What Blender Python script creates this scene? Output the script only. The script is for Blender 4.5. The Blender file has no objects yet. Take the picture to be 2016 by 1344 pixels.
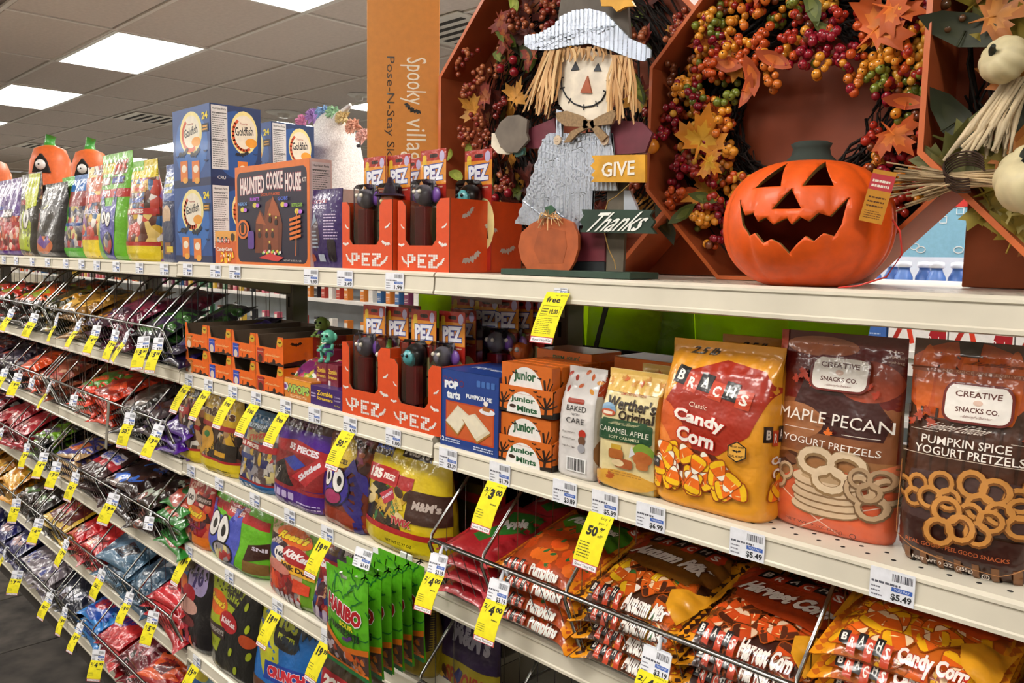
import bpy, bmesh, math, random
import numpy as np
from mathutils import Vector, Matrix, Euler
from mathutils.geometry import tessellate_polygon
PI = math.pi
sc = bpy.context.scene
COL = sc.collection
H0 = 1.70                                   # height of the top shelf above the floor
# ---------------------------------------------------------------- camera
CF = 1621.0
CR = Vector((0.70307, 0.71092, 0.01670)).normalized()
YAW, PIT, ROL = 0.78889, -0.10452, 0.016708
_F = Vector((-math.sin(YAW)*math.cos(PIT), math.cos(YAW)*math.cos(PIT), math.sin(PIT)))
_R = Vector((math.cos(YAW), math.sin(YAW), 0)); _U = _R.cross(_F)
CR = math.cos(ROL)*_R + math.sin(ROL)*_U; CU = -math.sin(ROL)*_R + math.cos(ROL)*_U
CP = Vector((1.2639, -1.0398, H0+0.036))
cam = bpy.data.cameras.new('camera'); camo = bpy.data.objects.new('camera', cam); COL.objects.link(camo)
cam.sensor_width = 36; cam.lens = CF/2016*36; cam.clip_start = .02; cam.clip_end = 100
M3 = Matrix((CR, CU, -_F)).transposed()
camo.matrix_world = Matrix.Translation(CP) @ M3.to_4x4()
sc.camera = camo
def ray(px, py): return _F + (px-1008)/CF*CR - (py-672)/CF*CU
def at(px, py, Y=0.0):
    """point of the vertical plane Y seen at photograph pixel (px, py)"""
    d = ray(px, py); return CP + d*((Y-CP.y)/d.y)
def atz(px, py, Z):
    d = ray(px, py); return CP + d*((Z-CP.z)/d.z)
# ---------------------------------------------------------------- world and exposure
w = bpy.data.worlds.new('world'); sc.world = w; w.use_nodes = True
w.node_tree.nodes['Background'].inputs[0].default_value = (1, .93, .85, 1)
w.node_tree.nodes['Background'].inputs[1].default_value = .25
sc.view_settings.view_transform = 'Standard'; sc.view_settings.look = 'None'
sc.view_settings.exposure = 0.22; sc.view_settings.gamma = 1.0; sc.view_settings.use_curve_mapping = False
LAMP = 17.0
sc.cycles.max_bounces = 6; sc.cycles.diffuse_bounces = 3; sc.cycles.glossy_bounces = 3
sc.cycles.transparent_max_bounces = 6; sc.cycles.sample_clamp_indirect = 4
# ---------------------------------------------------------------- materials
def lin(h):
    h = h.lstrip('#'); c = [int(h[i:i+2], 16)/255 for i in (0, 2, 4)]
    return tuple(((x+.055)/1.055)**2.4 if x > .04045 else x/12.92 for x in c)
_mats = {}
KINDS = dict(  # roughness, coat, noise scale, bump strength, bump distance, colour variation
    film=(.30, .5, 24, .6, .008, .10), foil=(.22, .8, 30, .8, .010, .15), steel=(.2, 0, 30, 0, .001, .03), card=(.42, .12, 60, .04, .001, .05),
    paper=(.75, 0, 80, .05, .001, .05), plastic=(.35, .25, 40, .04, .001, .05), gum=(.25, .5, 40, .08, .002, .1),
    wood=(.6, .05, 30, .15, .002, .18), cloth=(.9, 0, 220, .5, .002, .2), leaf=(.6, .02, 18, .3, .004, .35),
    shelf=(.38, .15, 9, .03, .001, .06), matt=(.85, 0, 14, .1, .002, .12), rib=(.55, .1, 60, .1, .001, .08))
def mat(h, kind='card', **kw):
    key = (h, kind, tuple(sorted(kw.items())))
    if key in _mats: return _mats[key]
    m = bpy.data.materials.new('%s_%s' % (kind, h)); m.use_nodes = True
    nt = m.node_tree; b = nt.nodes['Principled BSDF']; L = nt.links
    ro, coat, ns, bs, bd, var = KINDS[kind]
    c = lin(h)
    tc = nt.nodes.new('ShaderNodeTexCoord'); no = nt.nodes.new('ShaderNodeTexNoise')
    no.inputs['Scale'].default_value = kw.get('scale', ns); no.inputs['Detail'].default_value = 3
    L.new(tc.outputs['Object'], no.inputs['Vector'])
    mx = nt.nodes.new('ShaderNodeMix'); mx.data_type = 'RGBA'
    mr = nt.nodes.new('ShaderNodeMapRange'); mr.inputs['From Min'].default_value = .33; mr.inputs['From Max'].default_value = .67
    L.new(no.outputs['Fac'], mr.inputs['Value']); L.new(mr.outputs[0], mx.inputs[0])
    v = kw.get('var', var)
    mx.inputs[6].default_value = tuple(x*(1-v) for x in c)+(1,)
    mx.inputs[7].default_value = tuple(min(1, x*(1+v)) for x in c)+(1,)
    L.new(mx.outputs[2], b.inputs['Base Color'])
    b.inputs['Roughness'].default_value = kw.get('rough', ro)
    b.inputs['Coat Weight'].default_value = coat; b.inputs['Coat Roughness'].default_value = .09
    b.inputs['Metallic'].default_value = kw.get('metal', 0)
    if bs:
        bp = nt.nodes.new('ShaderNodeBump'); bp.inputs['Strength'].default_value = bs; bp.inputs['Distance'].default_value = bd
        L.new(no.outputs['Fac'], bp.inputs['Height']); L.new(bp.outputs[0], b.inputs['Normal'])
        if coat: L.new(bp.outputs[0], b.inputs['Coat Normal'])
    _mats[key] = m; return m
def metal(h='b8b8b8', rough=.25):
    return mat(h, 'steel', metal=1, rough=rough)
def sheer(h):
    """thin plastic film that lets light through"""
    m = mat(h, 'film').copy(); nt = m.node_tree; b = nt.nodes['Principled BSDF']; o = nt.nodes['Material Output']
    t = nt.nodes.new('ShaderNodeBsdfTranslucent'); t.inputs['Color'].default_value = lin(h)+(1,); x = nt.nodes.new('ShaderNodeMixShader'); x.inputs[0].default_value = .55
    nt.links.new(b.outputs[0], x.inputs[1]); nt.links.new(t.outputs[0], x.inputs[2]); nt.links.new(x.outputs[0], o.inputs[0]); return m
def glass_mat():
    if 'glass' in _mats: return _mats['glass']
    m = bpy.data.materials.new('clear_plastic'); m.use_nodes = True; nt = m.node_tree
    nt.nodes.clear(); o = nt.nodes.new('ShaderNodeOutputMaterial'); mx = nt.nodes.new('ShaderNodeMixShader')
    t = nt.nodes.new('ShaderNodeBsdfTransparent'); g = nt.nodes.new('ShaderNodeBsdfGlossy'); fr = nt.nodes.new('ShaderNodeFresnel')
    g.inputs['Roughness'].default_value = .08; fr.inputs['IOR'].default_value = 1.6
    t.inputs['Color'].default_value = (.92, .93, .93, 1)
    nt.links.new(fr.outputs[0], mx.inputs[0]); nt.links.new(t.outputs[0], mx.inputs[1]); nt.links.new(g.outputs[0], mx.inputs[2])
    nt.links.new(mx.outputs[0], o.inputs[0]); _mats['glass'] = m; return m
def mix_mat(name, cols, scale, kind='film', sh=1.0, bump=.5):
    """little candies or wrapped sweets seen through the film: cells of several colours"""
    key = ('mix', name)
    if key in _mats: return _mats[key]
    m = bpy.data.materials.new('mix_'+name); m.use_nodes = True; nt = m.node_tree; L = nt.links
    b = nt.nodes['Principled BSDF']
    tc = nt.nodes.new('ShaderNodeTexCoord'); mp = nt.nodes.new('ShaderNodeMapping'); mp.inputs['Scale'].default_value = (1, 1, sh)
    vo = nt.nodes.new('ShaderNodeTexVoronoi'); vo.inputs['Scale'].default_value = scale; vo.inputs['Randomness'].default_value = .9
    L.new(tc.outputs['Object'], mp.inputs[0]); L.new(mp.outputs[0], vo.inputs['Vector'])
    sp = nt.nodes.new('ShaderNodeSeparateColor'); L.new(vo.outputs['Color'], sp.inputs[0])
    cr = nt.nodes.new('ShaderNodeValToRGB'); cr.color_ramp.interpolation = 'CONSTANT'
    el = cr.color_ramp.elements
    while len(el) < len(cols): el.new(.5)
    for i, h in enumerate(cols):
        el[i].position = i/len(cols); el[i].color = lin(h)+(1,)
    L.new(sp.outputs[0], cr.inputs[0]); L.new(cr.outputs[0], b.inputs['Base Color'])
    bp = nt.nodes.new('ShaderNodeBump'); bp.inputs['Strength'].default_value = bump; bp.inputs['Distance'].default_value = .006; bp.invert = True
    L.new(vo.outputs['Distance'], bp.inputs['Height']); L.new(bp.outputs[0], b.inputs['Normal'])
    no = nt.nodes.new('ShaderNodeTexNoise'); no.inputs['Scale'].default_value = 30
    b2 = nt.nodes.new('ShaderNodeBump'); b2.inputs['Strength'].default_value = .5; b2.inputs['Distance'].default_value = .006
    L.new(tc.outputs['Object'], no.inputs['Vector']); L.new(no.outputs['Fac'], b2.inputs['Height']); L.new(b2.outputs[0], b.inputs['Coat Normal'])
    b.inputs['Roughness'].default_value = .38; b.inputs['Coat Weight'].default_value = .45; b.inputs['Coat Roughness'].default_value = .12
    _mats[key] = m; return m
def emit(name, c, s):
    m = bpy.data.materials.new(name); m.use_nodes = True; b = m.node_tree.nodes['Principled BSDF']
    b.inputs['Base Color'].default_value = (.9, .9, .9, 1)
    b.inputs['Emission Color'].default_value = c+(1,); b.inputs['Emission Strength'].default_value = s; return m
# ---------------------------------------------------------------- objects
def thing(name, label, cat, loc=(0, 0, 0), rz=0, group=None):
    o = bpy.data.objects.new(name, None); COL.objects.link(o); o.location = loc
    o.rotation_euler = (0, 0, rz) if not isinstance(rz, (tuple, list)) else rz
    o.empty_display_size = .02
    return tag(o, label, cat, group)
def tag(o, label=None, cat=None, group=None, kind=None):
    if label: o['label'] = label
    if cat: o['category'] = cat
    if group: o['group'] = group
    if kind: o['kind'] = kind
    return o
def link(name, me, parent=None, loc=None, rot=None):
    o = bpy.data.objects.new(name, me); COL.objects.link(o)
    if parent is not None: o.parent = parent
    if loc is not None: o.location = loc
    if rot is not None: o.rotation_euler = rot
    return o
_kids = {}
def dup(root, label=None, group=None, loc=None, rot=None):
    r = root.copy(); COL.objects.link(r)
    if label: r['label'] = label
    if group: r['group'] = group
    if loc is not None: r.location = loc
    if rot is not None: r.rotation_euler = rot
    for ch in list(root.children):
        c = ch.copy(); COL.objects.link(c); c.parent = r
        for g in list(ch.children):
            d = g.copy(); COL.objects.link(d); d.parent = c
    return r
class MB:
    """collects geometry with materials, becomes ONE mesh"""
    def __init__(s): s.v = []; s.f = []; s.m = []; s.sm = []; s.mats = []; s.nrm = {}
    def mi(s, m):
        if m not in s.mats: s.mats.append(m)
        return s.mats.index(m)
    def face(s, idx, m, sm=False): s.f.append(idx); s.m.append(s.mi(m)); s.sm.append(sm)
    def add(s, vs, fs, m, sm=False):
        o = len(s.v); s.v += [tuple(p) for p in vs]; k = s.mi(m)
        for f in fs: s.f.append(tuple(i+o for i in f)); s.m.append(k); s.sm.append(sm)
        return s
    def box(s, x0, x1, y0, y1, z0, z1, m, c=0):
        if c <= 0:
            vs = [(x, y, z) for x in (x0, x1) for y in (y0, y1) for z in (z0, z1)]
            return s.add(vs, [(0, 1, 3, 2), (4, 6, 7, 5), (0, 4, 5, 1), (2, 3, 7, 6), (0, 2, 6, 4), (1, 5, 7, 3)], m)
        # chamfered box
        bm = bmesh.new(); r = bmesh.ops.create_cube(bm, size=1)
        for v in r['verts']: v.co = Vector((x0+(x1-x0)*(v.co.x+.5), y0+(y1-y0)*(v.co.y+.5), z0+(z1-z0)*(v.co.z+.5)))
        bmesh.ops.bevel(bm, geom=bm.edges[:], offset=c, segments=1, affect='EDGES')
        return s.bm(bm, m)
    def bm(s, bm, m, sm=False):
        bm.verts.index_update()
        s.add([v.co[:] for v in bm.verts], [tuple(v.index for v in f.verts) for f in bm.faces], m, sm); bm.free(); return s
    def prism(s, pts, y0, y1, m, ms=None):
        """outline pts (x, z) from y0 (front) to y1"""
        n = len(pts); o = len(s.v)
        s.v += [(p[0], y0, p[1]) for p in pts]+[(p[0], y1, p[1]) for p in pts]
        ms = ms or m
        for t in tessellate_polygon([[Vector((p[0], p[1], 0)) for p in pts]]):
            s.face(tuple(o+i for i in t), m); s.face(tuple(o+n+i for i in reversed(t)), ms)
        for i in range(n): j = (i+1) % n; s.face((o+i, o+j, o+n+j, o+n+i), ms)
        return s
    def tube(s, path, r, m, n=6, cap=True, sm=True):
        P = [Vector(p) for p in path]; rr = r if isinstance(r, (list, tuple)) else [r]*len(P); o = len(s.v)
        up = Vector((0, 0, 1))
        for i, p in enumerate(P):
            t = (P[min(i+1, len(P)-1)]-P[max(i-1, 0)]).normalized()
            a = t.cross(up if abs(t.z) < .95 else Vector((1, 0, 0))).normalized(); b = t.cross(a)
            for k in range(n):
                q = p+rr[i]*(math.cos(2*PI*k/n)*a+math.sin(2*PI*k/n)*b); s.v.append(q[:])
        for i in range(len(P)-1):
            for k in range(n):
                k2 = (k+1) % n; s.face((o+i*n+k, o+i*n+k2, o+(i+1)*n+k2, o+(i+1)*n+k), m, sm)
        if cap:
            s.face(tuple(o+k for k in range(n)), m); s.face(tuple(o+(len(P)-1)*n+k for k in reversed(range(n))), m)
        return s
    def lathe(s, prof, m, n=24, c=(0, 0, 0), sm=True):
        o = len(s.v)
        for r, z in prof:
            for k in range(n): s.v.append((c[0]+r*math.cos(2*PI*k/n), c[1]+r*math.sin(2*PI*k/n), c[2]+z))
        for i in range(len(prof)-1):
            for k in range(n):
                k2 = (k+1) % n; s.face((o+i*n+k, o+i*n+k2, o+(i+1)*n+k2, o+(i+1)*n+k), m, sm)
        return s
    def ball(s, c, r, m, nu=10, nv=7, sq=(1, 1, 1)):
        o = len(s.v)
        for j in range(nv+1):
            for i in range(nu):
                th = PI*j/nv; ph = 2*PI*i/nu
                s.v.append((c[0]+r*sq[0]*math.sin(th)*math.cos(ph), c[1]+r*sq[1]*math.sin(th)*math.sin(ph), c[2]+r*sq[2]*math.cos(th)))
        for j in range(nv):
            for i in range(nu):
                i2 = (i+1) % nu; s.face((o+j*nu+i, o+(j+1)*nu+i, o+(j+1)*nu+i2, o+j*nu+i2), m, True)
        return s
    def art(s, A, fn, nfn=None, h=None, e0=.0004, de=.00006):
        """printed shapes of A laid onto a surface; fn(x,z)->points, nfn->normals"""
        T, mm, ly = A.arrays(h)
        if not len(T): return s
        x = T[:, :, 0].ravel(); z = T[:, :, 1].ravel()
        p = fn(x, z); nn = nfn(x, z) if nfn else np.tile([0, -1., 0], (len(x), 1))
        off = (e0+de*np.repeat(ly, 3))[:, None]
        p = p+nn*off
        o = len(s.v); s.v += list(map(tuple, p.tolist()))
        for i, n_ in enumerate(nn.tolist()): s.nrm[o+i] = n_
        ks = [s.mi(m) for m in A.mats]
        for i in range(len(T)):
            s.f.append((o+3*i, o+3*i+1, o+3*i+2)); s.m.append(ks[mm[i]]); s.sm.append(True)
        return s
    def mesh(s, name):
        me = bpy.data.meshes.new(name); me.from_pydata(s.v, [], s.f)
        for m in s.mats: me.materials.append(m)
        me.polygons.foreach_set('material_index', s.m); me.polygons.foreach_set('use_smooth', s.sm)
        if s.nrm and any(s.sm):
            me.update(); vn = np.zeros(len(s.v)*3, dtype=np.float32)
            me.vertices.foreach_get('normal', vn) if hasattr(me.vertices[0], 'normal') else None
            vn = vn.reshape(-1, 3)
            for i, n_ in s.nrm.items(): vn[i] = n_
            flat = [p for p in me.polygons if not p.use_smooth]
            if not flat: me.normals_split_custom_set_from_vertices(vn.tolist())
        me.update(); return me
    def obj(s, name, parent=None, loc=None, rot=None): return link(name, s.mesh(name), parent, loc, rot)
def struct(o): o['kind'] = 'structure'; return o
# ---------------------------------------------------------------- flat print (lettering and pictures as thin shapes on the real surface)
_txt = {}
def text_tris(t, bold=0.0):
    k = (t, bold)
    if k in _txt: return _txt[k]
    cu = bpy.data.curves.new('t', 'FONT'); cu.body = t; cu.size = 1; cu.offset = bold; cu.resolution_u = 2
    cu.dimensions = '2D'; cu.fill_mode = 'BOTH'
    o = bpy.data.objects.new('t', cu); me = o.to_mesh()
    if me is None or not len(me.vertices): r = np.zeros((0, 3, 2))
    else:
        me.calc_loop_triangles()
        v = np.empty(len(me.vertices)*3, dtype=np.float32); me.vertices.foreach_get('co', v); v = v.reshape(-1, 3)[:, :2]
        i = np.empty(len(me.loop_triangles)*3, dtype=np.int32); me.loop_triangles.foreach_get('vertices', i)
        r = v[i].reshape(-1, 3, 2).astype(float)
        a = (r[:, 1, 0]-r[:, 0, 0])*(r[:, 2, 1]-r[:, 0, 1])-(r[:, 1, 1]-r[:, 0, 1])*(r[:, 2, 0]-r[:, 0, 0])
        r[a < 0] = r[a < 0][:, ::-1]
    o.to_mesh_clear(); bpy.data.objects.remove(o); bpy.data.curves.remove(cu)
    _txt[k] = r; return r
class Art:
    """shapes in fractions of a W x H panel, origin bottom left"""
    def __init__(s, W, H, kind='film'): s.W = W; s.H = H; s.k = kind; s.T = []; s.mats = []; s.l = 0
    def _m(s, c):
        m = mat(c, s.k) if isinstance(c, str) else c
        if m not in s.mats: s.mats.append(m)
        return s.mats.index(m)
    def tri(s, T, c, layer=None):
        if len(T):
            if layer is None: s.l += 1; layer = s.l
            T = np.array(T, float)
            a = (T[:, 1, 0]-T[:, 0, 0])*(T[:, 2, 1]-T[:, 0, 1])-(T[:, 1, 1]-T[:, 0, 1])*(T[:, 2, 0]-T[:, 0, 0])
            T[a < 0] = T[a < 0][:, ::-1]
            s.T.append((T, s._m(c), layer))
        return s
    def poly(s, pts, c, layer=None, metric=False):
        P = [Vector((p[0]*(1 if metric else s.W), p[1]*(1 if metric else s.H), 0)) for p in pts]
        return s.tri([[P[i][:2] for i in t] for t in tessellate_polygon([P])], c, layer)
    def rect(s, x0, y0, x1, y1, c, layer=None): return s.poly([(x0, y0), (x1, y0), (x1, y1), (x0, y1)], c, layer)
    def ell(s, x, y, rx, ry, c, n=20, rot=0, layer=None, a0=0, a1=2*PI):
        """rx in fractions of W; ry in fractions of W too when negative, else of H"""
        X = x*s.W; Y = y*s.H; a = rx*s.W; b = (-ry*s.W if ry < 0 else ry*s.H)
        P = []
        full = a1-a0 > 6.28
        for i in range(n+(0 if full else 1)):
            t = a0+(a1-a0)*i/n; u = a*math.cos(t); v = b*math.sin(t)
            P.append((X+u*math.cos(rot)-v*math.sin(rot), Y+u*math.sin(rot)+v*math.cos(rot)))
        if not full: P.append((X, Y))
        return s.poly(P, c, layer, True)
    def rr(s, x0, y0, x1, y1, c, r=.2, layer=None):
        X0, X1, Y0, Y1 = x0*s.W, x1*s.W, y0*s.H, y1*s.H; q = r*min(X1-X0, Y1-Y0); P = []
        for cx, cy, a in ((X1-q, Y1-q, 0), (X0+q, Y1-q, 1), (X0+q, Y0+q, 2), (X1-q, Y0+q, 3)):
            for k in range(5): t = (a+k/4)*PI/2; P.append((cx+q*math.cos(t), cy+q*math.sin(t)))
        return s.poly(P, c, layer, True)
    def line(s, pts, wd, c, layer=None):
        P = [Vector((p[0]*s.W, p[1]*s.H)) for p in pts]; w2 = wd*s.W/2; T = []
        for a, b in zip(P, P[1:]):
            d = (b-a); 
            if d.length < 1e-7: continue
            n = Vector((-d.y, d.x)).normalized()*w2; e = d.normalized()*w2*.5
            q = [a-n-e, b-n+e, b+n+e, a+n-e]; T += [[q[0][:], q[1][:], q[2][:]], [q[0][:], q[2][:], q[3][:]]]
        return s.tri(T, c, layer)
    def text(s, t, x, y, w_, h_, c, bold=.01, rot=0, shear=0, out=None, ow=.03, layer=None, arch=0):
        """fitted to the box w_ x h_ (fractions) around (x, y)"""
        if out: s.text(t, x, y, w_, h_, out, bold+ow, rot, shear, _ref=bold) if False else s._text(t, x, y, w_, h_, out, bold, ow, rot, shear, None, arch)
        return s._text(t, x, y, w_, h_, c, bold, 0, rot, shear, layer, arch)
    def _text(s, t, x, y, w_, h_, c, bold, ow, rot, shear, layer, arch):
        R0 = text_tris(t, bold)
        if not len(R0): return s
        R = (text_tris(t, bold+ow) if ow else R0).copy()
        mn = R0.reshape(-1, 2).min(0); mx = R0.reshape(-1, 2).max(0); d = np.maximum(mx-mn, 1e-6)
        R = (R-(mn+mx)/2)/d
        R[..., 0] += shear*R[..., 1]
        R[..., 0] *= w_*s.W; R[..., 1] *= h_*s.H
        if arch: R[..., 1] += arch*s.H*(1-(R[..., 0]/(w_*s.W/2))**2)-arch*s.H*.5
        q = R.copy(); R[..., 0] = q[..., 0]*math.cos(rot)-q[..., 1]*math.sin(rot); R[..., 1] = q[..., 0]*math.sin(rot)+q[..., 1]*math.cos(rot)
        R[..., 0] += x*s.W; R[..., 1] += y*s.H
        return s.tri(R, c, layer)
    def star(s, x, y, r, c, n=5, q=.45, rot=0, layer=None, sy=1):
        P = []
        for i in range(2*n):
            a = PI/2+rot+PI*i/n; k = r*s.W*(1 if i % 2 == 0 else q); P.append((x*s.W+k*math.cos(a), y*s.H+k*math.sin(a)*sy))
        return s.poly(P, c, layer, True)
    def shape(s, pts, x, y, sx, c, rot=0, layer=None, sy=None):
        sy = sy or sx; P = []
        for p in pts:
            u = p[0]*sx*s.W; v = p[1]*sy*s.W
            P.append((x*s.W+u*math.cos(rot)-v*math.sin(rot), y*s.H+u*math.sin(rot)+v*math.cos(rot)))
        return s.poly(P, c, layer, True)
    def bat(s, x, y, r, c, rot=0, layer=None): return s.shape(BAT, x, y, r, c, rot, layer)
    def bars(s, x0, y0, x1, y1, c='222222', n=14, seed=1):
        rd = random.Random(seed); T = []; x = x0
        while x < x1:
            d = (x1-x0)/n*rd.choice((.3, .5, .8)); 
            P = [(x*s.W, y0*s.H), (min(x+d, x1)*s.W, y0*s.H), (min(x+d, x1)*s.W, y1*s.H), (x*s.W, y1*s.H)]
            T += [[P[0], P[1], P[2]], [P[0], P[2], P[3]]]; x += d+(x1-x0)/n*rd.choice((.3, .5))
        return s.tri(T, c)
    def lines(s, x0, y0, x1, y1, n, c='555555', t=.35, seed=3):
        """small print: rows too small to read"""
        rd = random.Random(seed); h = (y1-y0)/n; T = []
        for i in range(n):
            x = x0; e = x1-(x1-x0)*rd.random()*.25
            while x < e:
                d = min((x1-x0)*rd.uniform(.06, .2), e-x); a, b = y0+i*h, y0+i*h+h*t
                P = [(x*s.W, a*s.H), ((x+d)*s.W, a*s.H), ((x+d)*s.W, b*s.H), (x*s.W, b*s.H)]
                T += [[P[0], P[1], P[2]], [P[0], P[2], P[3]]]; x += d+(x1-x0)*.03
        return s.tri(T, c)
    def corn(s, x, y, L, rot, layer, cols=('f6c21c', 'f0701c', 'fff4e2')):
        """a kernel of candy corn: three bands"""
        s.shape(KERN, x, y, L*1.12, 'a04a16', rot, layer)  # brown shadow shape painted beneath the kernel
        for p, c in zip((KERN_A, KERN_B, KERN_C), cols): s.shape(p, x, y, L, c, rot, layer+1)
        s.shape([(-.26, .22), (-.1, .24), (.1, .16), (-.1, .18)], x, y, L, 'f7d89a', rot, layer+2)  # pale highlight painted on the kernel
        return s
    def scatter(s, fn, reg, n, seed=0, ly=6):
        rd = random.Random(seed); x0, y0, x1, y1 = reg[:4]; test = reg[4] if len(reg) > 4 else None; b = s.l+1
        for i in range(n):
            for _ in range(20):
                x = rd.uniform(x0, x1); y = rd.uniform(y0, y1)
                if test is None or test(x, y): break
            else: continue
            fn(x, y, rd, b+(i*ly)//n)
        s.l = b+ly; return s
    def arrays(s, h=None):
        T = []; M_ = []; L_ = []
        for t, m, l in s.T:
            if h:
                for _ in range(9):
                    e = np.linalg.norm(t-np.roll(t, -1, axis=1), axis=2); k = e.argmax(1); bad = e.max(1) > h
                    if not bad.any(): break
                    g = t[bad]; kk = k[bad]; r = np.arange(len(g))
                    a = g[r, kk]; b = g[r, (kk+1) % 3]; c = g[r, (kk+2) % 3]; m2 = (a+b)/2
                    t = np.concatenate([t[~bad], np.stack([a, m2, c], 1), np.stack([m2, b, c], 1)])
            T.append(t); M_.append(np.full(len(t), m)); L_.append(np.full(len(t), l))
        if not T: return np.zeros((0, 3, 2)), [], []
        return np.concatenate(T), np.concatenate(M_), np.concatenate(L_)
BAT = [(-1, .1), (-.75, .38), (-.35, .3), (-.2, .12), (-.12, .3), (0, .2), (.12, .3), (.2, .12), (.35, .3), (.75, .38), (1, .1), (.8, .12), (.68, -.08), (.5, .02), (.36, -.16), (.2, -.04), (0, -.3), (-.2, -.04), (-.36, -.16), (-.5, .02), (-.68, -.08), (-.8, .12)]
MAPLE = [(0, -.6), (.05, -.25), (.4, -.35), (.35, -.2), (.8, -.05), (.65, .08), (.75, .35), (.45, .28), (.4, .4), (.22, .25), (.3, .65), (.15, .6), (0, 1), (-.15, .6), (-.3, .65), (-.22, .25), (-.4, .4), (-.45, .28), (-.75, .35), (-.65, .08), (-.8, -.05), (-.35, -.2), (-.4, -.35), (-.05, -.25)]
KERN_A = [(-.2, -.44), (-.2, .44), (-.34, .46), (-.46, .38), (-.5, .2), (-.52, 0), (-.5, -.2), (-.46, -.38), (-.34, -.46)]
KERN_B = [(-.2, -.44), (.0, -.38), (.26, -.25), (.26, .25), (0, .38), (-.2, .44)]
KERN_C = [(.26, -.25), (.42, -.15), (.5, -.06), (.5, .06), (.42, .15), (.26, .25)]
KERN = KERN_A[2:]+[(-.2, -.44), (0, -.38), (.26, -.25), (.42, -.15), (.5, -.06), (.5, .06), (.42, .15), (.26, .25), (0, .38), (-.2, .44)]
OVAL = [(math.cos(i*PI/8), .55*math.sin(i*PI/8)) for i in range(16)]
LEAF = [(-1, 0), (-.6, .25), (0, .38), (.55, .25), (1, 0), (.55, -.22), (0, -.35), (-.6, -.25)]
def panel(x0, z0, y, axis='front'):
    """flat map for art: front of a box (faces -Y), its right side (faces +X) or its top"""
    if axis == 'front':
        return (lambda x, z: np.stack([x0+x, np.full_like(x, y), z0+z], 1)), (lambda x, z: np.tile([0., -1, 0], (len(x), 1)))
    if axis == 'right':   # x0 -> x of the face, y -> front y
        return (lambda x, z: np.stack([np.full_like(x, x0), y+x, z0+z], 1)), (lambda x, z: np.tile([1., 0, 0], (len(x), 1)))
    if axis == 'top':
        return (lambda x, z: np.stack([x0+x, y+z, np.full_like(x, z0)], 1)), (lambda x, z: np.tile([0., 0, 1], (len(x), 1)))
def carton(W, D, H, base, front=None, side=None, top=None, kind='card', sidec=None, topc=None):
    """a closed carton standing with its front bottom left corner at the origin"""
    m = MB(); b = mat(base, kind)
    m.box(0, W, 0, D, 0, H, b, .0012)
    if sidec: m.art(Art(D, H, kind).rect(0.01, .005, .99, .995, sidec), *panel(W, 0, 0, 'right'), e0=.0002)
    if topc: m.art(Art(W, D, kind).rect(0.01, .01, .99, .99, topc), *panel(0, H, 0, 'top'), e0=.0002)
    if front: m.art(front, *panel(0, 0, 0))
    if side: m.art(side, *panel(W, 0, 0, 'right'))
    if top: m.art(top, *panel(0, H, 0, 'top'))
    m.sm = [False]*len(m.f); m.nrm = {}
    return m
PROF = {
 'pillow': ([0, .035, .07, .16, .32, .5, .68, .84, .93, .965, 1], [.03, .03, .16, .6, .92, 1, .92, .6, .16, .03, .03], [1, 1, .985, .97, .96, .96, .96, .97, .985, 1, 1], 2.1, 1.25),
 'stand': ([0, .02, .08, .2, .4, .6, .8, .9, .94, 1], [.62, .85, 1, 1, .86, .66, .38, .16, .05, .04], [.93, .97, .99, 1, 1, .99, 1, 1, 1, 1], 3.4, 1.9),
 'pack': ([0, .04, .08, .16, .3, .5, .7, .84, .92, .96, 1], [.03, .03, .25, .8, .98, 1, .98, .8, .25, .03, .03], [1, 1, .93, .86, .84, .84, .84, .86, .93, 1, 1], 2.6, 1.8),
 'block': ([0, .02, .06, .3, .55, .7, .82, .92, .96, 1], [.84, .96, 1, 1, .97, .84, .55, .16, .07, .06], [.93, .98, 1, .99, .98, .96, .95, .97, .99, .99], 7, 4.5),
}
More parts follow.
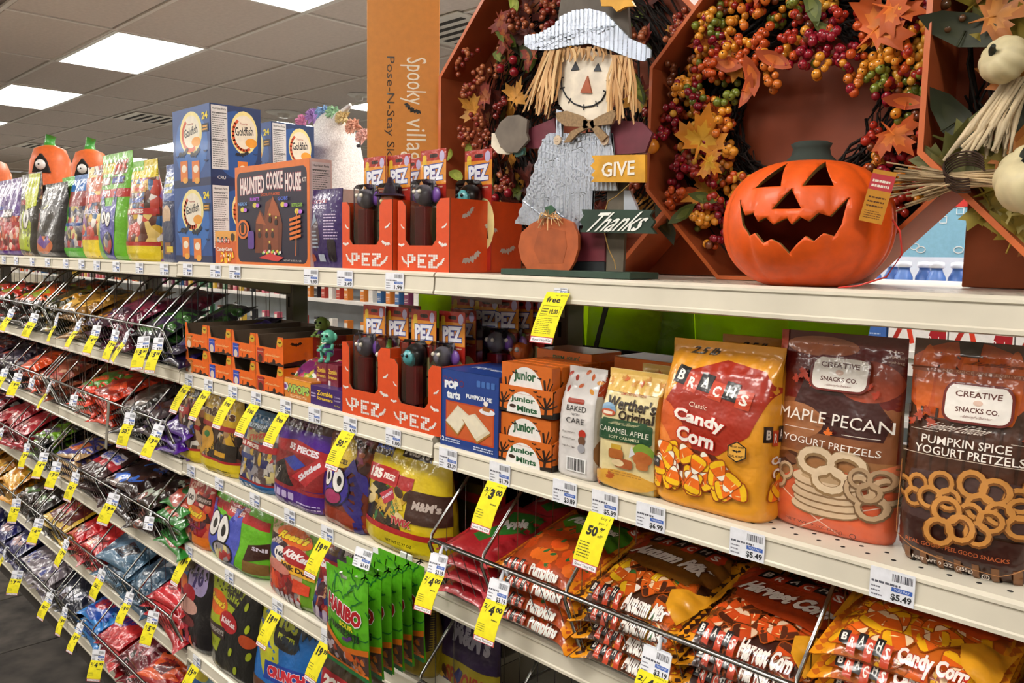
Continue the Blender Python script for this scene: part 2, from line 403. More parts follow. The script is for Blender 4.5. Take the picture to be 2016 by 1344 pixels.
class Bag:
    def __init__(s, W, H, T, kind='pillow', wr=.0025, seed=1, f=1.0):
        s.W, s.H, s.T = W, H, T; s.v, s.b, s.a, s.n, s.m = PROF[kind]; s.kind = kind
        rd = random.Random(seed); s.wr = wr
        s.waves = [(rd.uniform(20, 70)*f*math.cos(t), rd.uniform(20, 70)*f*math.sin(t), rd.uniform(0, 6.28), rd.uniform(.4, 1)) for t in [rd.uniform(0, PI) for _ in range(9)]]
        s.lean = [rd.uniform(-1, 1) for _ in range(6)]
    def prof(s, z):
        v = np.clip(z/s.H, 0, 1); b = np.interp(v, s.v, s.b); a = np.interp(v, s.v, s.a)*s.W/2
        return v, np.maximum(b*s.T/2, .0006), a
    def noise(s, x, z, sg):
        r = 0
        for kx, kz, ph, am in s.waves: r = r+am*np.sin(kx*x*1.3+kz*z+ph+sg*1.7)
        r = r/4
        v = np.clip(z/s.H, 0, 1)
        # folds running from the seals
        f = np.sin(x*2*PI/ (s.W*.13)+s.lean[0]*3+z*9)*(np.exp(-((v-.9)/.07)**2)+(np.exp(-((v-.09)/.06)**2) if s.kind in ('pillow', 'pack') else 0))
        return s.wr*(r+1.1*f)
    def front(s, x, z, sg=-1):
        """x from the middle, z from the bottom"""
        v, b, a = s.prof(z); t = np.clip(np.abs(x)/a, 0, 1); xx = np.clip(x, -a, a)
        n = s.n if s.kind != 'block' else np.interp(v, [0, .7, 1], [7, 5, 3.])
        y = b*(1-t**n)**(1/s.m)
        y = y+s.noise(xx, z, sg)*np.clip(y/(.25*s.T), 0, 1)
        y = np.maximum(y, .0003)
        if s.kind not in ('pillow', 'pack'): y0 = s.T*.06*s.lean[1]*v
        else: y0 = s.T*.05*s.lean[1]*np.sin(v*PI)
        return np.stack([xx, sg*y+y0, z], 1)
    def nrm(s, x, z, sg=-1, e=.0015):
        _, _, a = s.prof(z); xc = np.clip(x, -a*.985, a*.985)
        du = s.front(xc+e, z, sg)-s.front(xc-e, z, sg); dv = s.front(xc, np.minimum(z+e, s.H), sg)-s.front(xc, np.maximum(z-e, 0), sg)
        n = np.cross(du, dv)*(-sg); n /= np.linalg.norm(n, axis=1)[:, None]+1e-12; return n
    def side(s, y, z):
        v, b, a = s.prof(z); y = np.clip(y*.98, -b*.84, b*.84); t = np.abs(y)/b; n = np.interp(v, [0, .7, 1], [7, 5, 3.])
        x = a*(1-t**s.m)**(1/n); return np.stack([x+.0008, y+s.T*.06*s.lean[1]*v, z], 1)
    def mesh(s, name, base, art=None, sideart=None, res=.006, back=None, seal=None, h=None, e0=.0006, de=.00011):
        m = MB(); nx = max(6, int(s.W/res)); nz = max(8, int(s.H/res*.8)); k = m.mi(base); kb = m.mi(back or base)
        tt = np.sin(np.linspace(-1, 1, nx+1)*PI/2); zz = np.linspace(0, s.H, nz+1)
        for sg, kk in ((-1, k), (1, kb)):
            X = np.tile(tt, nz+1); Z = np.repeat(zz, nx+1); _, _, a = s.prof(Z); X = X*a
            p = s.front(X, Z, sg); nn = s.nrm(X, Z, sg); o = len(m.v); m.v += list(map(tuple, p.tolist()))
            for i, q in enumerate(nn.tolist()): m.nrm[o+i] = q
            for j in range(nz):
                for i in range(nx):
                    q = (o+j*(nx+1)+i, o+j*(nx+1)+i+1, o+(j+1)*(nx+1)+i+1, o+(j+1)*(nx+1)+i)
                    m.f.append(q if sg < 0 else q[::-1]); m.m.append(kk); m.sm.append(True)
        if s.kind not in ('pillow', 'pack'):   # bottom gusset
            o2 = (nx+1)*(nz+1)
            for i in range(nx): m.f.append((i+1, i, o2+i, o2+i+1)); m.m.append(kb); m.sm.append(True)
            for i in range(2*(nx+1)*0): pass
        h = h or res*1.05
        if art:
            fx = lambda x, z: s.front(x-s.W/2, z); nf = lambda x, z: s.nrm(x-s.W/2, z)
            m.art(art, fx, nf, h, e0, de)
        if sideart:
            m.art(sideart, lambda x, z: s.side(x-s.T/2, z), lambda x, z: np.tile([1., 0, 0], (len(x), 1)), h, e0, de)
        return m.mesh(name)
# ================================================================ room
CEIL = 3.085
SZ = {  # shelf top heights (relative to the top shelf) by section: 1 right, 2 middle, 3 left, 4 far left
 1: {1: 0.0, 2: -.343, 3: -.646, 4: -.95, 5: -1.235, 6: -1.544},
 2: {1: 0.0, 2: -.330, 3: -.609, 4: -.870, 5: -1.212, 6: -1.544},
 3: {1: -.004, 2: -.328, 3: -.616, 4: -.925, 5: -1.235, 6: -1.544},
}
SZ[4] = SZ[3]; SZ[5] = SZ[3]
WS = 1.219
XS = {1: (0, WS), 2: (-WS, 0), 3: (-2*WS, -WS), 4: (-3*WS, -2*WS), 5: (-4*WS, -3*WS)}
def Z(sec, n): return H0+SZ[sec][n]
YB = .40     # back panel
carpet = mat('2c2825', 'matt', scale=3.5, var=.5)
m = MB(); m.box(-16, 4.5, -4.6, 9, -.05, 0, carpet)
fl = struct(m.obj('floor'))
# carpet tiles laid edge to edge, slightly different in tone
cts = [mat(h, 'matt', scale=s_, var=.6) for h, s_ in (('3d3833', 9), ('47413a', 13), ('35302b', 7), ('4c463d', 11))]
rd = random.Random(5); tile_me = {}
for k, cm in enumerate(cts):
    t = MB(); t.box(-.302, .302, -.302, .302, 0, .004, cm, .002); tile_me[k] = t.mesh('carpet_tile')
for i in range(-14, 1):
    for j in range(-4, 1):
        link('carpet_tile', tile_me[rd.randrange(4)], fl, (i*.61+.1, j*.61-.3+.12, .001))
wallm = mat('a39a88', 'matt')
for nm, b in (('wall_left', (-16.1, -16, -4.6, 9, 0, CEIL)), ('wall_right', (4.5, 4.6, -4.6, 9, 0, CEIL)), ('wall_back', (-16, 4.5, 9, 9.1, 0, CEIL)), ('wall_front', (-16, 4.5, -4.7, -4.6, 0, CEIL))):
    m = MB(); m.box(*b, wallm); struct(m.obj(nm))
# ceiling: grid of bars with tiles let in, lamps and vents in some fields
tilem = mat('c9bdb4', 'matt', scale=40, var=.05); barm = mat('dcd6ce', 'paper')
m = MB(); m.box(-16, 4.5, -4.6, 9, CEIL+.03, CEIL+.08, tilem); ce = struct(m.obj('ceiling'))
LX0, LY0 = -5.47, .93
gx = [LX0+1.218*i for i in range(-9, 9)]; gy = [LY0-.02+.609*j for j in range(-9, 14)]
m = MB()
for x in gx: m.box(x-.013, x+.013, -4.6, 9, CEIL-.002, CEIL+.012, barm)
for y in gy: m.box(-16, 4.5, y-.013, y+.013, CEIL-.0025, CEIL+.0115, barm)
g_ = m.obj('ceiling_grid', ce)
t = MB(); t.box(.02, 1.198, .02, .589, 0, .02, tilem, .004); ctm = t.mesh('ceiling_tile')
lampm = emit('lamp_diffuser', (1, .95, .88), LAMP)
frm = mat('d8d4cc', 'plastic')
lm = MB(); lm.box(.02, 1.198, .03, .579, .01, .02, lampm); diff = lm.mesh('diffuser')
fm = MB()
for b in ((.0, 1.218, 0, .03, -.006, .02), (0, 1.218, .579, .609, -.006, .02), (0, .02, 0, .609, -.006, .02), (1.198, 1.218, 0, .609, -.006, .02)): fm.box(*b, frm)
frame = fm.mesh('lamp_frame')
vents = {(gx.index(x_), gy.index(y_)) for x_, y_ in ((gx[7], gy[11]),)} if 0 else set()
for i, x in enumerate(gx[:-1]):
    for j, y in enumerate(gy[:-1]):
        a, b = (i-9) % 2, (j-9) % 4
        if a == 0 and b == 0:
            lb_ = {(9, 9): 'large bright ceiling light panel left of the tall orange carton', (7, 9): 'bright ceiling light panel second from the left edge of the view', (11, 9): 'bright ceiling light panel cut by the top edge of the view', (5, 9): 'small ceiling light panel at the left edge above the pumpkin buckets'}.get((i, j), 'recessed fluorescent ceiling panel among the rows over the store')
            t = thing('ceiling_lamp', lb_, 'ceiling light', (x, y, CEIL), 0, 'ceiling light panels')
            link('lamp_frame', frame, t); link('diffuser', diff, t)
        elif -14.5 < x < 1 and .2 < y < 6:
            link('ceiling_tile', ctm, ce, (x, y, CEIL+.004))
dark = mat('2a2622', 'matt')
def vent(px, py, label):
    p = atz(px, py, CEIL); v = thing('air_vent', label, 'vent', (p.x, p.y, CEIL-.004))
    m = MB(); m.box(-.3, .3, -.28, .28, -.004, .004, frm, .002); m.obj('vent_plate', v)
    m = MB()
    for k in range(5): m.box(-.24, .24, -.2+k*.09, -.16+k*.09, -.0055, -.004, dark)
    m.obj('slot', v)
vent(300, 233, 'ceiling air vent left of the stacked blue snack cartons'); vent(905, 60, 'ceiling air vent seen beside the tall orange carton')
vent(84, 288, 'small dark ceiling vent above the pumpkin bucket')
def disc(px, py, label, name, r):
    p = atz(px, py, CEIL); v = thing(name, label, 'ceiling fixture', (p.x, p.y, CEIL))
    m = MB(); m.lathe([(0, -.012), (r*.8, -.012), (r, 0)], frm); m.obj('rim', v)
    m = MB(); m.lathe([(0, -.05), (r*.3, -.045), (r*.36, -.012)], mat('bdb7ae', 'plastic')); m.obj('cap', v)
disc(558, 222, 'round white ceiling speaker above the snack cartons', 'ceiling_speaker', .17)
disc(707, 187, 'round smoke detector on the ceiling above the white plush', 'smoke_detector', .1)
# ================================================================ gondola shelving
cream = mat('ddd6c4', 'shelf'); cream2 = mat('c4bca9', 'shelf'); steel = metal('9a9a98', .22); postm = mat('6f675a', 'shelf')
holem = mat('15120f', 'matt')
g = thing('shelving_unit', 'long cream steel store shelving unit holding all the candy', 'shelving', (0, 0, 0))
m = MB(); peg = mat('241d19', 'matt')
for s_, (x0, x1) in XS.items():
    m = MB(); m.box(x0, x1, YB, YB+.02, 0, Z(s_, 2)+.05, peg)
    bp = m.obj('back_panel', g)
m = MB()   # slots of the lower back panels that can be seen
for s_ in (1, 2):
    x0, x1 = XS[s_]
    for i in range(int((x1-x0)/.05)):
        for k in range(9):
            zz = Z(s_, 3)+.03+k*.026; m.box(x0+.02+i*.05, x0+.024+i*.05, YB-.001, YB+.001, zz, zz+.012, holem)
tag(m.obj('peg_slots', g), kind='stuff')
for x in (WS, 0, -WS, -2*WS, -3*WS, -4*WS):
    m = MB(); m.box(x-.022, x+.022, YB-.03, YB+.03, 0, H0-.02, postm, .003)
    for k in range(16): m.box(x-.004, x+.004, YB-.0312, YB-.03, .2+k*.09, .235+k*.09, holem)
    m.obj('upright_post', g)
# perforated low back rail between the first and second shelves
for s_ in (1, 2, 3):
    x0, x1 = XS[s_]; m = MB(); m.box(x0+.03, x1-.03, YB-.02, YB, Z(s_, 2), Z(s_, 2)+.075, cream2)
    for i in range(int((x1-x0-.1)/.025)): m.box(x0+.05+i*.025, x0+.056+i*.025, YB-.0212, YB-.02, Z(s_, 2)+.05, Z(s_, 2)+.056, holem)
    m.obj('back_rail', g)
def shelf(s_, n):
    x0, x1 = XS[s_]; z = Z(s_, n); e = .0025; ov = .0
    m = MB(); m.box(x0+e, x1-e, .012, YB-.005 if n > 1 else YB+.33, z-.02, z-.001, cream, .001)
    for j, yy in enumerate((.028, .05, .1, .125)):
        if n <= 3 and s_ < 3:
            for i in range(36): m.lathe([(.0034, .0002), (0, .0002)], holem, 8, (x0+.03+i*.033+(.016 if j % 2 else 0), yy, z-.001), False)
    d = m.obj('shelf_deck', g)
    m = MB()   # price channel: rounded lip with two grooves
    prof = [(.012, z), (.002, z), (-.004, z-.004), (-.0045, z-.008), (-.002, z-.010), (-.004, z-.036), (-.006, z-.038), (-.006, z-.043), (.0, z-.045), (.012, z-.045)]
    o = len(m.v); n_ = len(prof)
    for x in (x0+e, x1-e):
        for y, zz in prof: m.v.append((x, y, zz))
    for i in range(n_-1): m.face((i, i+1, n_+i+1, n_+i), cream)
    m.face(tuple(range(n_)), cream2); m.face(tuple(reversed(range(n_, 2*n_))), cream2)
    m.obj('price_channel', g)
    if n < 6:
        for x in (x0+.012, x1-.012):
            m = MB(); m.add([(x-.002, .01, z-.005), (x-.002, YB, z-.005), (x-.002, YB, z-.11), (x-.002, .01, z-.04), (x+.002, .01, z-.005), (x+.002, YB, z-.005), (x+.002, YB, z-.11), (x+.002, .01, z-.04)],
                  [(0, 1, 2, 3), (7, 6, 5, 4), (0, 4, 5, 1), (1, 5, 6, 2), (2, 6, 7, 3), (3, 7, 4, 0)], cream2); m.obj('bracket', g)
    else:
        m = MB(); m.box(x0+e, x1-e, .03, YB, 0.004, z-.03, mat('3a342e', 'matt')); m.obj('kick_plate', g)
for s_ in XS:
    for n in range(1, 7): shelf(s_, n)
# ---------------------------------------------------------------- wire baskets
def basket(s_, n, x0, x1, divs, label, dz=0.0):
    z = Z(s_, n)+dz; b = thing('wire_basket', label, 'basket', (x0, 0, z)); L = x1-x0
    yt, zt, yb, zb = -.045, .125, .0, .012
    wr = lambda nm, paths, r, n_=6, kind=None: [m_ := MB(), [m_.tube(p, r, steel, n_) for p in paths], tag(m_.obj(nm, b), kind=kind)]
    wr('top_rail', [[(0, yb, zb), (.0, yt+.004, zt-.01), (.012, yt, zt), (L-.012, yt, zt), (L, yt+.004, zt-.01), (L, yb, zb)]], .0042)
    wr('bottom_rail', [[(0, yb, zb), (L, yb, zb)]], .0034)
    wr('floor_wires', [[(0, yb+.003, .004), (L, yb+.003, .004)]]+[[(0.0+L*k/8, .005, .004), (L*k/8, .36, .006)] for k in range(9)], .0015, 4, 'stuff')
    wr('front_wires', [[(x, yb, zb), (x, yt, zt)] for x in np.arange(.03, L-.02, .034)], .0011, 4, 'stuff')
    for d in divs:
        q = d-x0
        m = MB(); m.tube([(q, yb, zb), (q, yt+.002, zt-.012), (q, yt+.008, zt+.008), (q, .075, zt+.125), (q, .10, zt+.14), (q, .37, zt+.14)], .0036, steel, 6)
        dv = m.obj('divider', b)
        m = MB()
        for yy in np.arange(0.0, .37, .05):
            zz = zt+.003+min(.135, (yy+.045)*1.05) if yy < .09 else zt+.14
            m.tube([(q, yy, .006), (q, yy, zz)], .0011, steel, 4)
        m.tube([(q, 0, .07), (q, .37, .07)], .0011, steel, 4)
        tag(m.obj('divider_wires', dv), kind='stuff')
    return b
# ================================================================ top shelf: autumn decorations
def pz(pts, Y): return [((q := at(px, py, Y)).x, q.z) for px, py in pts]
# --- octagonal cardboard display trays
def octagon(cx, z0, s_):   # outline with side s_, resting on z0
    h = s_*(1+math.sqrt(2)); a = s_/2; b = h/2; cz = z0+b
    return [(cx-a, z0), (cx+a, z0), (cx+b, cz-a), (cx+b, cz+a), (cx+a, z0+h), (cx-a, z0+h), (cx-b, cz+a), (cx-b, cz-a)]
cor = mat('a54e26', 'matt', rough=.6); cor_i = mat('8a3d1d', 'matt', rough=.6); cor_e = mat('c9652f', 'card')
def tray(pts, y0, y1, label):
    t = thing('display_tray', label, 'cardboard tray', (pts[0][0], y0, pts[0][1]))
    ox, oz = pts[0]; P = [(x-ox, z-oz) for x, z in pts]; n = len(P); D = y1-y0; cx = sum(p[0] for p in P)/n; cz = sum(p[1] for p in P)/n; th = .007
    I = [(p[0]+(cx-p[0])*th/.28, p[1]+(cz-p[1])*th/.28) for p in P]
    for k in range(n):
        j = (k+1) % n; m = MB()
        vs = [(P[k][0], 0, P[k][1]), (P[j][0], 0, P[j][1]), (I[j][0], 0, I[j][1]), (I[k][0], 0, I[k][1])]
        vs += [(v[0], D, v[2]) for v in vs]
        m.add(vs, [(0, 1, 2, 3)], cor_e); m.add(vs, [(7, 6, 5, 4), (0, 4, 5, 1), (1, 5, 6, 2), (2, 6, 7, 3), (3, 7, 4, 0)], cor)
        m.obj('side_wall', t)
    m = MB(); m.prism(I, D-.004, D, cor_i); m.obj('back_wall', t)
    return t, cx+ox, cz+oz
A1, A2, A3 = at(866, 105, .345), at(862, 362, .345), at(1012, 541, .345)
s1 = (A1.z-A2.z)*1.02
def fit_oct(xl, s_): return octagon(xl+s_*(1+math.sqrt(2))/2, H0, s_)
B1, B2 = at(1276, 135, .235), at(1271, 380, .235)
C1 = at(1803, 330, .11)
o1 = fit_oct(A2.x, .285); o2 = fit_oct(B2.x, .225); o3 = fit_oct(C1.x, .25)
cx1_ = sum(p[0] for p in o1)/8; o1 = [(x+(.10 if x > cx1_ else 0), z) for x, z in o1]
t1, c1x, c1z = tray(o1, .345, .46, 'octagonal orange cardboard tray behind the scarecrow figure')
t2, c2x, c2z = tray(o2, .235, .34, 'octagonal orange cardboard tray behind the grinning pumpkin lantern')
t3, c3x, c3z = tray(o3, .11, .225, 'octagonal orange cardboard tray cut by the right edge of the photo')
m = carton(.36, .10, .26, '8a4420', front=Art(.36, .1*2.6).rect(.25, .35, .5, .75, 'c9b9a0').lines(.28, .4, .47, .7, 7, '8a7a66'), kind='matt')
q = at(1893, 560, .30); tag(m.obj('brown_carton', None, (q.x, .30, H0)), 'plain brown cardboard carton behind the rightmost octagonal tray', 'carton')
q = at(1262, 545, .47); m = carton(.30, .10, .20, 'a2512a', kind='matt'); tag(m.obj('brown_carton', None, (q.x, .47, H0)), 'orange brown carton low between the left and middle octagonal trays', 'carton')
# --- berries, leaves and twigs
def leaf_mesh(pts, c1, c2, L=.05, curl=.3, seed=0):
    """a thin veined leaf lying in the XZ plane, slightly cupped"""
    m = MB(); P = [Vector((p[0]*L/2, 0, p[1]*L/2)) for p in pts]; n = len(P); c = Vector((0, 0, 0))
    rr_ = random.Random(seed); f = lambda v: (v.x, -curl*(v.x*v.x+v.z*v.z)/L+.006*math.sin(v.x*90+seed)*L*10, v.z)
    k = mat(c1, 'leaf'); k2 = mat(c2, 'leaf'); o = len(m.v)
    m.v.append((0, .004, 0)); m.v += [f(v*.55) for v in P]+[f(v) for v in P]
    for i in range(n):
        j = (i+1) % n; m.face((o, o+1+i, o+1+j), k2, True); m.face((o+1+i, o+1+n+i, o+1+n+j, o+1+j), k, True)
    m.tube([(0, 0, min(p.z for p in P)), (0, .002, 0)], L*.012, k2, 4)
    return m.mesh('leaf')
def berry_mesh(h, r): m = MB(); m.ball((0, 0, 0), r, mat(h, 'gum'), 9, 6); m.ball((0, -r*.96, 0), r*.16, mat('2a1a12', 'matt'), 5, 3); return m.mesh('berry')
def wreath(cx, cz, y, R, rd, label, berry_sets, leaves, nb, nl, ring='2a1810', parts_max=290, twig_n=110, clusters=40, size=.0075, gap=None, clear=(), spread=(.78, 1.1), hw=.3):
    w_ = thing('autumn_wreath', label, 'wreath', (cx, y, cz))
    m = MB(); tm = mat(ring, 'matt')
    for k in range(twig_n):
        a = rd.uniform(0, 2*PI); L = rd.uniform(.5, 1.6); r0 = R*rd.uniform(*spread); P = []
        for i in range(7):
            t = a+L*i/6; rr_ = r0+rd.uniform(-.012, .012)+(.03*i/6 if k % 5 == 0 else 0)
            P.append((max(-hw, min(hw, rr_*math.cos(t))), .03+rd.uniform(-.022, .015), max(-hw, min(hw, rr_*math.sin(t)))))
        m.tube(P, rd.uniform(.0012, .003), tm, 4)
    tag(m.obj('twig_ring', w_), kind='stuff')  # wreath twigs, with extra dark ones added to darken the tray interior
    bm_ = [[berry_mesh(h, size*s_) for s_ in (.8, 1, 1.2)] for h in berry_sets]
    n = 0; extra = MB()
    for c in range(clusters):
        a = rd.uniform(0, 2*PI); 
        if gap and gap(a): continue
        r0 = R*rd.uniform(.72, 1.28); x0, z0 = r0*math.cos(a), r0*math.sin(a)
        if any(abs(x0+cx-q_[0]) < q_[2] and abs(z0+cz-q_[1]) < q_[3] for q_ in clear): continue
        L = rd.uniform(.03, .075); d = a+rd.choice((-1, 1))*rd.uniform(.6, 1.5); kind = rd.randrange(len(bm_)); y0 = rd.uniform(-.045, .0)
        for i in range(nb):
            t = rd.random(); sp = size*2.1*(1-.4*t)
            x = x0+L*t*math.cos(d)+rd.uniform(-sp, sp); z_ = z0+L*t*math.sin(d)+rd.uniform(-sp, sp); yy = y0+rd.uniform(-.012, .012)
            me = rd.choice(bm_[kind if rd.random() < .85 else rd.randrange(len(bm_))])
            if n < parts_max: link('berry', me, w_, (x, yy, z_), (rd.uniform(-.6, .6), 0, rd.uniform(-.8, .8))); n += 1
            else: extra.ball((x, yy+.006, z_), size, me.materials[0], 8, 5)
        m2 = None
    if extra.v: tag(extra.obj('small_berries', w_), kind='stuff')
    lm_ = [leaf_mesh(p, a_, b_, L, seed=i) for i, (p, a_, b_, L) in enumerate(leaves)]
    for k in range(nl):
        a = rd.uniform(0, 2*PI); r0 = R*rd.uniform(.7, 1.35); x, z_ = r0*math.cos(a), r0*math.sin(a)
        link('leaf', rd.choice(lm_), w_, (x, rd.uniform(-.045, .04), z_), (rd.uniform(-.6, .6), rd.uniform(0, 6.28), rd.uniform(-.7, .7)))
    return w_, lm_
rd = random.Random(11)
# left wreath: dark, sparse red-brown berries and green and rust leaves
L1 = [(MAPLE, '7d2a1c', 'a0562a', .10), (LEAF, '5d6b22', '7a8433', .075), (OVAL, '8a9838', 'a3ad4a', .055), (MAPLE, 'b9812b', 'c98c33', .09), (MAPLE, '4d1f18', '6a2a1e', .11), (LEAF, '34381c', '4a4c24', .09)]
wr1, lms1 = wreath(c1x, c1z, .405, .23, rd, 'dark autumn wreath of twigs, rust leaves and small berry sprays behind the scarecrow', ['96462f', '7c2320', 'a85f3c'], L1, 9, 74, clusters=34, size=.0068, twig_n=420, spread=(.2, 1.35), hw=.31, ring='180e08')
def px_leaf(w_, me, px, py, Y, rot, sc_=1):
    p = at(px, py, Y); o = link('leaf', me, w_, (p.x-w_.location.x, p.y-w_.location.y, p.z-w_.location.z), (0.1, rot, .2)); o.scale = (sc_,)*3
for px, py, k, r_, s_ in ((1000, 78, 1, .6, 1.0), (1012, 10, 2, 1.2, .9), (1015, 190, 3, .5, 1.15), (930, 215, 3, -.9, 1.1), (900, 345, 2, .3, .9), (922, 295, 2, 1.4, .8), (885, 305, 2, 2, .6), (945, 330, 1, .9, 1.1), (945, 375, 1, 2.2, 1.0), (1000, 465, 5, .4, 1.2), (985, 40, 0, 2.6, .9), (1230, 75, 1, 1.2, 1.1), (1330, 60, 3, .2, .6), (1320, 300, 4, .2, .9), (1310, 440, 5, 1.1, 1.1)):
    px_leaf(wr1, lms1[k], px, py, .37, r_, s_)
bmq = [berry_mesh(h, .0068) for h in ('9a4a30', '84261f', 'b0653f')]; bred = berry_mesh('8f1424', .011)
for px, py, n_ in ((905, 125, 10), (925, 175, 16), (922, 105, 9), (945, 145, 12), (915, 265, 34), (995, 365, 36), (955, 400, 18), (1340, 45, 18), (1335, 70, 14), (940, 240, 12), (1075, 20, 12)):
    p = at(px, py, .36)
    for i in range(n_): link('berry', rd.choice(bmq), wr1, (p.x-c1x+rd.gauss(0, .011), p.y-.405+rd.uniform(-.01, .01), p.z-c1z+rd.gauss(0, .011)))
for px, py in ((985, 135), (1010, 118), (1012, 142), (975, 390), (1000, 380)):
    p = at(px, py, .355); link('berry', bred, wr1, (p.x-c1x, p.y-.405, p.z-c1z))
# middle wreath: crowded yellow, orange, red and green berries
L2 = [(MAPLE, 'd98a1e', 'efb032', .105), (LEAF, 'b04a1a', 'd06a22', .075), (LEAF, '4e5a20', '6a7430', .07), (MAPLE, 'c2581a', 'dc7a28', .10)]
wr2, lms2 = wreath(c2x, c2z+.02, .285, .19, rd, 'full autumn wreath crowded with orange, yellow and red berries behind the pumpkin lantern',
    ['e0902a', 'e0902a', 'c9521f', '8d1528', 'dfa63c', '6f7a2a', 'a52a1c', '7a3f22'], L2, 12, 30, parts_max=0, twig_n=430, spread=(.62, 1.35), hw=.255, ring='1c100a', clusters=150, size=.0068, clear=((at(1595, 260, .28).x, at(1595, 260, .28).z, .085, .07),))
rb = random.Random(3); bset = {h: [berry_mesh(h, r_) for r_ in (.0062, .008)] for h in ('e79a2e', 'cc5522', '95172a', '7e8a30', 'b4301e', 'd8772a', '7a3f22')}
for px, py, h, n_, sp in ((1385, 40, 'e79a2e', 26, 28), (1350, 175, 'e79a2e', 24, 26), (1400, 130, 'cc5522', 26, 26), (1435, 190, '7e8a30', 20, 20), (1420, 215, 'e79a2e', 14, 22), (1480, 30, 'd8772a', 14, 30), (1560, 60, 'b4301e', 24, 30), (1620, 75, '95172a', 36, 36), (1780, 50, 'e79a2e', 20, 24), (1770, 110, 'e79a2e', 26, 28), (1700, 160, 'd8772a', 22, 30), (1640, 140, 'e79a2e', 18, 28), (1520, 150, 'd8772a', 18, 24), (1430, 240, 'd8772a', 20, 26), (1440, 300, 'e79a2e', 14, 20), (1300, 265, '95172a', 14, 16), (1340, 330, '95172a', 22, 26), (1330, 390, 'cc5522', 22, 24), (1385, 430, 'e79a2e', 20, 20), (1400, 480, 'e79a2e', 12, 14), (1730, 270, 'b4301e', 30, 26), (1750, 320, '95172a', 22, 26), (1780, 230, 'e79a2e', 14, 18), (1560, 15, '7e8a30', 10, 20), (1500, 75, 'cc5522', 26, 30), (1530, 105, 'e79a2e', 20, 30), (1580, 120, '95172a', 24, 26), (1660, 110, '95172a', 26, 26), (1590, 60, '7a3f22', 16, 30), (1700, 90, 'cc5522', 14, 26), (1740, 150, '7e8a30', 14, 24), (1480, 110, 'cc5522', 20, 24), (1340, 175, 'e79a2e', 18, 20), (1710, 130, 'e79a2e', 18, 24), (1650, 30, 'b4301e', 14, 30), (1450, 90, 'e79a2e', 20, 26)):
    p = at(px, py, .25)
    for i in range(max(5, int(n_*.55))):
        link('berry', rb.choice(bset[h] if rb.random() < .85 else bset[rb.choice(list(bset))]), wr2, (p.x-c2x+rb.gauss(0, sp*.00045), p.y-.285+rb.uniform(-.015, .015), p.z-(c2z+.02)+rb.gauss(0, sp*.00045)), (rb.uniform(-.5, .5), 0, rb.uniform(-.5, .5)))
for px, py, k, r_, s_ in ((1380, 275, 0, .3, 1.25), (1395, 320, 0, 2.2, .7), (1480, 150, 1, 1.3, 1.0), (1525, 118, 1, .5, .95), (1470, 180, 1, 1.9, .8), (1625, 60, 2, .7, .7), (1730, 50, 3, .8, 1.4), (1760, 265, 3, 2.4, .95), (1785, 200, 1, .2, .9), (1345, 420, 2, -.6, .9), (1385, 390, 2, .3, .8), (1600, 15, 2, 1.2, 1.0), (1760, 15, 3, 1.9, 1.1)):
    px_leaf(wr2, lms2[k], px, py, .235, r_, s_)
p = at(1284, 288, .22); link('berry', berry_mesh('dd8a2a', .014), wr2, (p.x-c2x, p.y-.285, p.z-c2z-.02))
# right wreath: dark leaves, pale pumpkins and straw
L3 = [(MAPLE, '5b5a26', '6f6a30', .13), (MAPLE, '8a7a28', 'a08a30', .12), (LEAF, '23290f', '2c3016', .09), (MAPLE, '9a5a1e', 'b0712a', .10)]
wr3, lms3 = wreath(c3x, c3z, .17, .21, rd, 'autumn wreath with cream pumpkins, straw and yellow maple leaves at the right edge', ['5a3a22'], L3, 4, 80, clusters=6, size=.006, twig_n=460, spread=(.15, 1.3), hw=.27, ring='1c140c')
for px, py, k, r_, s_ in ((2000, 455, 1, .3, .8), (1965, 370, 1, 1.2, 1.0), (2000, 300, 3, 2, 1.2), (1900, 290, 0, 2, 1.1), (1880, 240, 2, 1, 1.2), (1900, 60, 2, .4, 1.3), (1960, 30, 3, 1.4, 1), (1990, 160, 3, .5, 1.1), (1950, 405, 1, 2.6, .8), (2010, 420, 1, .9, .8), (1870, 330, 0, .3, 1)):
    px_leaf(wr3, lms3[k], px, py, .125, r_, s_)
def ribbed(R, hh, nr, m, mb, depth=.08, nu=48, nv=18, flat=.15):
    o = len(mb.v)
    for j in range(nv+1):
        th = PI*j/nv
        for i in range(nu):
            ph = 2*PI*i/nu; rib = 1-depth*abs(math.sin(ph*nr/2+.0))**.6*0-depth*(1-abs(math.sin(ph*nr/2)))**2
            r = R*math.sin(th)**.85*rib if 0 < j < nv else 0
            z_ = hh*(math.copysign(abs(math.cos(th))**.9, math.cos(th))); z_ -= flat*hh*math.exp(-(math.sin(th)/.35)**2)*math.copysign(1, math.cos(th))
            mb.v.append((r*math.cos(ph), r*math.sin(ph), z_))
    for j in range(nv):
        for i in range(nu):
            i2 = (i+1) % nu; mb.face((o+j*nu+i, o+(j+1)*nu+i, o+(j+1)*nu+i2, o+j*nu+i2), m, True)
    return mb
crm = mat('d8cba0', 'rib'); stemd = mat('2e3228', 'matt')
for px, py, r_, lb, tilt in ((1977, 118, .029, 'small cream gourd pumpkin with a dark stem high in the right wreath', (1.2, 0, -.5)), (2040, 350, .046, 'larger cream gourd pumpkin cut by the right edge', (.9, 0, -.3))):
    p = at(px, py, .10); t = thing('cream_pumpkin', lb, 'pumpkin', p, tilt)
    ribbed(r_, r_*.8, 10, crm, MB(), .12).obj('shell', t)
    m = MB(); m.tube([(0, 0, r_*.6), (.003, 0, r_*.85), (.012, 0, r_*1.1)], [r_*.2, r_*.13, r_*.09], stemd, 7); m.obj('stem', t)
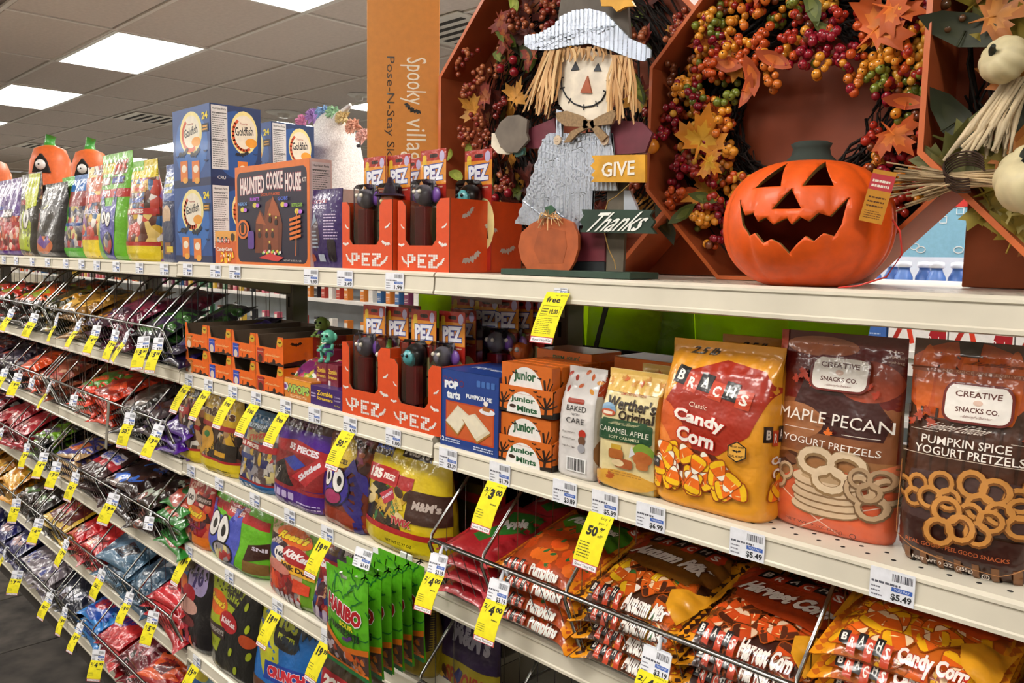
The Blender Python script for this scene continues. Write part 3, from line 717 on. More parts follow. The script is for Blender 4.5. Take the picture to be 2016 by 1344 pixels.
m = MB(); husk = mat('cbb896', 'leaf')
t = thing('corn_husk_bundle', 'bundle of dry pale corn husk strips under the cream pumpkin', 'husk bundle', at(1965, 215, .12))
for k in range(26):
    m = MB(); a = rd.uniform(-.5, .35); L = rd.uniform(.05, .075); x0 = rd.uniform(-.015, .015)
    m.tube([(x0+.02, 0, .035), (x0+L*.4*math.sin(a), rd.uniform(-.02, .0), -.02), (x0+L*math.sin(a)-.01, rd.uniform(-.025, .0), -L*.8)], [.003, .0045, .002], husk, 4); m.obj('husk_strip', t)
t = thing('straw_bundle', 'sheaf of straw tied with vine low in the right wreath', 'straw', at(1925, 352, .10))
straw = mat('b89e78', 'leaf')
for k in range(34):
    m = MB(); a = rd.uniform(-.35, .25); L = rd.uniform(.06, .12)
    m.tube([(.03, rd.uniform(-.01, .01), rd.uniform(-.012, .012)), (-L*math.cos(a)*.4, rd.uniform(-.02, .01), L*math.sin(a)*.4), (-L*math.cos(a), rd.uniform(-.02, .01), L*math.sin(a)+rd.uniform(-.006, .006))], rd.uniform(.0008, .0018), straw, 4); m.obj('straw_stalk', t)
m = MB(); vm = mat('3a2416', 'matt')
for k in range(6): m.tube([(.02*math.cos(t_)*1.2-.01, -.012-.002*k, .017*math.sin(t_)+k*.003) for t_ in np.linspace(.5, 5, 14)], .0012, vm, 4)
m.obj('vine_tie', t)
# --- scarecrow figure (flat painted wood and corrugated tin)
SY = .085
sg = thing('scarecrow_figure', 'wood and corrugated tin scarecrow holding GIVE and Thanks signs on a green base', 'scarecrow decoration', (at(1143, 545, SY).x, SY, H0))
sx0, sz0 = sg.location.x, H0
def sp(pts, Y): return [(x-sx0, z-sz0) for x, z in pz(pts, Y)]
def flat_part(name, pts, h, Y, th=.006, kind='wood', parent=None, label=None, edge=None):
    m = MB(); m.prism(sp(pts, Y), Y-SY, Y-SY+th, mat(h, kind), mat(edge, kind) if edge else None); o = m.obj(name, parent or sg)
    if label: o['label'] = label
    return o
def tin_part(name, pts, Y, lam=.0095, amp=.0022):
    P = sp(pts, Y); m = MB(); tin = mat('cdd6e6', 'steel', metal=.85, rough=.32, var=.12, scale=30)
    A = Art(1, 1); A.poly(P, tin, metric=True)
    f = lambda x, z: np.stack([x, (Y-SY)-amp*np.sin(x*2*PI/lam), z], 1)
    def nf(x, z):
        s_ = -amp*2*PI/lam*np.cos(x*2*PI/lam); n = np.stack([s_, -np.ones_like(x), np.zeros_like(x)], 1); return n/np.linalg.norm(n, axis=1)[:, None]
    m.art(A, f, nf, .0022, 0, 0)
    m.prism(P, Y-SY+.002, Y-SY+.004, mat('8d9196', 'plastic')); 
    m.sm = [True]*len(m.sm); o_ = len(m.nrm)
    for i in range(o_, len(m.v)): m.nrm[i] = (0, -1, 0)
    return m.obj(name, sg)
m = MB(); a, b = at(1015, 541, .075), at(1269, 545, .075); m.box(a.x-sx0, b.x-sx0, -.05, .03, .0, .011, mat('2b4236', 'wood'), .001); m.obj('base', sg)
flat_part('stake', [(1197, 240), (1240, 240), (1226, 543), (1193, 543)], '5f5648', .088)
flat_part('trouser_leg', [(1130, 420), (1192, 420), (1190, 515), (1122, 515)], '6a2430', .084)
flat_part('boot', [(1118, 514), (1190, 514), (1190, 543), (1112, 543)], '1d2226', .084)
flat_part('left_sleeve', [(1091, 232), (1098, 292), (1040, 292), (1012, 280), (1022, 262)], '6a2a38', .085)
flat_part('right_sleeve', [(1200, 235), (1262, 240), (1284, 262), (1270, 300), (1200, 305)], '6a2a38', .085)
flat_part('tin_apron_back', [(1240, 375), (1256, 415), (1228, 415), (1228, 375)], 'a9b0ba', .083, kind='plastic')
tin_part('tin_overalls', [(1080, 262), (1204, 262), (1210, 330), (1215, 375), (1168, 375), (1166, 440), (1142, 444), (1140, 455), (1075, 448), (1014, 440), (1030, 395), (1052, 330), (1066, 278)], .078)
for P_ in ([(1095, 215), (1107, 218), (1106, 270), (1093, 270)], [(1188, 236), (1202, 238), (1198, 270), (1184, 270)]): tin_part('shoulder_strap', P_, .074)
flat_part('face', [(1102, 105), (1150, 96), (1205, 108), (1215, 140), (1212, 190), (1198, 222), (1160, 240), (1125, 236), (1100, 205), (1096, 150)], 'e3d7c4', .080)
crown = flat_part('hat_crown', [(1094, 62), (1104, 0), (1108, -60), (1130, -90), (1215, -80), (1232, -40), (1236, 20), (1240, 76), (1160, 40)], '5a5148', .082)
tin_part('hat_brim', [(1031, 78), (1036, 69), (1060, 66), (1090, 50), (1106, 30), (1130, 20), (1160, 17), (1190, 24), (1215, 50), (1240, 76), (1270, 88), (1281, 98), (1280, 112), (1266, 121), (1240, 114), (1200, 98), (1160, 86), (1120, 90), (1080, 99), (1046, 98), (1033, 90)], .066)
flat_part('star_flower', [(1181, -6), (1190, -20), (1205, -28), (1222, -20), (1246, -14), (1242, 0), (1249, 12), (1232, 13), (1214, 23), (1204, 12), (1184, 12)], 'd8a038', .060, label='yellow star shape on the hat')
for P_ in ([(1133, 121), (1140, 137), (1124, 139)], [(1177, 124), (1184, 140), (1168, 140)]): flat_part('eye', P_, '20242e', .0785, .0015)
flat_part('nose', [(1156, 149), (1164, 183), (1142, 182)], 'a5522e', .0765, .0035)
m = MB(); ink = mat('22242c', 'matt'); sm_ = sp([(1104, 151), (1106, 172), (1115, 190), (1130, 204), (1149, 211), (1168, 208), (1184, 198), (1194, 180), (1199, 157)], .0785)
m.tube([(x, .0785-SY, z_) for x, z_ in sm_], .0013, ink, 5)
for (x, z_), (dx, dz_) in zip(sp([(1105, 153), (1107, 173), (1121, 198), (1149, 211), (1174, 204), (1192, 180), (1198, 158)], .0785), ((.005, 0), (.005, .001), (.003, .004), (0, .005), (-.002, .005), (-.005, .002), (-.005, 0))):
    m.tube([(x-dx, .0785-SY, z_-dz_), (x+dx, .0785-SY, z_+dz_)], .001, ink, 4)
m.obj('stitched_mouth', sg)
for px in (1098, 1191):
    c_ = sp([(px, 276)], .072)[0]; m = MB(); mm_ = mat('cdb79c', 'wood')
    m.prism([(c_[0]+.0085*math.cos(t_), c_[1]+.0085*math.sin(t_)) for t_ in np.linspace(0, 2*PI, 15)[:-1]], .070-SY, .073-SY, mm_)
    for dx, dz_ in ((-.002, -.002), (.002, -.002), (-.002, .002), (.002, .002)): m.ball((c_[0]+dx, .0698-SY, c_[1]+dz_), .0009, mat('5a4632', 'matt'), 5, 3)
    m.obj('button', sg)
# raffia hair
raf = [mat(h, 'leaf', var=.2) for h in ('c79a68', 'b5854f', 'd8b27e')]
for k in range(74):
    if k < 22: x0 = 1105+k*4.4; y0 = 92+rd.uniform(-3, 3); x1, y1 = x0+rd.uniform(-6, 6), y0+rd.uniform(14, 28)
    elif k < 48: x0 = rd.uniform(1075, 1108); y0 = 98; x1, y1 = x0+rd.uniform(-34, 4)+(x0-1105)*.5, rd.uniform(175, 232)
    else: x0 = rd.uniform(1205, 1240); y0 = 108; x1, y1 = x0+rd.uniform(-16, 26), rd.uniform(185, 245)
    yy = .074-rd.uniform(0, .008); w2 = rd.uniform(1.6, 3.4); xm = (x0+x1)/2+rd.uniform(-7, 5); ym = (y0+y1)/2
    P = sp([(x0-w2, y0), (x0+w2, y0), (xm+w2, ym), (x1+w2*.7, y1), (x1-w2*.7, y1+3), (xm-w2, ym)], yy)
    m = MB(); m.prism(P, yy-SY, yy-SY+.0008, raf[k % 3]); m.obj('raffia_strand', sg)
# burlap bow
bow = mat('957a5a', 'cloth')
for nm, P_ in (('bow_loop', [(1158, 240), (1145, 228), (1115, 218), (1094, 222), (1096, 236), (1112, 248), (1150, 250)]), ('bow_loop', [(1160, 240), (1180, 228), (1206, 216), (1212, 226), (1204, 244), (1184, 246), (1164, 250)]),
               ('bow_tail', [(1152, 246), (1160, 250), (1138, 262), (1122, 279), (1109, 281), (1124, 258)]), ('bow_tail', [(1162, 246), (1176, 248), (1196, 268), (1184, 280), (1170, 262)]), ('bow_knot', [(1148, 236), (1168, 236), (1170, 252), (1148, 253)])):
    m = MB(); m.prism(sp(P_, .066), .066-SY, .071-SY, bow); m.obj(nm, sg)
# acorn on the left sleeve
flat_part('acorn_cap', [(974, 262), (985, 240), (1000, 228), (1020, 226), (1038, 236), (1036, 262), (1040, 275), (1018, 300), (996, 300), (984, 286)], '6b6055', .070)
flat_part('acorn_nut', [(968, 262), (985, 262), (985, 290), (1008, 300), (1000, 304), (980, 302), (967, 288)], 'd6cab6', .073)
flat_part('mitten', [(1008, 298), (1031, 290), (1030, 304), (1016, 309)], '3f6a62', .076)
# signs with painted words
def sign(name, pts, h, word, tc_, cx_, cy_, W_, H_, Y, bold, shear=0):
    s_ = flat_part(name, pts, h, Y, .006); P = sp([(cx_-W_/2, cy_+H_/2), (cx_+W_/2, cy_-H_/2)], Y)
    w__, h__ = abs(P[1][0]-P[0][0]), abs(P[1][1]-P[0][1])
    A = Art(w__, h__, 'paper'); A.text(word, .5, .5, 1, 1, tc_, bold=bold, shear=shear)
    m = MB(); m.art(A, *panel(P[0][0], P[0][1], Y-SY-.0008)); m.sm = [False]*len(m.f); m.nrm = {}; m.obj('lettering', s_)
sign('give_sign', [(1164, 306), (1270, 304), (1270, 359), (1163, 358), (1170, 350), (1163, 344), (1172, 336), (1162, 326), (1171, 317)], 'd39a24', 'GIVE', 'efe9dc', 1218, 332, 66, 34, .060, .02)
sign('thanks_sign', [(1145, 412), (1286, 413), (1279, 424), (1288, 436), (1281, 447), (1291, 460), (1142, 457), (1148, 446), (1141, 436), (1149, 424)], '22392c', 'Thanks', 'eef0ea', 1219, 436, 110, 40, .058, .012, .35)
m = MB()
for P_ in ([(1240, 362), (1215, 385), (1198, 395), (1192, 412)], [(1190, 458), (1198, 490), (1210, 515), (1212, 530)]):
    for d_ in (0,): m.tube([(x, .056-SY, z_) for x, z_ in sp([(a_+d_, b_) for a_, b_ in P_], .056)], .001, mat('9a7b42', 'matt'), 5)
tag(m.obj('twine', sg), kind='stuff')
pk = flat_part('wood_pumpkin', [(1046, 440), (1070, 428), (1085, 432), (1105, 428), (1128, 438), (1138, 462), (1138, 490), (1130, 516), (1118, 536), (1042, 536), (1026, 512), (1020, 485), (1026, 458)], 'b0582a', .055)
m = MB(); m.prism(sp([(1060, 455), (1085, 448), (1112, 455), (1116, 485), (1108, 518), (1062, 518), (1050, 490)], .0545), .0545-SY, .056-SY, mat('a04f24', 'wood')); m.obj('inner_rib', pk)
m = MB(); m.prism(sp([(1072, 408), (1084, 404), (1092, 412), (1086, 424), (1074, 420)], .056), .056-SY, .060-SY, mat('2c5238', 'wood')); m.obj('stem', pk)
for k in range(18):
    a = rd.uniform(0, 2*PI); L = rd.uniform(14, 34); m = MB(); x, y = 1082, 426
    P_ = sp([(x, y), (x+L*math.cos(a)*.6, y+L*.3*math.sin(a)-3), (x+L*math.cos(a), y+L*.7*abs(math.sin(a))+4)], .052)
    m.tube([(u, .052-SY-rd.uniform(0, .006), v) for u, v in P_], .0011, raf[k % 3], 4); m.obj('raffia_tie', pk)
# --- plastic jack-o'-lantern
pb = at(1583, 562, .10); Rk = abs(at(1752, 430, .10).x-at(1416, 430, .10).x)/2*.905; topz = at(1590, 303, .10).z
jk = thing('pumpkin_lantern', 'large orange plastic grinning pumpkin lantern standing on the top shelf', 'pumpkin lantern', (pb.x, .10, H0), .22)
hz = (topz-H0)/2
def pk_shell(R, hh, mt, inward=False):
    mb = MB(); ribbed(R, hh, 12, mt, mb, .045, 96, 40, .03)
    if inward: mb.f = [f[::-1] for f in mb.f]
    return mb
orm = mat('ea5a0e', 'rib', rough=.5); rimm = mat('9a7a3c', 'matt'); inm = mat('a83a16', 'matt')
outer = pk_shell(Rk, hz, orm)
# inner shell joined so that the carving shows its wall thickness
inner = pk_shell(Rk*.91, hz*.91, inm, True); outer.add(inner.v, inner.f, inm, True)
me_o = outer.mesh('shell')
bmx = bmesh.new(); bmx.from_mesh(me_o); bmesh.ops.remove_doubles(bmx, verts=bmx.verts, dist=1e-5)
bmx.to_mesh(me_o); bmx.free()
sh = link('shell', me_o, jk, (0, 0, hz*.915))
holes = {'left_eye': [(-.075, .045), (-.018, .045), (-.024, .095)], 'right_eye': [(.022, .045), (.074, .045), (.045, .098)],
 'nose': [(-.028, .008), (.026, .008), (.002, .044)],
 'mouth': [(-.104, .012), (-.088, -.020), (-.068, -.016), (-.056, -.034), (-.040, -.026), (-.024, -.040), (-.006, -.030), (.0, -.028), (.010, -.040), (.026, -.026), (.040, -.034), (.056, -.018), (.074, -.024), (.102, .012),
           (.094, -.040), (.082, -.062), (.066, -.056), (.050, -.072), (.036, -.062), (.020, -.078), (.004, -.096), (-.012, -.076), (-.028, -.068), (-.044, -.076), (-.062, -.056), (-.076, -.062), (-.092, -.040)]}
sc_h = Rk/.142
cutters = []
remap = lambda nm, x, z_: (x*.84, {'m': .824*z_+.029, 'n': .917*z_+.0137, 'l': .82*z_+.021, 'r': .82*z_+.021}[nm[0]])
for nm, P_ in holes.items():
    m = MB(); P2 = [(q_[0]*sc_h, q_[1]*sc_h) for q_ in (remap(nm, x, z_) for x, z_ in P_)]
    m.prism(P2, -Rk*1.3, -Rk*.25, rimm); c_ = m.obj('cut')
    bm_ = bmesh.new(); bm_.from_mesh(c_.data); bmesh.ops.remove_doubles(bm_, verts=bm_.verts, dist=1e-6); bmesh.ops.recalc_face_normals(bm_, faces=bm_.faces); bm_.to_mesh(c_.data); bm_.free()
    mo = sh.modifiers.new('b', 'BOOLEAN'); mo.operation = 'DIFFERENCE'; mo.object = c_; mo.solver = 'EXACT'; mo.material_mode = 'TRANSFER'; cutters.append(c_)
    c_.parent = jk; c_.location = (0, 0, hz*.915)
dg = bpy.context.evaluated_depsgraph_get(); dg.update()
me_n = bpy.data.meshes.new_from_object(sh.evaluated_get(dg)); sh.modifiers.clear(); sh.data = me_n
for c_ in cutters: bpy.data.objects.remove(c_)
m = MB(); m.lathe([(.038, -.004), (.032, .004), (.025, .012), (.023, .022), (.026, .028), (.020, .031), (0, .031)], mat('2b352f', 'matt'), 14); st = m.obj('stem', jk, (0, 0, hz*1.84)); st.scale = (1.1, 1.0, 1)
# hang tag on its red cord
hp = at(1733, 388, .03); ht = thing('hang_tag', 'orange and red folded card tag hanging on the pumpkin lantern', 'tag', hp, (.08, .22, .35))
A = Art(.045, .082, 'card'); A.rect(0, 0, 1, 1, 'c98a28'); A.rect(0, .62, 1, .92, 'c23a44'); A.lines(.1, .68, .9, .86, 2, 'f2e6d8', .5); A.lines(.12, .3, .88, .55, 3, '5c3214'); A.lines(.12, .08, .88, .25, 4, '7a4a1e')
m = carton(.045, .0012, .082, 'd9d0c0', A, kind='paper'); cd_ = m.obj('card', ht, (-.017, 0, -.033)); cd_.scale = (.62, .8, .8); 
m = MB(); m.tube([tuple(at(*p_, .02)-hp) for p_ in ((1757, 432), (1772, 455), (1776, 500), (1745, 545), (1690, 562), (1650, 566))], .0012, mat('d8362c', 'plastic'), 5); cd = m.obj('cord', ht)
cd.rotation_euler = (0, 0, 0); cd.matrix_parent_inverse = Euler((.08, .22, .35)).to_matrix().to_4x4().inverted()
# tall orange carton leaning behind
TY = .30; q0 = at(793, 500, TY); W_ = .186; Hh = 1.0
A = Art(W_, Hh); P_ = lambda py: (at(795, py, TY).z-H0)/Hh
A.text('Spooky', .64, (P_(112)+P_(205))/2, (P_(112)-P_(205))*Hh/W_, .36*W_/Hh, 'f3e6cf', .0, -PI/2, out=None)
A.bat(.62, P_(216), .14, '1c1712', -.5)
A.text('village', .64, (P_(232)+P_(335))/2, (P_(232)-P_(335))*Hh/W_, .36*W_/Hh, 'f3e6cf', .0, -PI/2)
A.text('Pose-N-Stay Skeleton', .31, (P_(112)+P_(385))/2, (P_(112)-P_(385))*Hh/W_, .14*W_/Hh, '3a2a18', .0, -PI/2)
m = carton(W_, .07, Hh, 'cf8326', A, kind='card'); tc = m.obj('tall_orange_carton', None, (q0.x-W_/2*math.cos(.88), TY-W_/2*math.sin(.88), H0), (0, 0, .88)); tag(tc, 'tall orange carton with sideways skeleton lettering behind the candy dispensers', 'carton')
# white plush with a rainbow mane behind
u = at(655, 300, .62); pl = thing('plush_unicorn', 'big white plush unicorn head with rainbow fur mane behind the cookie carton', 'plush toy', (u.x, .62, H0))
wh = mat('efe9e6', 'cloth'); zt = at(690, 210, .62).z-H0; xr = 70*(u-CP).length/CF
m = MB(); m.ball((0, 0, zt*.5), xr, wh, 28, 18, (1.0, .8, zt*.5/xr)); m.obj('head', pl)
m = MB(); e0_ = at(655, 240, .6)-pl.location; e1_ = at(690, 206, .6)-pl.location; m.tube([tuple(e0_), tuple((e0_+e1_)/2+Vector((0, 0, -.004))), tuple(e1_)], [.02, .016, .006], wh, 10); m.obj('ear', pl)
for k, h in enumerate(('d98ab0', 'b08ac8', '8fb0d8', '9fc8a0', 'e0c890', 'e0a890', 'e8b8b0')):
    m = MB(); a = k/6; px, py = 598+a*120, 240-math.sin(a*PI)*24+(a**2)*30
    c_ = at(px, py, .6)-pl.location; mm_ = mat(h, 'cloth')
    for j in range(46):
        d = Vector((rd.uniform(-1, 1), rd.uniform(-1, .2), rd.uniform(-.4, 1))).normalized(); m.tube([tuple(c_), tuple(c_+d*.02), tuple(c_+d*.034+Vector((0, 0, -.004)))], [.009, .007, .001], mm_, 4)
    m.obj('mane_tuft', pl)
m = MB(); e_ = at(706, 287, .56)-pl.location; m.ball(tuple(e_), .012, mat('20181a', 'plastic'), 10, 6, (1, .5, .5)); m.obj('eye', pl)
# ================================================================ packaging: shared print
def tiles(A, x, y, w_, h_, rot=0, word="BRACH'S", cols=('1c1a1c', 'c8401e'), txt='f4efe6'):
    n = len(word); n = 7; L = w_/6
    k = 0
    for i, ch in enumerate("BRACHS"):
        u = (i-2.5)*L*A.W; v = (h_*.12 if i % 2 == 0 else -h_*.12)*A.H
        cx_ = x+(u*math.cos(rot)-v*math.sin(rot))/A.W; cy_ = y+(u*math.sin(rot)+v*math.cos(rot))/A.H
        P = [(-.5, -.5), (.5, -.5), (.5, .5), (-.5, .5)]; Lw = L*A.W; hh = h_*A.H
        A.poly([(cx_*A.W+(p[0]*Lw*math.cos(rot)-p[1]*hh*math.sin(rot)), cy_*A.H+(p[0]*Lw*math.sin(rot)+p[1]*hh*math.cos(rot))) for p in P], cols[i % 2], None, True)
        A.text(ch, cx_, cy_, L*.55, h_*.6, txt, .03, rot)
    return A
def ring(A, x, y, r, wd, c, sx=1, rot=0, layer=None):
    P = [(x+r*sx*math.cos(t)*math.cos(rot)-r*math.sin(t)*math.sin(rot), y+(r*sx*math.cos(t)*math.sin(rot)+r*math.sin(t)*math.cos(rot))*A.W/A.H) for t in np.linspace(0, 2*PI, 13)]
    return A.line(P, wd, c, layer)
def pretzel(A, x, y, r, c, cd, rot=0, flat=1.0):
    for o_, cc in ((.006, cd), (0, c)):
        for dx, dy, q in ((-.5, .3, .52), (.5, .3, .52), (0, -.45, .5)):
            X = r*(dx*math.cos(rot)-dy*flat*math.sin(rot)); Y_ = r*(dx*math.sin(rot)+dy*flat*math.cos(rot))
            P = [(x+X+r*q*math.cos(t), y-o_+(Y_+r*q*flat*math.sin(t))*A.W/A.H) for t in np.linspace(0, 2*PI, 15)]
            A.line(P, r*(.32 if o_ else .21), cc)
def maple(A, x, y, s_, c, rot=0): return A.shape(MAPLE, x, y, s_, c, rot)
def badge(A, x, y, w_, h_, rim='6a1a14', plate='efe9e2', ink='5a2a22'):
    A.rr(x-w_/2, y-h_/2, x+w_/2, y+h_/2, rim, .28); A.rr(x-w_*.46, y-h_*.44, x+w_*.46, y+h_*.44, plate, .26)
    A.text('CREATIVE', x, y+h_*.24, w_*.66, h_*.15, ink, .02); A.text('SNACKS CO.', x, y-h_*.15, w_*.62, h_*.13, ink, .02)
    A.ell(x, y+h_*.04, w_*.07, h_*.07, 'd8b9a8'); A.text('Naturally Delicious', x, y-h_*.33, w_*.42, h_*.08, '8a5a50', 0, 0, .2)
def nutrition(A, x0, y0, x1, y1, c='d5d2d0'):
    A.rect(x0, y0, x1, y1, c); A.text('Nutrition Facts', (x0+x1)/2, y1-(y1-y0)*.05, (x1-x0)*.85, (y1-y0)*.035, '1c1c1c', .02)
    A.lines(x0+(x1-x0)*.06, y0+(y1-y0)*.04, x1-(x1-x0)*.06, y1-(y1-y0)*.1, 26, '4a4a4a', .3)
    for v in (.88, .8, .45): A.rect(x0+(x1-x0)*.05, y0+(y1-y0)*v, x1-(x1-x0)*.05, y0+(y1-y0)*(v+.01), '1c1c1c')
def stand(name, label, cat, px0, px1, yb, yt, Yf, T, sec_, n, base, artfn, kind='stand', seed=1, wr=.002, group=None, side=None, res=.006, tilt=0, rz=0, back=None, zb=0, dpx=0):
    Ym = Yf+T/2; Ye = Yf if kind == 'block' else Ym; a, b = at(px0, yb, Ye), at(px1, yb, Ye); W_ = b.x-a.x; z0 = Z(sec_, n)+zb; H_ = at((px0+px1)/2+dpx, yt, Ym).z-z0
    A = Art(W_, H_, 'film'); 
    if artfn: artfn(A)
    S_ = None
    if side: S_ = Art(T, H_, 'film'); side(S_)
    bg = Bag(W_, H_, T, kind, wr, seed)
    me = bg.mesh(name, mat(base, 'film') if isinstance(base, str) else base, A, S_, res, back=back)
    o = link(name, me, None, ((a.x+b.x)/2, Ym, z0), (tilt, 0, rz)); tag(o, label, cat, group); return o
def copy_behind(o, dy, label, dx=0, group=None):
    c = o.copy(); COL.objects.link(c); c.location = o.location+Vector((dx, dy, 0)); c['label'] = label
    for ch in o.children: d = ch.copy(); COL.objects.link(d); d.parent = c
    if group: c['group'] = group
    return c
# ================================================================ second shelf, right section
def d_candycorn(A):
    A.poly([(.1, .3), (.08, .62), (.25, .82), (.55, .9), (.9, .86), (.99, .76), (.86, .5), (.62, .36)], 'a52a16')
    A.ell(.2, .4, .16, .26, 'd8602a', rot=.5); A.ell(.12, .3, .12, .2, 'e8863a', rot=.4)
    A.text('2.5 lb', .34, .94, .25, .045, '3a2a10', .04, 0, .2)
    tiles(A, .5, .745, .72, .10, -.16); A.text('Classic', .42, .63, .16, .028, 'f4dfc8', 0, -.1)
    for w_, x, y, ww in (('Candy', .44, .545, .46), ('Corn', .42, .445, .34)): A.text(w_, x, y, ww, .09, 'f7f0e8', .04, -.12, out='c8281c', ow=.045)
    A.poly([(.02, .14), (.02, .3), (.3, .38), (.6, .36), (.82, .25), (.86, .13)], '5a1e10')
    A.scatter(lambda x, y, r, l: A.corn(x, y, .15, r.uniform(0, 6.3), l), (.07, .15, .80, .35, lambda x, y: y < .37-.5*max(0, x-.5)), 44, 4, 26)
    for k in range(6): A.star(.79, .41, .085-.0*k, 'e8a63c', 3, .6, k*PI/3) if k < 2 else None
    A.star(.79, .41, .08, '2a2018', 6, .87); A.star(.79, .41, .07, 'e8ac44', 6, .87); A.text('Made with', .79, .44, .1, .014, '3a2412'); A.text('REAL HONEY', .79, .385, .11, .014, '3a2412', .02); A.bat(.79, .412, .035, '2a1c10')
    A.rr(.04, .22, .11, .28, '3a3a3a', .2); A.text('110', .075, .256, .05, .02, 'f0f0f0', .02)
def d_candycorn_side(A):
    tiles(A, .5, .5, .8, .09, -.05); A.text('Candy', .5, .36, .6, .06, 'f3ece4', .04, out='c8281c'); A.text('Corn', .48, .29, .5, .06, 'f3ece4', .04, out='c8281c')
    A.scatter(lambda x, y, r, l: A.corn(x, y, .28, r.uniform(0, 6.3), l), (.3, .12, .8, .24), 9, 5, 3)
cc = stand('candy_corn_bag', 'big orange Classic Candy Corn bag with a dark red swirl on the second shelf', 'candy bag', 1278, 1500, 985, 668, .012, .11, 1, 2, 'e39a26', d_candycorn, 'block', 3, .0018, side=d_candycorn_side, dpx=-15)
for k, (dy, nm) in enumerate(((.125, 'directly'),)): copy_behind(cc, dy-.01*k, 'orange candy corn bag standing %s behind the front candy corn bag' % nm, .012*(k+1))
def d_maple(A):
    A.rect(0, .62, 1, 1, '6a1712'); A.rect(0, .3, 1, .66, '8a5230'); A.poly([(.1, .5), (.3, .85), (.7, .8), (.95, .6), (.9, .5)], '3c0f10'); A.ell(.75, .78, .25, .1, 'a8452a'); A.ell(.35, .93, .3, .05, 'b06a4a')
    A.ell(.2, .55, .25, .09, 'a56a42'); A.rect(0, .26, 1, .4, 'a06c40'); A.poly([(0, 0), (0, .2), (.25, .3), (.6, .34), (1, .3), (1, 0)], 'd9623c'); A.poly([(.6, .3), (1, .4), (1, .28)], 'dd7a52')
    A.line([(.05, .24), (.4, .1), (.62, .02)], .008, 'f0cdb8'); A.line([(.3, .01), (.6, .12), (.95, .2)], .008, 'f0cdb8')
    A.ell(.17, .35, .13, .04, '4a2412', rot=.2); A.ell(.13, .365, .07, .02, '6a3a20', rot=.3); A.ell(.22, .355, .07, .02, '74442a', rot=-.3)
    A.rect(-.01, 0, .06, 1, 'c8401c')
    pretzel(A, .12, .27, .11, 'c9aa86', '8a6a4a')
    for k in range(5): 
        y = .145+k*.034; A.ell(.52+.02*(k % 2), y-.008, .27, .045, '8a6a4a'); A.ell(.52+.02*(k % 2), y, .27, .045, 'd3b796'); A.ell(.52, y+.006, .2, .02, 'b89872')
    pretzel(A, .55, .335, .24, 'dcc3a2', '94744e', 0, .7); pretzel(A, .86, .24, .17, 'c5a683', '7a5c40'); pretzel(A, .84, .3, .13, 'b39472', '7a5c40')
    for x, y, s_ in ((.26, .79, .07), (.33, .76, .06), (.2, .76, .05), (.36, .8, .05), (.76, .75, .06), (.83, .72, .05)): maple(A, x, y, s_, 'b8361c', x*9)
    badge(A, .54, .80, .46, .17)
    A.text('MAPLE PECAN', .52, .58, .86, .058, 'f2ebe2', .0, -.02); A.rect(.15, .515, .4, .518, 'e8ddd0'); A.rect(.62, .515, .88, .518, 'e8ddd0'); maple(A, .51, .512, .05, 'dd6a1e')
    A.text('YOGURT PRETZELS', .52, .455, .74, .034, 'f2ebe2', 0, -.03); A.text('NET WT. 9 OZ. (255g)', .45, .055, .45, .02, '5a1e12', 0, -.05); ring(A, .75, .045, .02, .006, '5a1e12')
    for t_, y in (('No', .93), ('artificial', .905), ('anything', .88)): A.text(t_, .93, y, .1, .014, 'c8a898')
def pouch(label, x0, x1, yb, yt, base, art, seed, back, dy=.05):
    t = stand('pretzel_pouch', label, 'snack pouch', x0, x1, yb, yt, dy, .075, 1, 2, base, art, 'stand', seed, .0016, back=back)
    return t
mp = pouch('glossy Maple Pecan yogurt pretzel pouch on the second shelf', 1525, 1768, 1030, 655, '7a2a18', d_maple, 8, mat('b23a1a', 'film'))
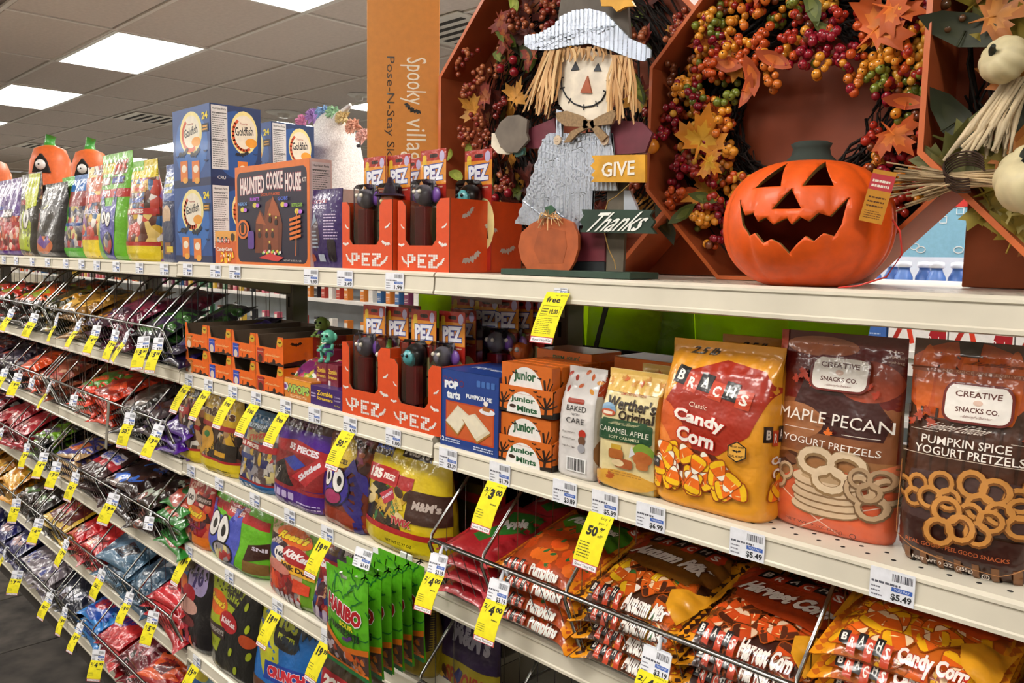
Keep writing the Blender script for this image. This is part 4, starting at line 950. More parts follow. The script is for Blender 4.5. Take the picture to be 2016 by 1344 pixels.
def d_pspice(A):
    A.rect(0, 0, 1, 1, '43210f'); A.rect(0, .78, 1, 1, '6a4232'); A.ell(.42, .82, .5, .18, 'c4521a'); 
    for k in range(5): A.ell(.12+k*.16, .81, .07, .165, ('d8641e', 'c95a1a')[k % 2])
    A.poly([(.36, .93), (.34, 1), (.52, 1), (.5, .93)], '3a2412'); A.rect(0, .855, 1, .875, 'a8542c'); A.text('NO SPICE AND EVERYTHING', .6, .866, .7, .012, 'd8a88a')
    A.text('No artificial anything', .68, .905, .5, .022, '2c120a', 0, 0, .3)
    A.rect(0, .3, 1, .66, '4a2514'); 
    for k in range(9): A.rect(k*.12, .42, k*.12+.02, .7, '3a1c0e')
    A.poly([(.02, .2), (.1, .42), (.6, .44), (1, .42), (1, .2)], '4a3230'); A.poly([(0, .06), (0, .22), (1, .18), (1, .06)], '36150f')
    for k in range(7): A.rect(.1+k*.13, .005, .15+k*.13, .07, '7a4a1c')
    for x, y, r in ((.13, .33, .13), (.97, .38, .16), (.66, .37, .18), (.86, .30, .15), (.36, .34, .15), (.66, .25, .15), (.45, .22, .18)): pretzel(A, x, y, r, 'c98a42', '7a4818', x*3)
    for x, y, s_ in ((.15, .66, .06), (.2, .69, .05), (.24, .64, .06), (.1, .63, .05), (.93, .69, .07), (.97, .64, .06), (.9, .62, .06)): maple(A, x, y, s_, 'a83a18', x*11)
    badge(A, .55, .735, .5, .17); A.rect(.1, .6, .3, .602, 'd8c8b8'); A.rect(.8, .59, .98, .592, 'd8c8b8')
    A.text('Limited Edition', .45, .625, .42, .035, 'e8dcd0', -.0, 0, .3); A.text('PUMPKIN SPICE', .5, .565, .62, .036, 'f2ebe2', .01); A.text('YOGURT PRETZELS', .52, .52, .74, .036, 'f2ebe2', .01)
    A.rect(.06, .495, .95, .498, 'c8b4a0'); A.text('REAL GOOD . FEEL GOOD SNACKS', .5, .115, .7, .018, 'b05a30'); A.line([(.06, .45), (.07, .12), (.2, .085), (.8, .055), (.97, .1), (.98, .5)], .006, 'b87a42')
    A.text('NET WT 9 OZ  (255g)', .42, .05, .44, .022, 'e8dcd0'); ring(A, .72, .04, .022, .006, 'e8dcd0'); A.text('U', .72, .04, .014, .014, 'e8dcd0')
ps = pouch('glossy brown Pumpkin Spice yogurt pretzel pouch at the right edge of the second shelf', 1772, 2040, 1120, 672, '4a2612', d_pspice, 9, mat('3a2214', 'film'), .035)
for o_ in (mp, ps):   # clear press-seal strip near the top
    m = MB(); W_ = o_.dimensions.x; H_ = o_.dimensions.z
    m.box(-W_*.47, W_*.47, -.0085, -.004, H_*.865, H_*.872, mat('8a4a34', 'film'), .001); m.obj('press_seal', o_)
def d_werth(A):
    A.rect(0, .82, 1, 1, 'd9b25c')
    for x, y in ((.1, .9), (.3, .92), (.5, .9), (.7, .93), (.9, .9)): maple(A, x, y, .08, 'c58a3a', x*20)
    maple(A, .35, .92, .06, 'c8602a', .5); maple(A, .62, .9, .06, 'c8602a', 1.5)
    A.text('LIMITED EDITION', .55, .81, .4, .022, 'b85a3a'); A.text("Werther's", .54, .73, .78, .1, '2a1c12', .03, -.03); A.text('Original', .65, .63, .54, .09, '2a1c12', .03, -.03)
    A.ell(.2, .67, .13, .055, '7aa0c0'); A.ell(.2, .645, .13, .03, 'b8502c'); A.rect(.12, .63, .28, .655, 'e8dcc8')
    A.rr(.03, .42, .92, .58, '1e4a2c', .12); A.rr(.12, .5, .85, .6, '1e4a2c', .2); A.text('Harvest Caramels', .5, .57, .42, .028, 'e0d8a8', 0, 0, .3)
    A.text('CARAMEL APPLE', .48, .505, .8, .045, 'f2efe0', 0, -.02); A.text('SOFT CARAMELS', .5, .45, .5, .024, 'dcdcb8', .01)
    A.rect(.3, .33, .46, .39, 'c8a030'); A.rr(.26, .27, .5, .35, 'b0642a', .3); A.ell(.8, .36, .15, .075, '7a9a34'); A.ell(.8, .31, .14, .06, 'b5622a'); A.rr(.36, .2, .66, .28, 'a8582a', .4); A.rr(.72, .22, .9, .28, 'b8692f', .4); A.ell(.42, .24, .1, .03, 'e8cfa0'); A.poly([(.6, .3), (.63, .4), (.7, .34)], 'd8d8dc')
    for x, y in ((.12, .12), (.3, .08), (.08, .04)): maple(A, x, y, .09, 'b85a26', x*9)
    A.ell(.5, .1, .5, .08, 'd8a23c'); maple(A, .3, .11, .1, 'b85a26', .3); A.lines(.3, .14, .85, .18, 2, 'b07a3a')
def d_werth_side(A):
    A.rect(0, 0, 1, 1, 'c99a3c'); maple(A, .5, .3, .4, 'a8642a', .4); maple(A, .5, .08, .4, 'b8501e', 1)
wt = stand('caramel_bag', 'cream gold Caramel Apple soft caramels bag with a green banner', 'candy bag', 1170, 1288, 940, 727, .012, .075, 1, 2, 'dfcf9a', d_werth, 'block', 5, .0012, side=d_werth_side, dpx=10)
copy_behind(wt, .09, 'cream gold caramel bag standing behind the front caramel bag')
def d_pepp(A):
    A.rect(0, 0, 1, 1, 'd9d5d3'); 
    for k, (x, y) in enumerate(((.2, .8), (.5, .84), (.8, .8), (.3, .9), (.7, .92), (.9, .88), (.1, .93), (.55, .96))): A.shape(OVAL, x, y, .07, ('a8321c', 'c8602a', 'd8902e')[k % 3], x*7)
    A.rr(.28, .685, .7, .725, 'a03a28', .3); A.text('BAKED', .52, .64, .5, .05, '2a2a2c', 0); A.text('WITH', .52, .585, .2, .022, '2a2a2c', 0); A.text('CARE', .52, .53, .46, .05, '2a2a2c', 0)
    for y, h in ((.42, 'b8301e'), (.36, '6a4630'), (.29, '9a9aa0')): A.ell(.72, y, .09, -.09, h)
    for y, t_ in ((.42, 'Real Pumpkin'), (.36, 'Brown Sugar'), (.29, 'Cage-Free Eggs')): A.text(t_, .38, y, .34, .016, '4a3a34')
    A.rect(.35, .07, .85, .2, 'f0f0f0'); A.bars(.38, .08, .82, .19)
def d_pepp_side(A): A.rect(0, 0, 1, 1, 'd9d5d3'); maple(A, .5, .82, .5, 'b8401e', .3); A.ell(.45, .25, .4, .14, '9a6a42'); maple(A, .6, .55, .3, 'c86a2a', 1); A.ell(.5, .2, .25, .05, 'c29a6a')
stand('cookie_bag', 'white BAKED WITH CARE cookie bag with folded top and autumn leaves', 'cookie bag', 1092, 1166, 905, 722, .012, .07, 1, 2, 'd9d5d3', d_pepp, 'block', 6, .0008, side=d_pepp_side, dpx=20)
# --- cartons
def carton_at(name, label, cat, px0, px1, yb, yt, Yf, D, sec_, n, base, front=None, side=None, top=None, group=None, zb=0, rz=0, H_=None, kind='card'):
    a, b = at(px0, yb, Yf), at(px1, yb, Yf); W_ = b.x-a.x; z0 = Z(sec_, n)+zb; H_ = H_ or at(px0, yt, Yf).z-z0
    F = Art(W_, H_, kind); S_ = Art(D, H_, kind); T_ = Art(W_, D, kind)
    if front: front(F)
    if side: side(S_)
    if top: top(T_)
    m = carton(W_, D, H_, base, F, S_, T_, kind); o = m.obj(name, None, (a.x, Yf, z0), (0, 0, rz)); return tag(o, label, cat, group)
def d_pop(A):
    A.rect(0, 0, 1, 1, '1a3c86'); A.rect(.1, .12, .93, .6, 'b8421e'); A.rect(.12, .14, .91, .58, 'c65a2a')
    for i in range(4): ring(A, .08+.1*i, .87-.01*i, .035, .008, '8a2a3a')
    A.text('POP', .2, .81, .24, .1, 'eef2f8', .06, 0, 0, 'eef2f8', .02); A.text('tarts', .24, .68, .24, .1, 'eef2f8', .05); A.text('PUMPKIN PIE', .68, .7, .44, .055, 'eef2f8', .03)
    for i in range(4): A.rr(.64+.08*i, .84, .7+.08*i, .92, '3f6ab0', .2)
    for P_, dd in (([(.1, .33), (.32, .56), (.52, .46), (.32, .19)], 0), ([(.4, .42), (.62, .5), (.88, .3), (.66, .15)], 1)):
        A.poly([(x, y-.03) for x, y in P_], 'a8722e'); A.poly(P_, 'd9ccb0'); A.poly([(x*.9+.03, y*.88+.045) for x, y in P_], 'e6dcc4')
    A.ell(.82, .55, .13, .04, 'e6e6ea'); A.poly([(.74, .56), (.76, .62), (.88, .6), (.86, .55)], 'a8642a'); A.ell(.8, .65, .04, .03, 'efeae2')
    A.text('12', .05, .09, .07, .06, 'eef2f8', .03); A.lines(.11, .06, .38, .12, 2, 'c8d2e8', .5); A.lines(.6, .04, .95, .1, 2, 'c8d2e8', .5)
carton_at('toaster_pastry_carton', 'blue Pumpkin Pie toaster pastry carton beside the candy dispensers', 'carton', 867, 981, 870, 724, .006, .2, 1, 2, '1a3c86', d_pop, lambda A: A.rect(0, 0, 1, 1, '15326f').text('POP tarts', .4, .7, .4, .12, 'e6e6ea', .03), lambda A: A.rect(0, 0, 1, 1, '1c3f8c').text('POP tarts', .5, .3, .6, .1, 'dfe6f2', .03))
def tree(A, x, y, s_, c='2a1408'):
    A.line([(x, y), (x+.01, y+s_*.5), (x-.02, y+s_)], s_*.07, c)
    for a, b in ((-.3, .9), (.3, .95), (-.4, .65), (.42, .7), (.18, 1.1)): A.line([(x, y+s_*.35), (x+a*s_*.5, y+s_*b*.75), (x+a*s_*.8, y+s_*b)], s_*.035, c)
def d_junior(A, up=0):
    A.rect(0, 0, 1, 1, 'd0681c'); A.poly([(0, 0), (0, .14), (.2, .09), (.4, .15), (.7, .07), (1, .18), (1, 0)], '1c120c')
    tree(A, .1, .12, .55, '2a1408'); tree(A, .88, .12, .6, '2a1408')
    A.ell(.5, .02, .31, .82, 'ebe8e4', a0=0, a1=PI, n=16); A.rect(.19, 0, .81, .05, 'ebe8e4')
    if not up: A.text('ONE BITE in pure chocolate', .5, .74, .26, .04, 'c8502a')
    else: A.ell(.5, .45, .34, .5, 'ebe8e4', a0=0, a1=PI, n=16)
    A.rect(.16, 0, .84, .45, 'ebe8e4') if up else None; A.text('Junior', .48, .52+up, .44, .26, '1d5a34', .04); A.text('Mints', .56, .2+up, .36, .22, '1d5a34', .04); A.ell(.3, .25, .06, .07, '3a2418')
    A.bat(.28, .8, .06, '1c120c'); A.bat(.77, .75, .05, '1c120c'); A.bat(.7, .9, .04, '1c120c')
ja, jb = at(978, 880, .008), at(1086, 910, .008); jw = jb.x-ja.x; jz = Z(1, 2); jh = at(1030, 705, .05).z-jz
JT = jh/2
for k in range(2):
    t = thing('mint_display', ('lower', 'upper')[k]+' orange mint tray of the two stacked beside the pastry carton', 'display box', (ja.x, .008, jz+k*JT))
    F = Art(jw, JT*.52, 'card'); d_junior(F); m = MB(); cm = mat('c96219', 'card'); D_ = .26
    m.box(0, jw, 0, .002, 0, JT*.52, cm); m.box(0, jw, D_, D_+.002, 0, JT*.9, cm)
    for x in (0, jw-.002):
        m.prism([(0, 0), (1, 1), (1, 0)], 0, .001, cm) if 0 else None
        m.add([(x, 0, 0), (x, D_, 0), (x, D_, JT*.9), (x, .12, JT*.9), (x, 0, JT*.52), (x+.002, 0, 0), (x+.002, D_, 0), (x+.002, D_, JT*.9), (x+.002, .12, JT*.9), (x+.002, 0, JT*.52)], [(0, 4, 3, 2, 1), (5, 6, 7, 8, 9), (4, 9, 8, 3), (0, 5, 9, 4), (3, 8, 7, 2)], cm)
    m.box(0, jw, 0, D_, 0, .002, cm); S_ = Art(.26, JT*.5); S_.poly([(0, 0), (0, .25), (.3, .15), (.6, .3), (1, .1), (1, 0)], '1c120c'); tree(S_, .3, .1, .6); tree(S_, .75, .1, .5)
    m.art(F, *panel(0, 0, 0)); m.art(S_, *panel(jw, 0, 0, 'right')); m.sm = [False]*len(m.f); m.nrm = {}; m.obj('open_tray', t)
    def mint(px_, py_, pz_):
        F2 = Art(jw*.9, JT*.93, 'card'); d_junior(F2, .22); return carton(jw*.9, .022, JT*.93, 'd0681c', F2).mesh('mint_box')
    mb_ = mint(0, 0, 0)
    for j in range(9):
        o = link('mint_box', mb_, None, (ja.x+jw*.05, .012+j*.0265, jz+k*JT+.0025)); tag(o, 'orange and white mint carton standing in the %s mint tray' % ('lower', 'upper')[k], 'candy box', 'mint cartons in the %s tray' % ('lower', 'upper')[k])
q = at(1058, 690, .13); q2 = at(1165, 712, .13)
for k, (dx, dy, lb) in enumerate(((0, 0, 'upside-down printed orange mint carton lying flat above the mint trays'), (.175, .02, 'flat orange mint carton lying right of the upside-down one'))):
    o = carton_at('mint_box', lb, 'candy box', 1058, 1165, 690, 680, .13, .09, 1, 2, 'd0681c', (lambda A: A.rect(0, 0, 1, 1, 'd0681c').text('Junior Mints', .55, .5, .5, .5, '1d5a34', .03, PI)) if k == 0 else None, None, lambda A: A.rect(0, 0, 1, 1, '8a4a1c'), H_=.024)
    o.location += Vector((dx, dy, 0)); o.location.z = jz+jh*.98-.01
for j in range(8):   # back stock under them
    F2 = Art(.16, .1, 'card'); 
st_ = carton(.34, .11, jh*.98-.012, '8a3f14'); tag(st_.obj('stock_carton', None, (at(1110, 800, .16).x+.02, .20, jz)), 'dark orange stock carton behind the cookie bag', 'carton')
# ================================================================ candy dispenser displays
orp = 'd84a18'
def zline(A, x, y, w_, h_):   # big block letters built of bricks
    L = {'P': ["1110", "1011", "1011", "1110", "1000", "1000"], 'E': ["1111", "1000", "1110", "1110", "1000", "1111"], 'Z': ["1111", "0011", "0110", "1100", "1100", "1111"]}
    for i, ch in enumerate('PEZ'):
        for r, row in enumerate(L[ch]):
            for c_, b in enumerate(row):
                if b == '1':
                    X = x+w_*(i*.35+c_*.072); Y_ = y+h_*(5-r)/6; A.rect(X, Y_, X+w_*.064, Y_+h_*.15, 'e9e4e0', layer=A.l+1)
    A.l += 1
def pez_card(A):
    A.rect(0, .0, 1, 1, 'a8281c'); A.rect(0, .71, 1, .91, 'd98a2a'); A.rr(.08, .82, .24, .96, 'e0b83a', .4); A.ell(.84, .94, .1, .045, 'b8aed0'); A.rr(.36, .935, .68, .965, '2a0c0a', .5)
    A.text('PEZ', .52, .81, .74, .13, 'e6e6f0', .05, .04, 0, '26388a', .05); A.text('Candy & Dispenser', .5, .69, .8, .022, 'f0dcc8')
    A.ell(.72, .38, .4, .22, 'd9cf92'); A.poly([(.7, .28), (.8, .46), (.92, .26)], '1c1412'); A.bat(.75, .42, .12, '1c1412'); A.ell(.7, .2, .16, .05, 'c87a2a'); A.text('PEZ', .5, .06, .4, .05, 'e6d23a', .03, 0, 0, '26388a')
def d_pezfront(A, P_=None): 
    zline(A, .2, .05, .6, .19)
    for x, y, r, a in ((.13, .14, .08, -.7), (.86, .12, .09, .6), (.08, .36, .07, 0), (.88, .37, .09, -.2), (.1, .62, .05, -.6), (.92, .62, .06, .5)): A.bat(x, y, r, 'e6e0dc', a)
def pez_display(px0, px1, yb, ytop, Yf, sec_, n, label, heads, D=.15, cards=((.05, 0), (.5, .03)), extra=0):
    a, b = at(px0, yb, Yf), at(px1, yb, Yf); W_ = b.x-a.x; z0 = Z(sec_, n); H_ = at(px0, ytop, Yf).z-z0
    t = thing('dispenser_display', label, 'display box', (a.x, Yf, z0)); om = mat(orp, 'card'); brn = mat('5a4434', 'card')
    m = MB(); w = W_; h = H_; r_ = .012
    P = [(0, 0), (w, 0), (w, h), (w*.76+r_, h), (w*.76, h-r_), (w*.76, h*.36+r_), (w*.76-r_, h*.36), (w*.16+r_, h*.36), (w*.16, h*.36+r_), (w*.16, h-r_), (w*.16-r_, h), (0, h)]
    m.prism(P, 0, .002, om, brn); F = Art(w, h); d_pezfront(F); m.art(F, *panel(0, 0, 0)); m.sm = [False]*len(m.f); m.nrm = {}; m.obj('front_panel', t)
    for x, ar in ((0, 0), (w-.002, 1)):
        m = MB(); m.box(x, x+.002, .002, D, 0, h, om)
        if ar:
            S_ = Art(D, h); 
            for i, (u, v, r, a_) in enumerate(((.3, .18, .14, .4), (.55, .6, .1, -.3), (.8, .3, .12, .2), (.25, .8, .1, .6))): S_.bat(u, v, r, 'c8bcb4', a_)
            m.art(S_, *panel(w, 0, 0, 'right')); m.sm = [False]*len(m.f); m.nrm = {}
        m.obj('side_panel', t)
    m = MB(); m.box(.002, w-.002, .002, D, 0, .002, brn); m.obj('bottom', t); m = MB(); m.box(0, w, D, D+.002, 0, h, brn); m.obj('back_panel', t)
    for (fx, dy), hd in zip(cards, heads): candy_card(a.x+W_*fx+.003, Yf+.042+dy, z0+.004, hd, label)
    return t
_cc = {}
CW, CH = .082, .244
def head(kind, m):
    if kind == 'bat':
        g_ = mat('6c6874', 'plastic'); m.ball((0, 0, .012), .015, g_, 12, 8); p_ = mat('70489a', 'plastic')
        for s_ in (-1, 1): m.add([(s_*.008, 0, .02), (s_*.024, .002, .036), (s_*.018, 0, .008)], [(0, 1, 2), (2, 1, 0)], g_); m.ball((s_*.02, .004, .012), .011, p_, 10, 6, (1, .4, 1)); m.ball((s_*.006, -.013, .016), .0035, mat('d8d0c0', 'plastic'), 6, 4)
    elif kind == 'pumpkin':
        ribbed(.018, .016, 8, mat('d0601c', 'plastic'), m, .06, 24, 10); m.v = [v for v in m.v]; 
        m.tube([(0, 0, .013), (.003, 0, .026)], [.005, .003], mat('5a8a2a', 'plastic'), 6)
        for s_ in (-1, 1): m.ball((s_*.006, -.016, .004), .004, mat('e0dcd0', 'plastic'), 6, 4)
    elif kind == 'witch':
        m.ball((0, 0, .008), .015, mat('c9602a', 'plastic'), 12, 8); m.lathe([(.024, .014), (.022, .017), (.012, .018), (.003, .042), (0, .042)], mat('2a1c34', 'plastic'), 14); m.ball((0, -.015, .006), .004, mat('d8c090', 'plastic'), 6, 4)
    else:
        m.ball((0, .002, .01), .018, mat('17141a', 'plastic'), 12, 8); m.ball((0, -.006, .008), .0135, mat('4f9aa0', 'plastic'), 12, 8)
        for s_ in (-1, 1): m.ball((s_*.005, -.019, .011), .0025, mat('16161a', 'plastic'), 6, 4)
    return m
def candy_card(x, y, z, kind, where):
    if kind not in _cc:
        A = Art(CW, CH); pez_card(A); cd = carton(CW, .0015, CH, 'a8281c', A).mesh('backing_card')
        m = MB(); m.box(CW*.22, CW*.22+.033, -.03, -.008, .045, .128, mat('8c1220', 'plastic'), .002); st_ = m.mesh('dispenser_stem')
        m = MB(); head(kind, m); hd = m.mesh('dispenser_head')
        m = MB(); m.box(CW*.06, CW*.76, -.037, -.001, .006, .182, glass_mat(), .008); bl = m.mesh('blister')
        _cc[kind] = (cd, st_, hd, bl)
    cd, st_, hd, bl = _cc[kind]
    names = {'bat': 'grey bat', 'pumpkin': 'orange pumpkin', 'witch': 'witch', 'vampire': 'blue-faced vampire'}
    t = thing('dispenser_pack', 'candy dispenser pack with a %s head, %s' % (names[kind], where_txt(where)), 'candy pack', (x, y, z), 0, 'candy dispenser packs')
    link('backing_card', cd, t); s_ = link('dispenser', st_, t); hh_ = link('dispenser_head', hd, s_, (CW*.22+.0165, -.018, .134)); hh_.scale = (1.45,)*3; link('blister', bl, t)
    return t
def where_txt(l): return {'left orange dispenser display on the second shelf': 'left second-shelf display', 'right orange dispenser display on the second shelf': 'right second-shelf display', 'left orange dispenser display on the top shelf': 'left top-shelf display', 'right orange dispenser display on the top shelf': 'right top-shelf display'}.get(l, l)
pez_display(674, 768, 790, 672, .004, 2, 2, 'left orange dispenser display on the second shelf', ('bat', 'pumpkin', 'bat'), cards=((.12, .0), (.50, .012), (.3, .075)))
pez_display(768, 868, 830, 705, .004, 2, 2, 'right orange dispenser display on the second shelf', ('vampire', 'bat', 'pumpkin'), cards=((.10, 0), (.50, .02), (.3, .08)))
pez_display(674, 772, 520, 398, .01, 2, 1, 'left orange dispenser display on the top shelf', ('bat', 'witch', 'bat'), cards=((.12, 0), (.52, .01), (.3, .075)))
pez_display(783, 884, 528, 395, .01, 2, 1, 'right orange dispenser display on the top shelf', ('bat', 'vampire'), D=.2, cards=((.12, 0), (.55, .06)))
for k, (px, Yq, hd) in enumerate(((905, .17, 'witch'), (948, .17, 'witch'), (985, .17, 'bat'), (1012, .19, 'bat'), (1035, .2, 'pumpkin'))):
    p = at(px, 735, Yq); candy_card(p.x-.03, Yq, Z(1, 2)+.10 if 0 else Z(1, 2)+.045, hd, 'row behind the pastry carton')
m = carton(.34, .11, .115, '8a2c14'); tag(m.obj('dispenser_tray', None, (at(890, 760, .12).x, .208, Z(1, 2))), 'dark red dispenser tray behind the blue pastry carton', 'display box')
# ================================================================ second shelf, middle section
def d_rs(A, col, word):
    A.rect(0, 0, 1, 1, 'e8660e'); A.rect(.05, .04, .3, .9, col); A.text(word, .175, .68, .2, .06, 'e6dcd0'); A.ell(.17, .25, .08, -.08, 'd8c8b8' if col != 'a8281c' else '4a2412')
    A.text('Russell Stover', .63, .56, .5, .14, 'f0c88a', .01, 0, .2)
    A.poly([(.3, 0), (.35, .1), (.5, .08), (.6, .16), (.75, .1), (.85, .2), (1, .1), (1, 0)], '2a1008'); A.line([(.45, .05), (.46, .35)], .02, '2a1008'); A.poly([(.62, .1), (.62, .28), (.67, .38), (.72, .28), (.72, .1)], '2a1008'); A.bat(.3, .8, .05, '2a1008')
rsx = [at(x, y, .004).x for x, y in ((367, 735), (411, 745), (458, 760), (505, 775), (560, 795))]
rz0 = Z(2, 2); RH = (at(367, 633, .004).z-rz0)/2
for r_ in range(2):
    for k, (col, wd, lb) in enumerate((('c8782a', 'CARAMEL', 'caramel'), ('1c46b4', 'MARSHMALLOW', 'left marshmallow'), ('1c46b4', 'MARSHMALLOW', 'right marshmallow'), ('a8281c', 'PEANUT BUTTER', 'red-labelled peanut butter'))):
        x0, x1 = rsx[k], rsx[k+1]-.002; W_ = x1-x0; D_ = .30; H_ = RH*.98
        t = thing('chocolate_display_tray', 'open orange Halloween chocolate tray with %s label, %s row' % (lb, ('lower', 'upper')[r_]), 'display box', (x0, .004, rz0+r_*RH))
        om = mat('e0620e', 'card'); bk = mat('5a4a3c', 'card'); m = MB()
        P = [(0, 0), (W_, 0), (W_, H_), (W_*.80, H_), (W_*.74, H_*.58), (W_*.14, H_*.58), (W_*.08, H_), (0, H_)]
        m.prism(P, 0, .002, om, bk); F = Art(W_, H_*.575, 'card'); d_rs(F, col, wd); m.art(F, *panel(0, 0, 0)); F2 = Art(W_, H_); F2.ell(.88, .8, .1, .14, 'd8b02a'); F2.bat(.88, .8, .06, '2a1008'); m.art(F2, *panel(0, 0, 0), e0=.0008); m.sm = [False]*len(m.f); m.nrm = {}; m.obj('front_panel', t)
        for x in (0, W_-.002):
            m = MB(); m.box(x, x+.002, .002, D_, 0, H_*.96, bk)
            if x and k == 3: S_ = Art(D_, H_*.96); S_.rect(0, 0, 1, 1, 'cf5c12'); S_.rect(.28, 0, .62, 1, '8c2418'); S_.text('PEANUT BUTTER', .45, .65, .26, .06, 'e8d8c8'); S_.ell(.45, .35, .1, .16, '3a1c10'); S_.text('Russell Stover', .8, .5, .3, .14, 'b08a5a', 0, 0, .2); S_.poly([(0, 0), (0, .1), (.2, .2), (.27, 0)], '2a1008'); S_.bat(.12, .75, .06, '2a1008'); m.art(S_, *panel(W_, 0, 0, 'right')); m.sm = [False]*len(m.f); m.nrm = {}
            m.obj('side_panel', t)
        m = MB(); m.box(.002, W_-.002, .002, D_, 0, .002, bk); m.obj('bottom', t); m = MB(); m.box(0, W_, D_, D_+.002, 0, H_*.96, bk); m.obj('back_panel', t)
        F3 = Art(W_*.9, .012, 'film')
q0 = at(560, 760, .19)
def pillow_mesh(name, W_, H_, T, base, artfn=None, seed=1, wr=.003, res=.012, back=None, f=1.0, turn=False):
    A = Art(W_, H_, 'film')
    if artfn: artfn(A)
    if turn:   # seals at the left and right ends
        B = Art(H_, W_, 'film'); B.mats = A.mats
        B.T = [(np.stack([H_-t[..., 1], t[..., 0]], -1), m_, l) for t, m_, l in A.T]
        me = Bag(H_, W_, T, 'pack', wr, seed, f).mesh(name, mat(base, 'film') if isinstance(base, str) else base, B, None, res, back=back)
        R_ = Matrix(((0, 0, 1, -W_/2), (0, 1, 0, 0), (-1, 0, 0, H_/2), (0, 0, 0, 1)))
        me.transform(R_); return me
    return Bag(W_, H_, T, 'pillow', wr, seed, f).mesh(name, mat(base, 'film') if isinstance(base, str) else base, A, None, res, back=back)
def d_wpop(A): A.rect(0, .1, 1, .9, 'c87a2a'); A.rect(0, .62, 1, .95, 'e09a2a'); A.text('WPOPS', .55, .5, .8, .42, 'a8c85a', .05, out='3a1c4a', ow=.05); A.ell(.12, .55, .1, .2, 'd8d0e0'); A.ell(.12, .55, .05, .12, '6a3a8a'); A.lines(.3, .1, .9, .24, 2, 'f0dcc0')
carton_at('lollipop_box', 'small orange lollipop box with green lettering beside the chocolate trays', 'candy box', 556, 612, 782, 740, .006, .12, 2, 2, 'c87a2a', d_wpop)
me = pillow_mesh('candy_bag', .11, .09, .03, mix_mat('wp', ['6a9a3a', 'b83a6a', 'e0e0d8', '5a2a6a', 'c8b83a'], 70), lambda A: A.rect(.3, .3, .7, .7, '7a2a6a'), 4)
for k in range(2): p = at(598+18*k, 742, .05); tag(link('candy_bag', me, None, (p.x, .03+.02*k, at(600, 740, .05).z-.01+.004*k), (-1.0, .2, .2*k)), ('purple and green candy bag lying on the lollipop box', 'second purple and green candy bag behind it on the lollipop box')[k], 'candy bag')
def d_zom(A): A.rect(0, 0, 1, 1, '3c1a66'); A.text('Zombie', .46, .68, .5, .26, 'e0b83a', .04, out='1a0a30', ow=.05); A.text('Screamers', .46, .4, .5, .18, 'e0b83a', .03, out='1a0a30', ow=.05); A.lines(.02, .4, .18, .7, 2, 'c8b8e0', .5); A.text('Candy', .85, .62, .2, .1, 'c8b8e0'); A.text('Inside!', .85, .46, .2, .1, 'c8b8e0'); A.text('Try Me!', .84, .18, .18, .1, 'e0d03a')
zb = carton_at('zombie_toy_tray', 'purple zombie toy tray with yellow lettering on the second shelf', 'display box', 612, 674, 800, 757, .006, .24, 2, 2, '3c1a66', d_zom)
gz = mat('58b094', 'plastic'); go = mat('6f8a3a', 'plastic'); pz_ = mat('4a2a7a', 'plastic'); rp = mat('8a1c3a', 'card')
def zombie(px, py, Y, sk, lb):
    p = at(px, py, Y); t = thing('zombie_figure', lb, 'toy figure', p, .35); s_ = .9; t.scale = (.8, .8, .8)
    m = MB(); m.ball((0, 0, .066*s_), .026*s_, sk, 14, 10, (1, .95, 1.0)); m.ball((0, -.014*s_, .055*s_), .016*s_, sk, 10, 7, (1, 1, .7))
    for q in (-1, 1): m.ball((q*.026*s_, .002, .068*s_), .010*s_, sk, 8, 6, (.9, .4, 1.3)); m.ball((q*.010*s_, -.024*s_, .072*s_), .005*s_, mat('1a2a26', 'matt'), 7, 5)
    m.ball((0, -.029*s_, .062*s_), .004*s_, sk, 6, 4); m.tube([(-.009, -.027*s_, .049*s_), (0, -.031*s_, .047*s_), (.009, -.027*s_, .049*s_)], .0016, mat('e8e4d0', 'plastic'), 5)
    m.obj('head', t)
    m = MB(); m.tube([(0, 0, .045*s_), (0, 0, .03*s_), (0, .002, .006*s_)], [.010, .017, .015], pz_, 10); m.obj('torso', t)
    for q in (-1, 1):
        m = MB(); m.tube([(q*.014, 0, .04*s_), (q*.022, -.014, .028*s_), (q*.010, -.026, .026*s_)], [.006, .005, .004], sk, 8); m.ball((q*.009, -.028, .026*s_), .0065, sk, 8, 6)
        for f_ in range(4): m.tube([(q*(.006+.003*f_), -.030, .028*s_), (q*(.006+.003*f_), -.037, .026*s_), (q*(.006+.003*f_), -.037, .021*s_)], .0015, sk, 4)
        m.obj('arm', t)
        m = MB(); m.tube([(q*.008, 0, .008*s_), (q*.013, -.016, .012*s_), (q*.012, -.018, -.008)], [.008, .0075, .006], pz_ if 0 else sk, 8); m.ball((q*.012, -.024, -.012), .008, sk, 8, 6, (.8, 1.4, .7)); m.obj('leg', t)
    return t
zt = Z(2, 2)+.035
for k, (px, Y, sk, lb) in enumerate(((650, .055, gz, 'mint green zombie toy sitting on a purple candy box'), (637, .12, go, 'olive green zombie toy behind the mint green one'))):
    p = at(px, 735, Y)
    b = carton(.046, .04, .062+.02*k, '7a1a34', Art(.046, .062).rect(0, 0, 1, 1, '7a1a34').text('Zombie', .5, .72, .8, .2, 'd8b03a', .04).text('Screamers', .5, .5, .8, .14, 'd8b03a', .03).rect(.1, .1, .3, .35, 'd8d0d0'))
    for dx in (0, .05):
        o = link('zombie_candy_box', b.mesh('zombie_candy_box') if dx == 0 else o.data, None, (p.x-.03+dx, Y-.02, zt)); tag(o, 'dark red zombie candy box standing in the %s row of the purple tray' % ('front', 'back')[k]+(' at right' if dx else ' at left'), 'candy box')
    z_ = zombie(px, 700, Y, sk, lb); z_.location = (p.x-.006, Y, zt+.062+.02*k+.014)
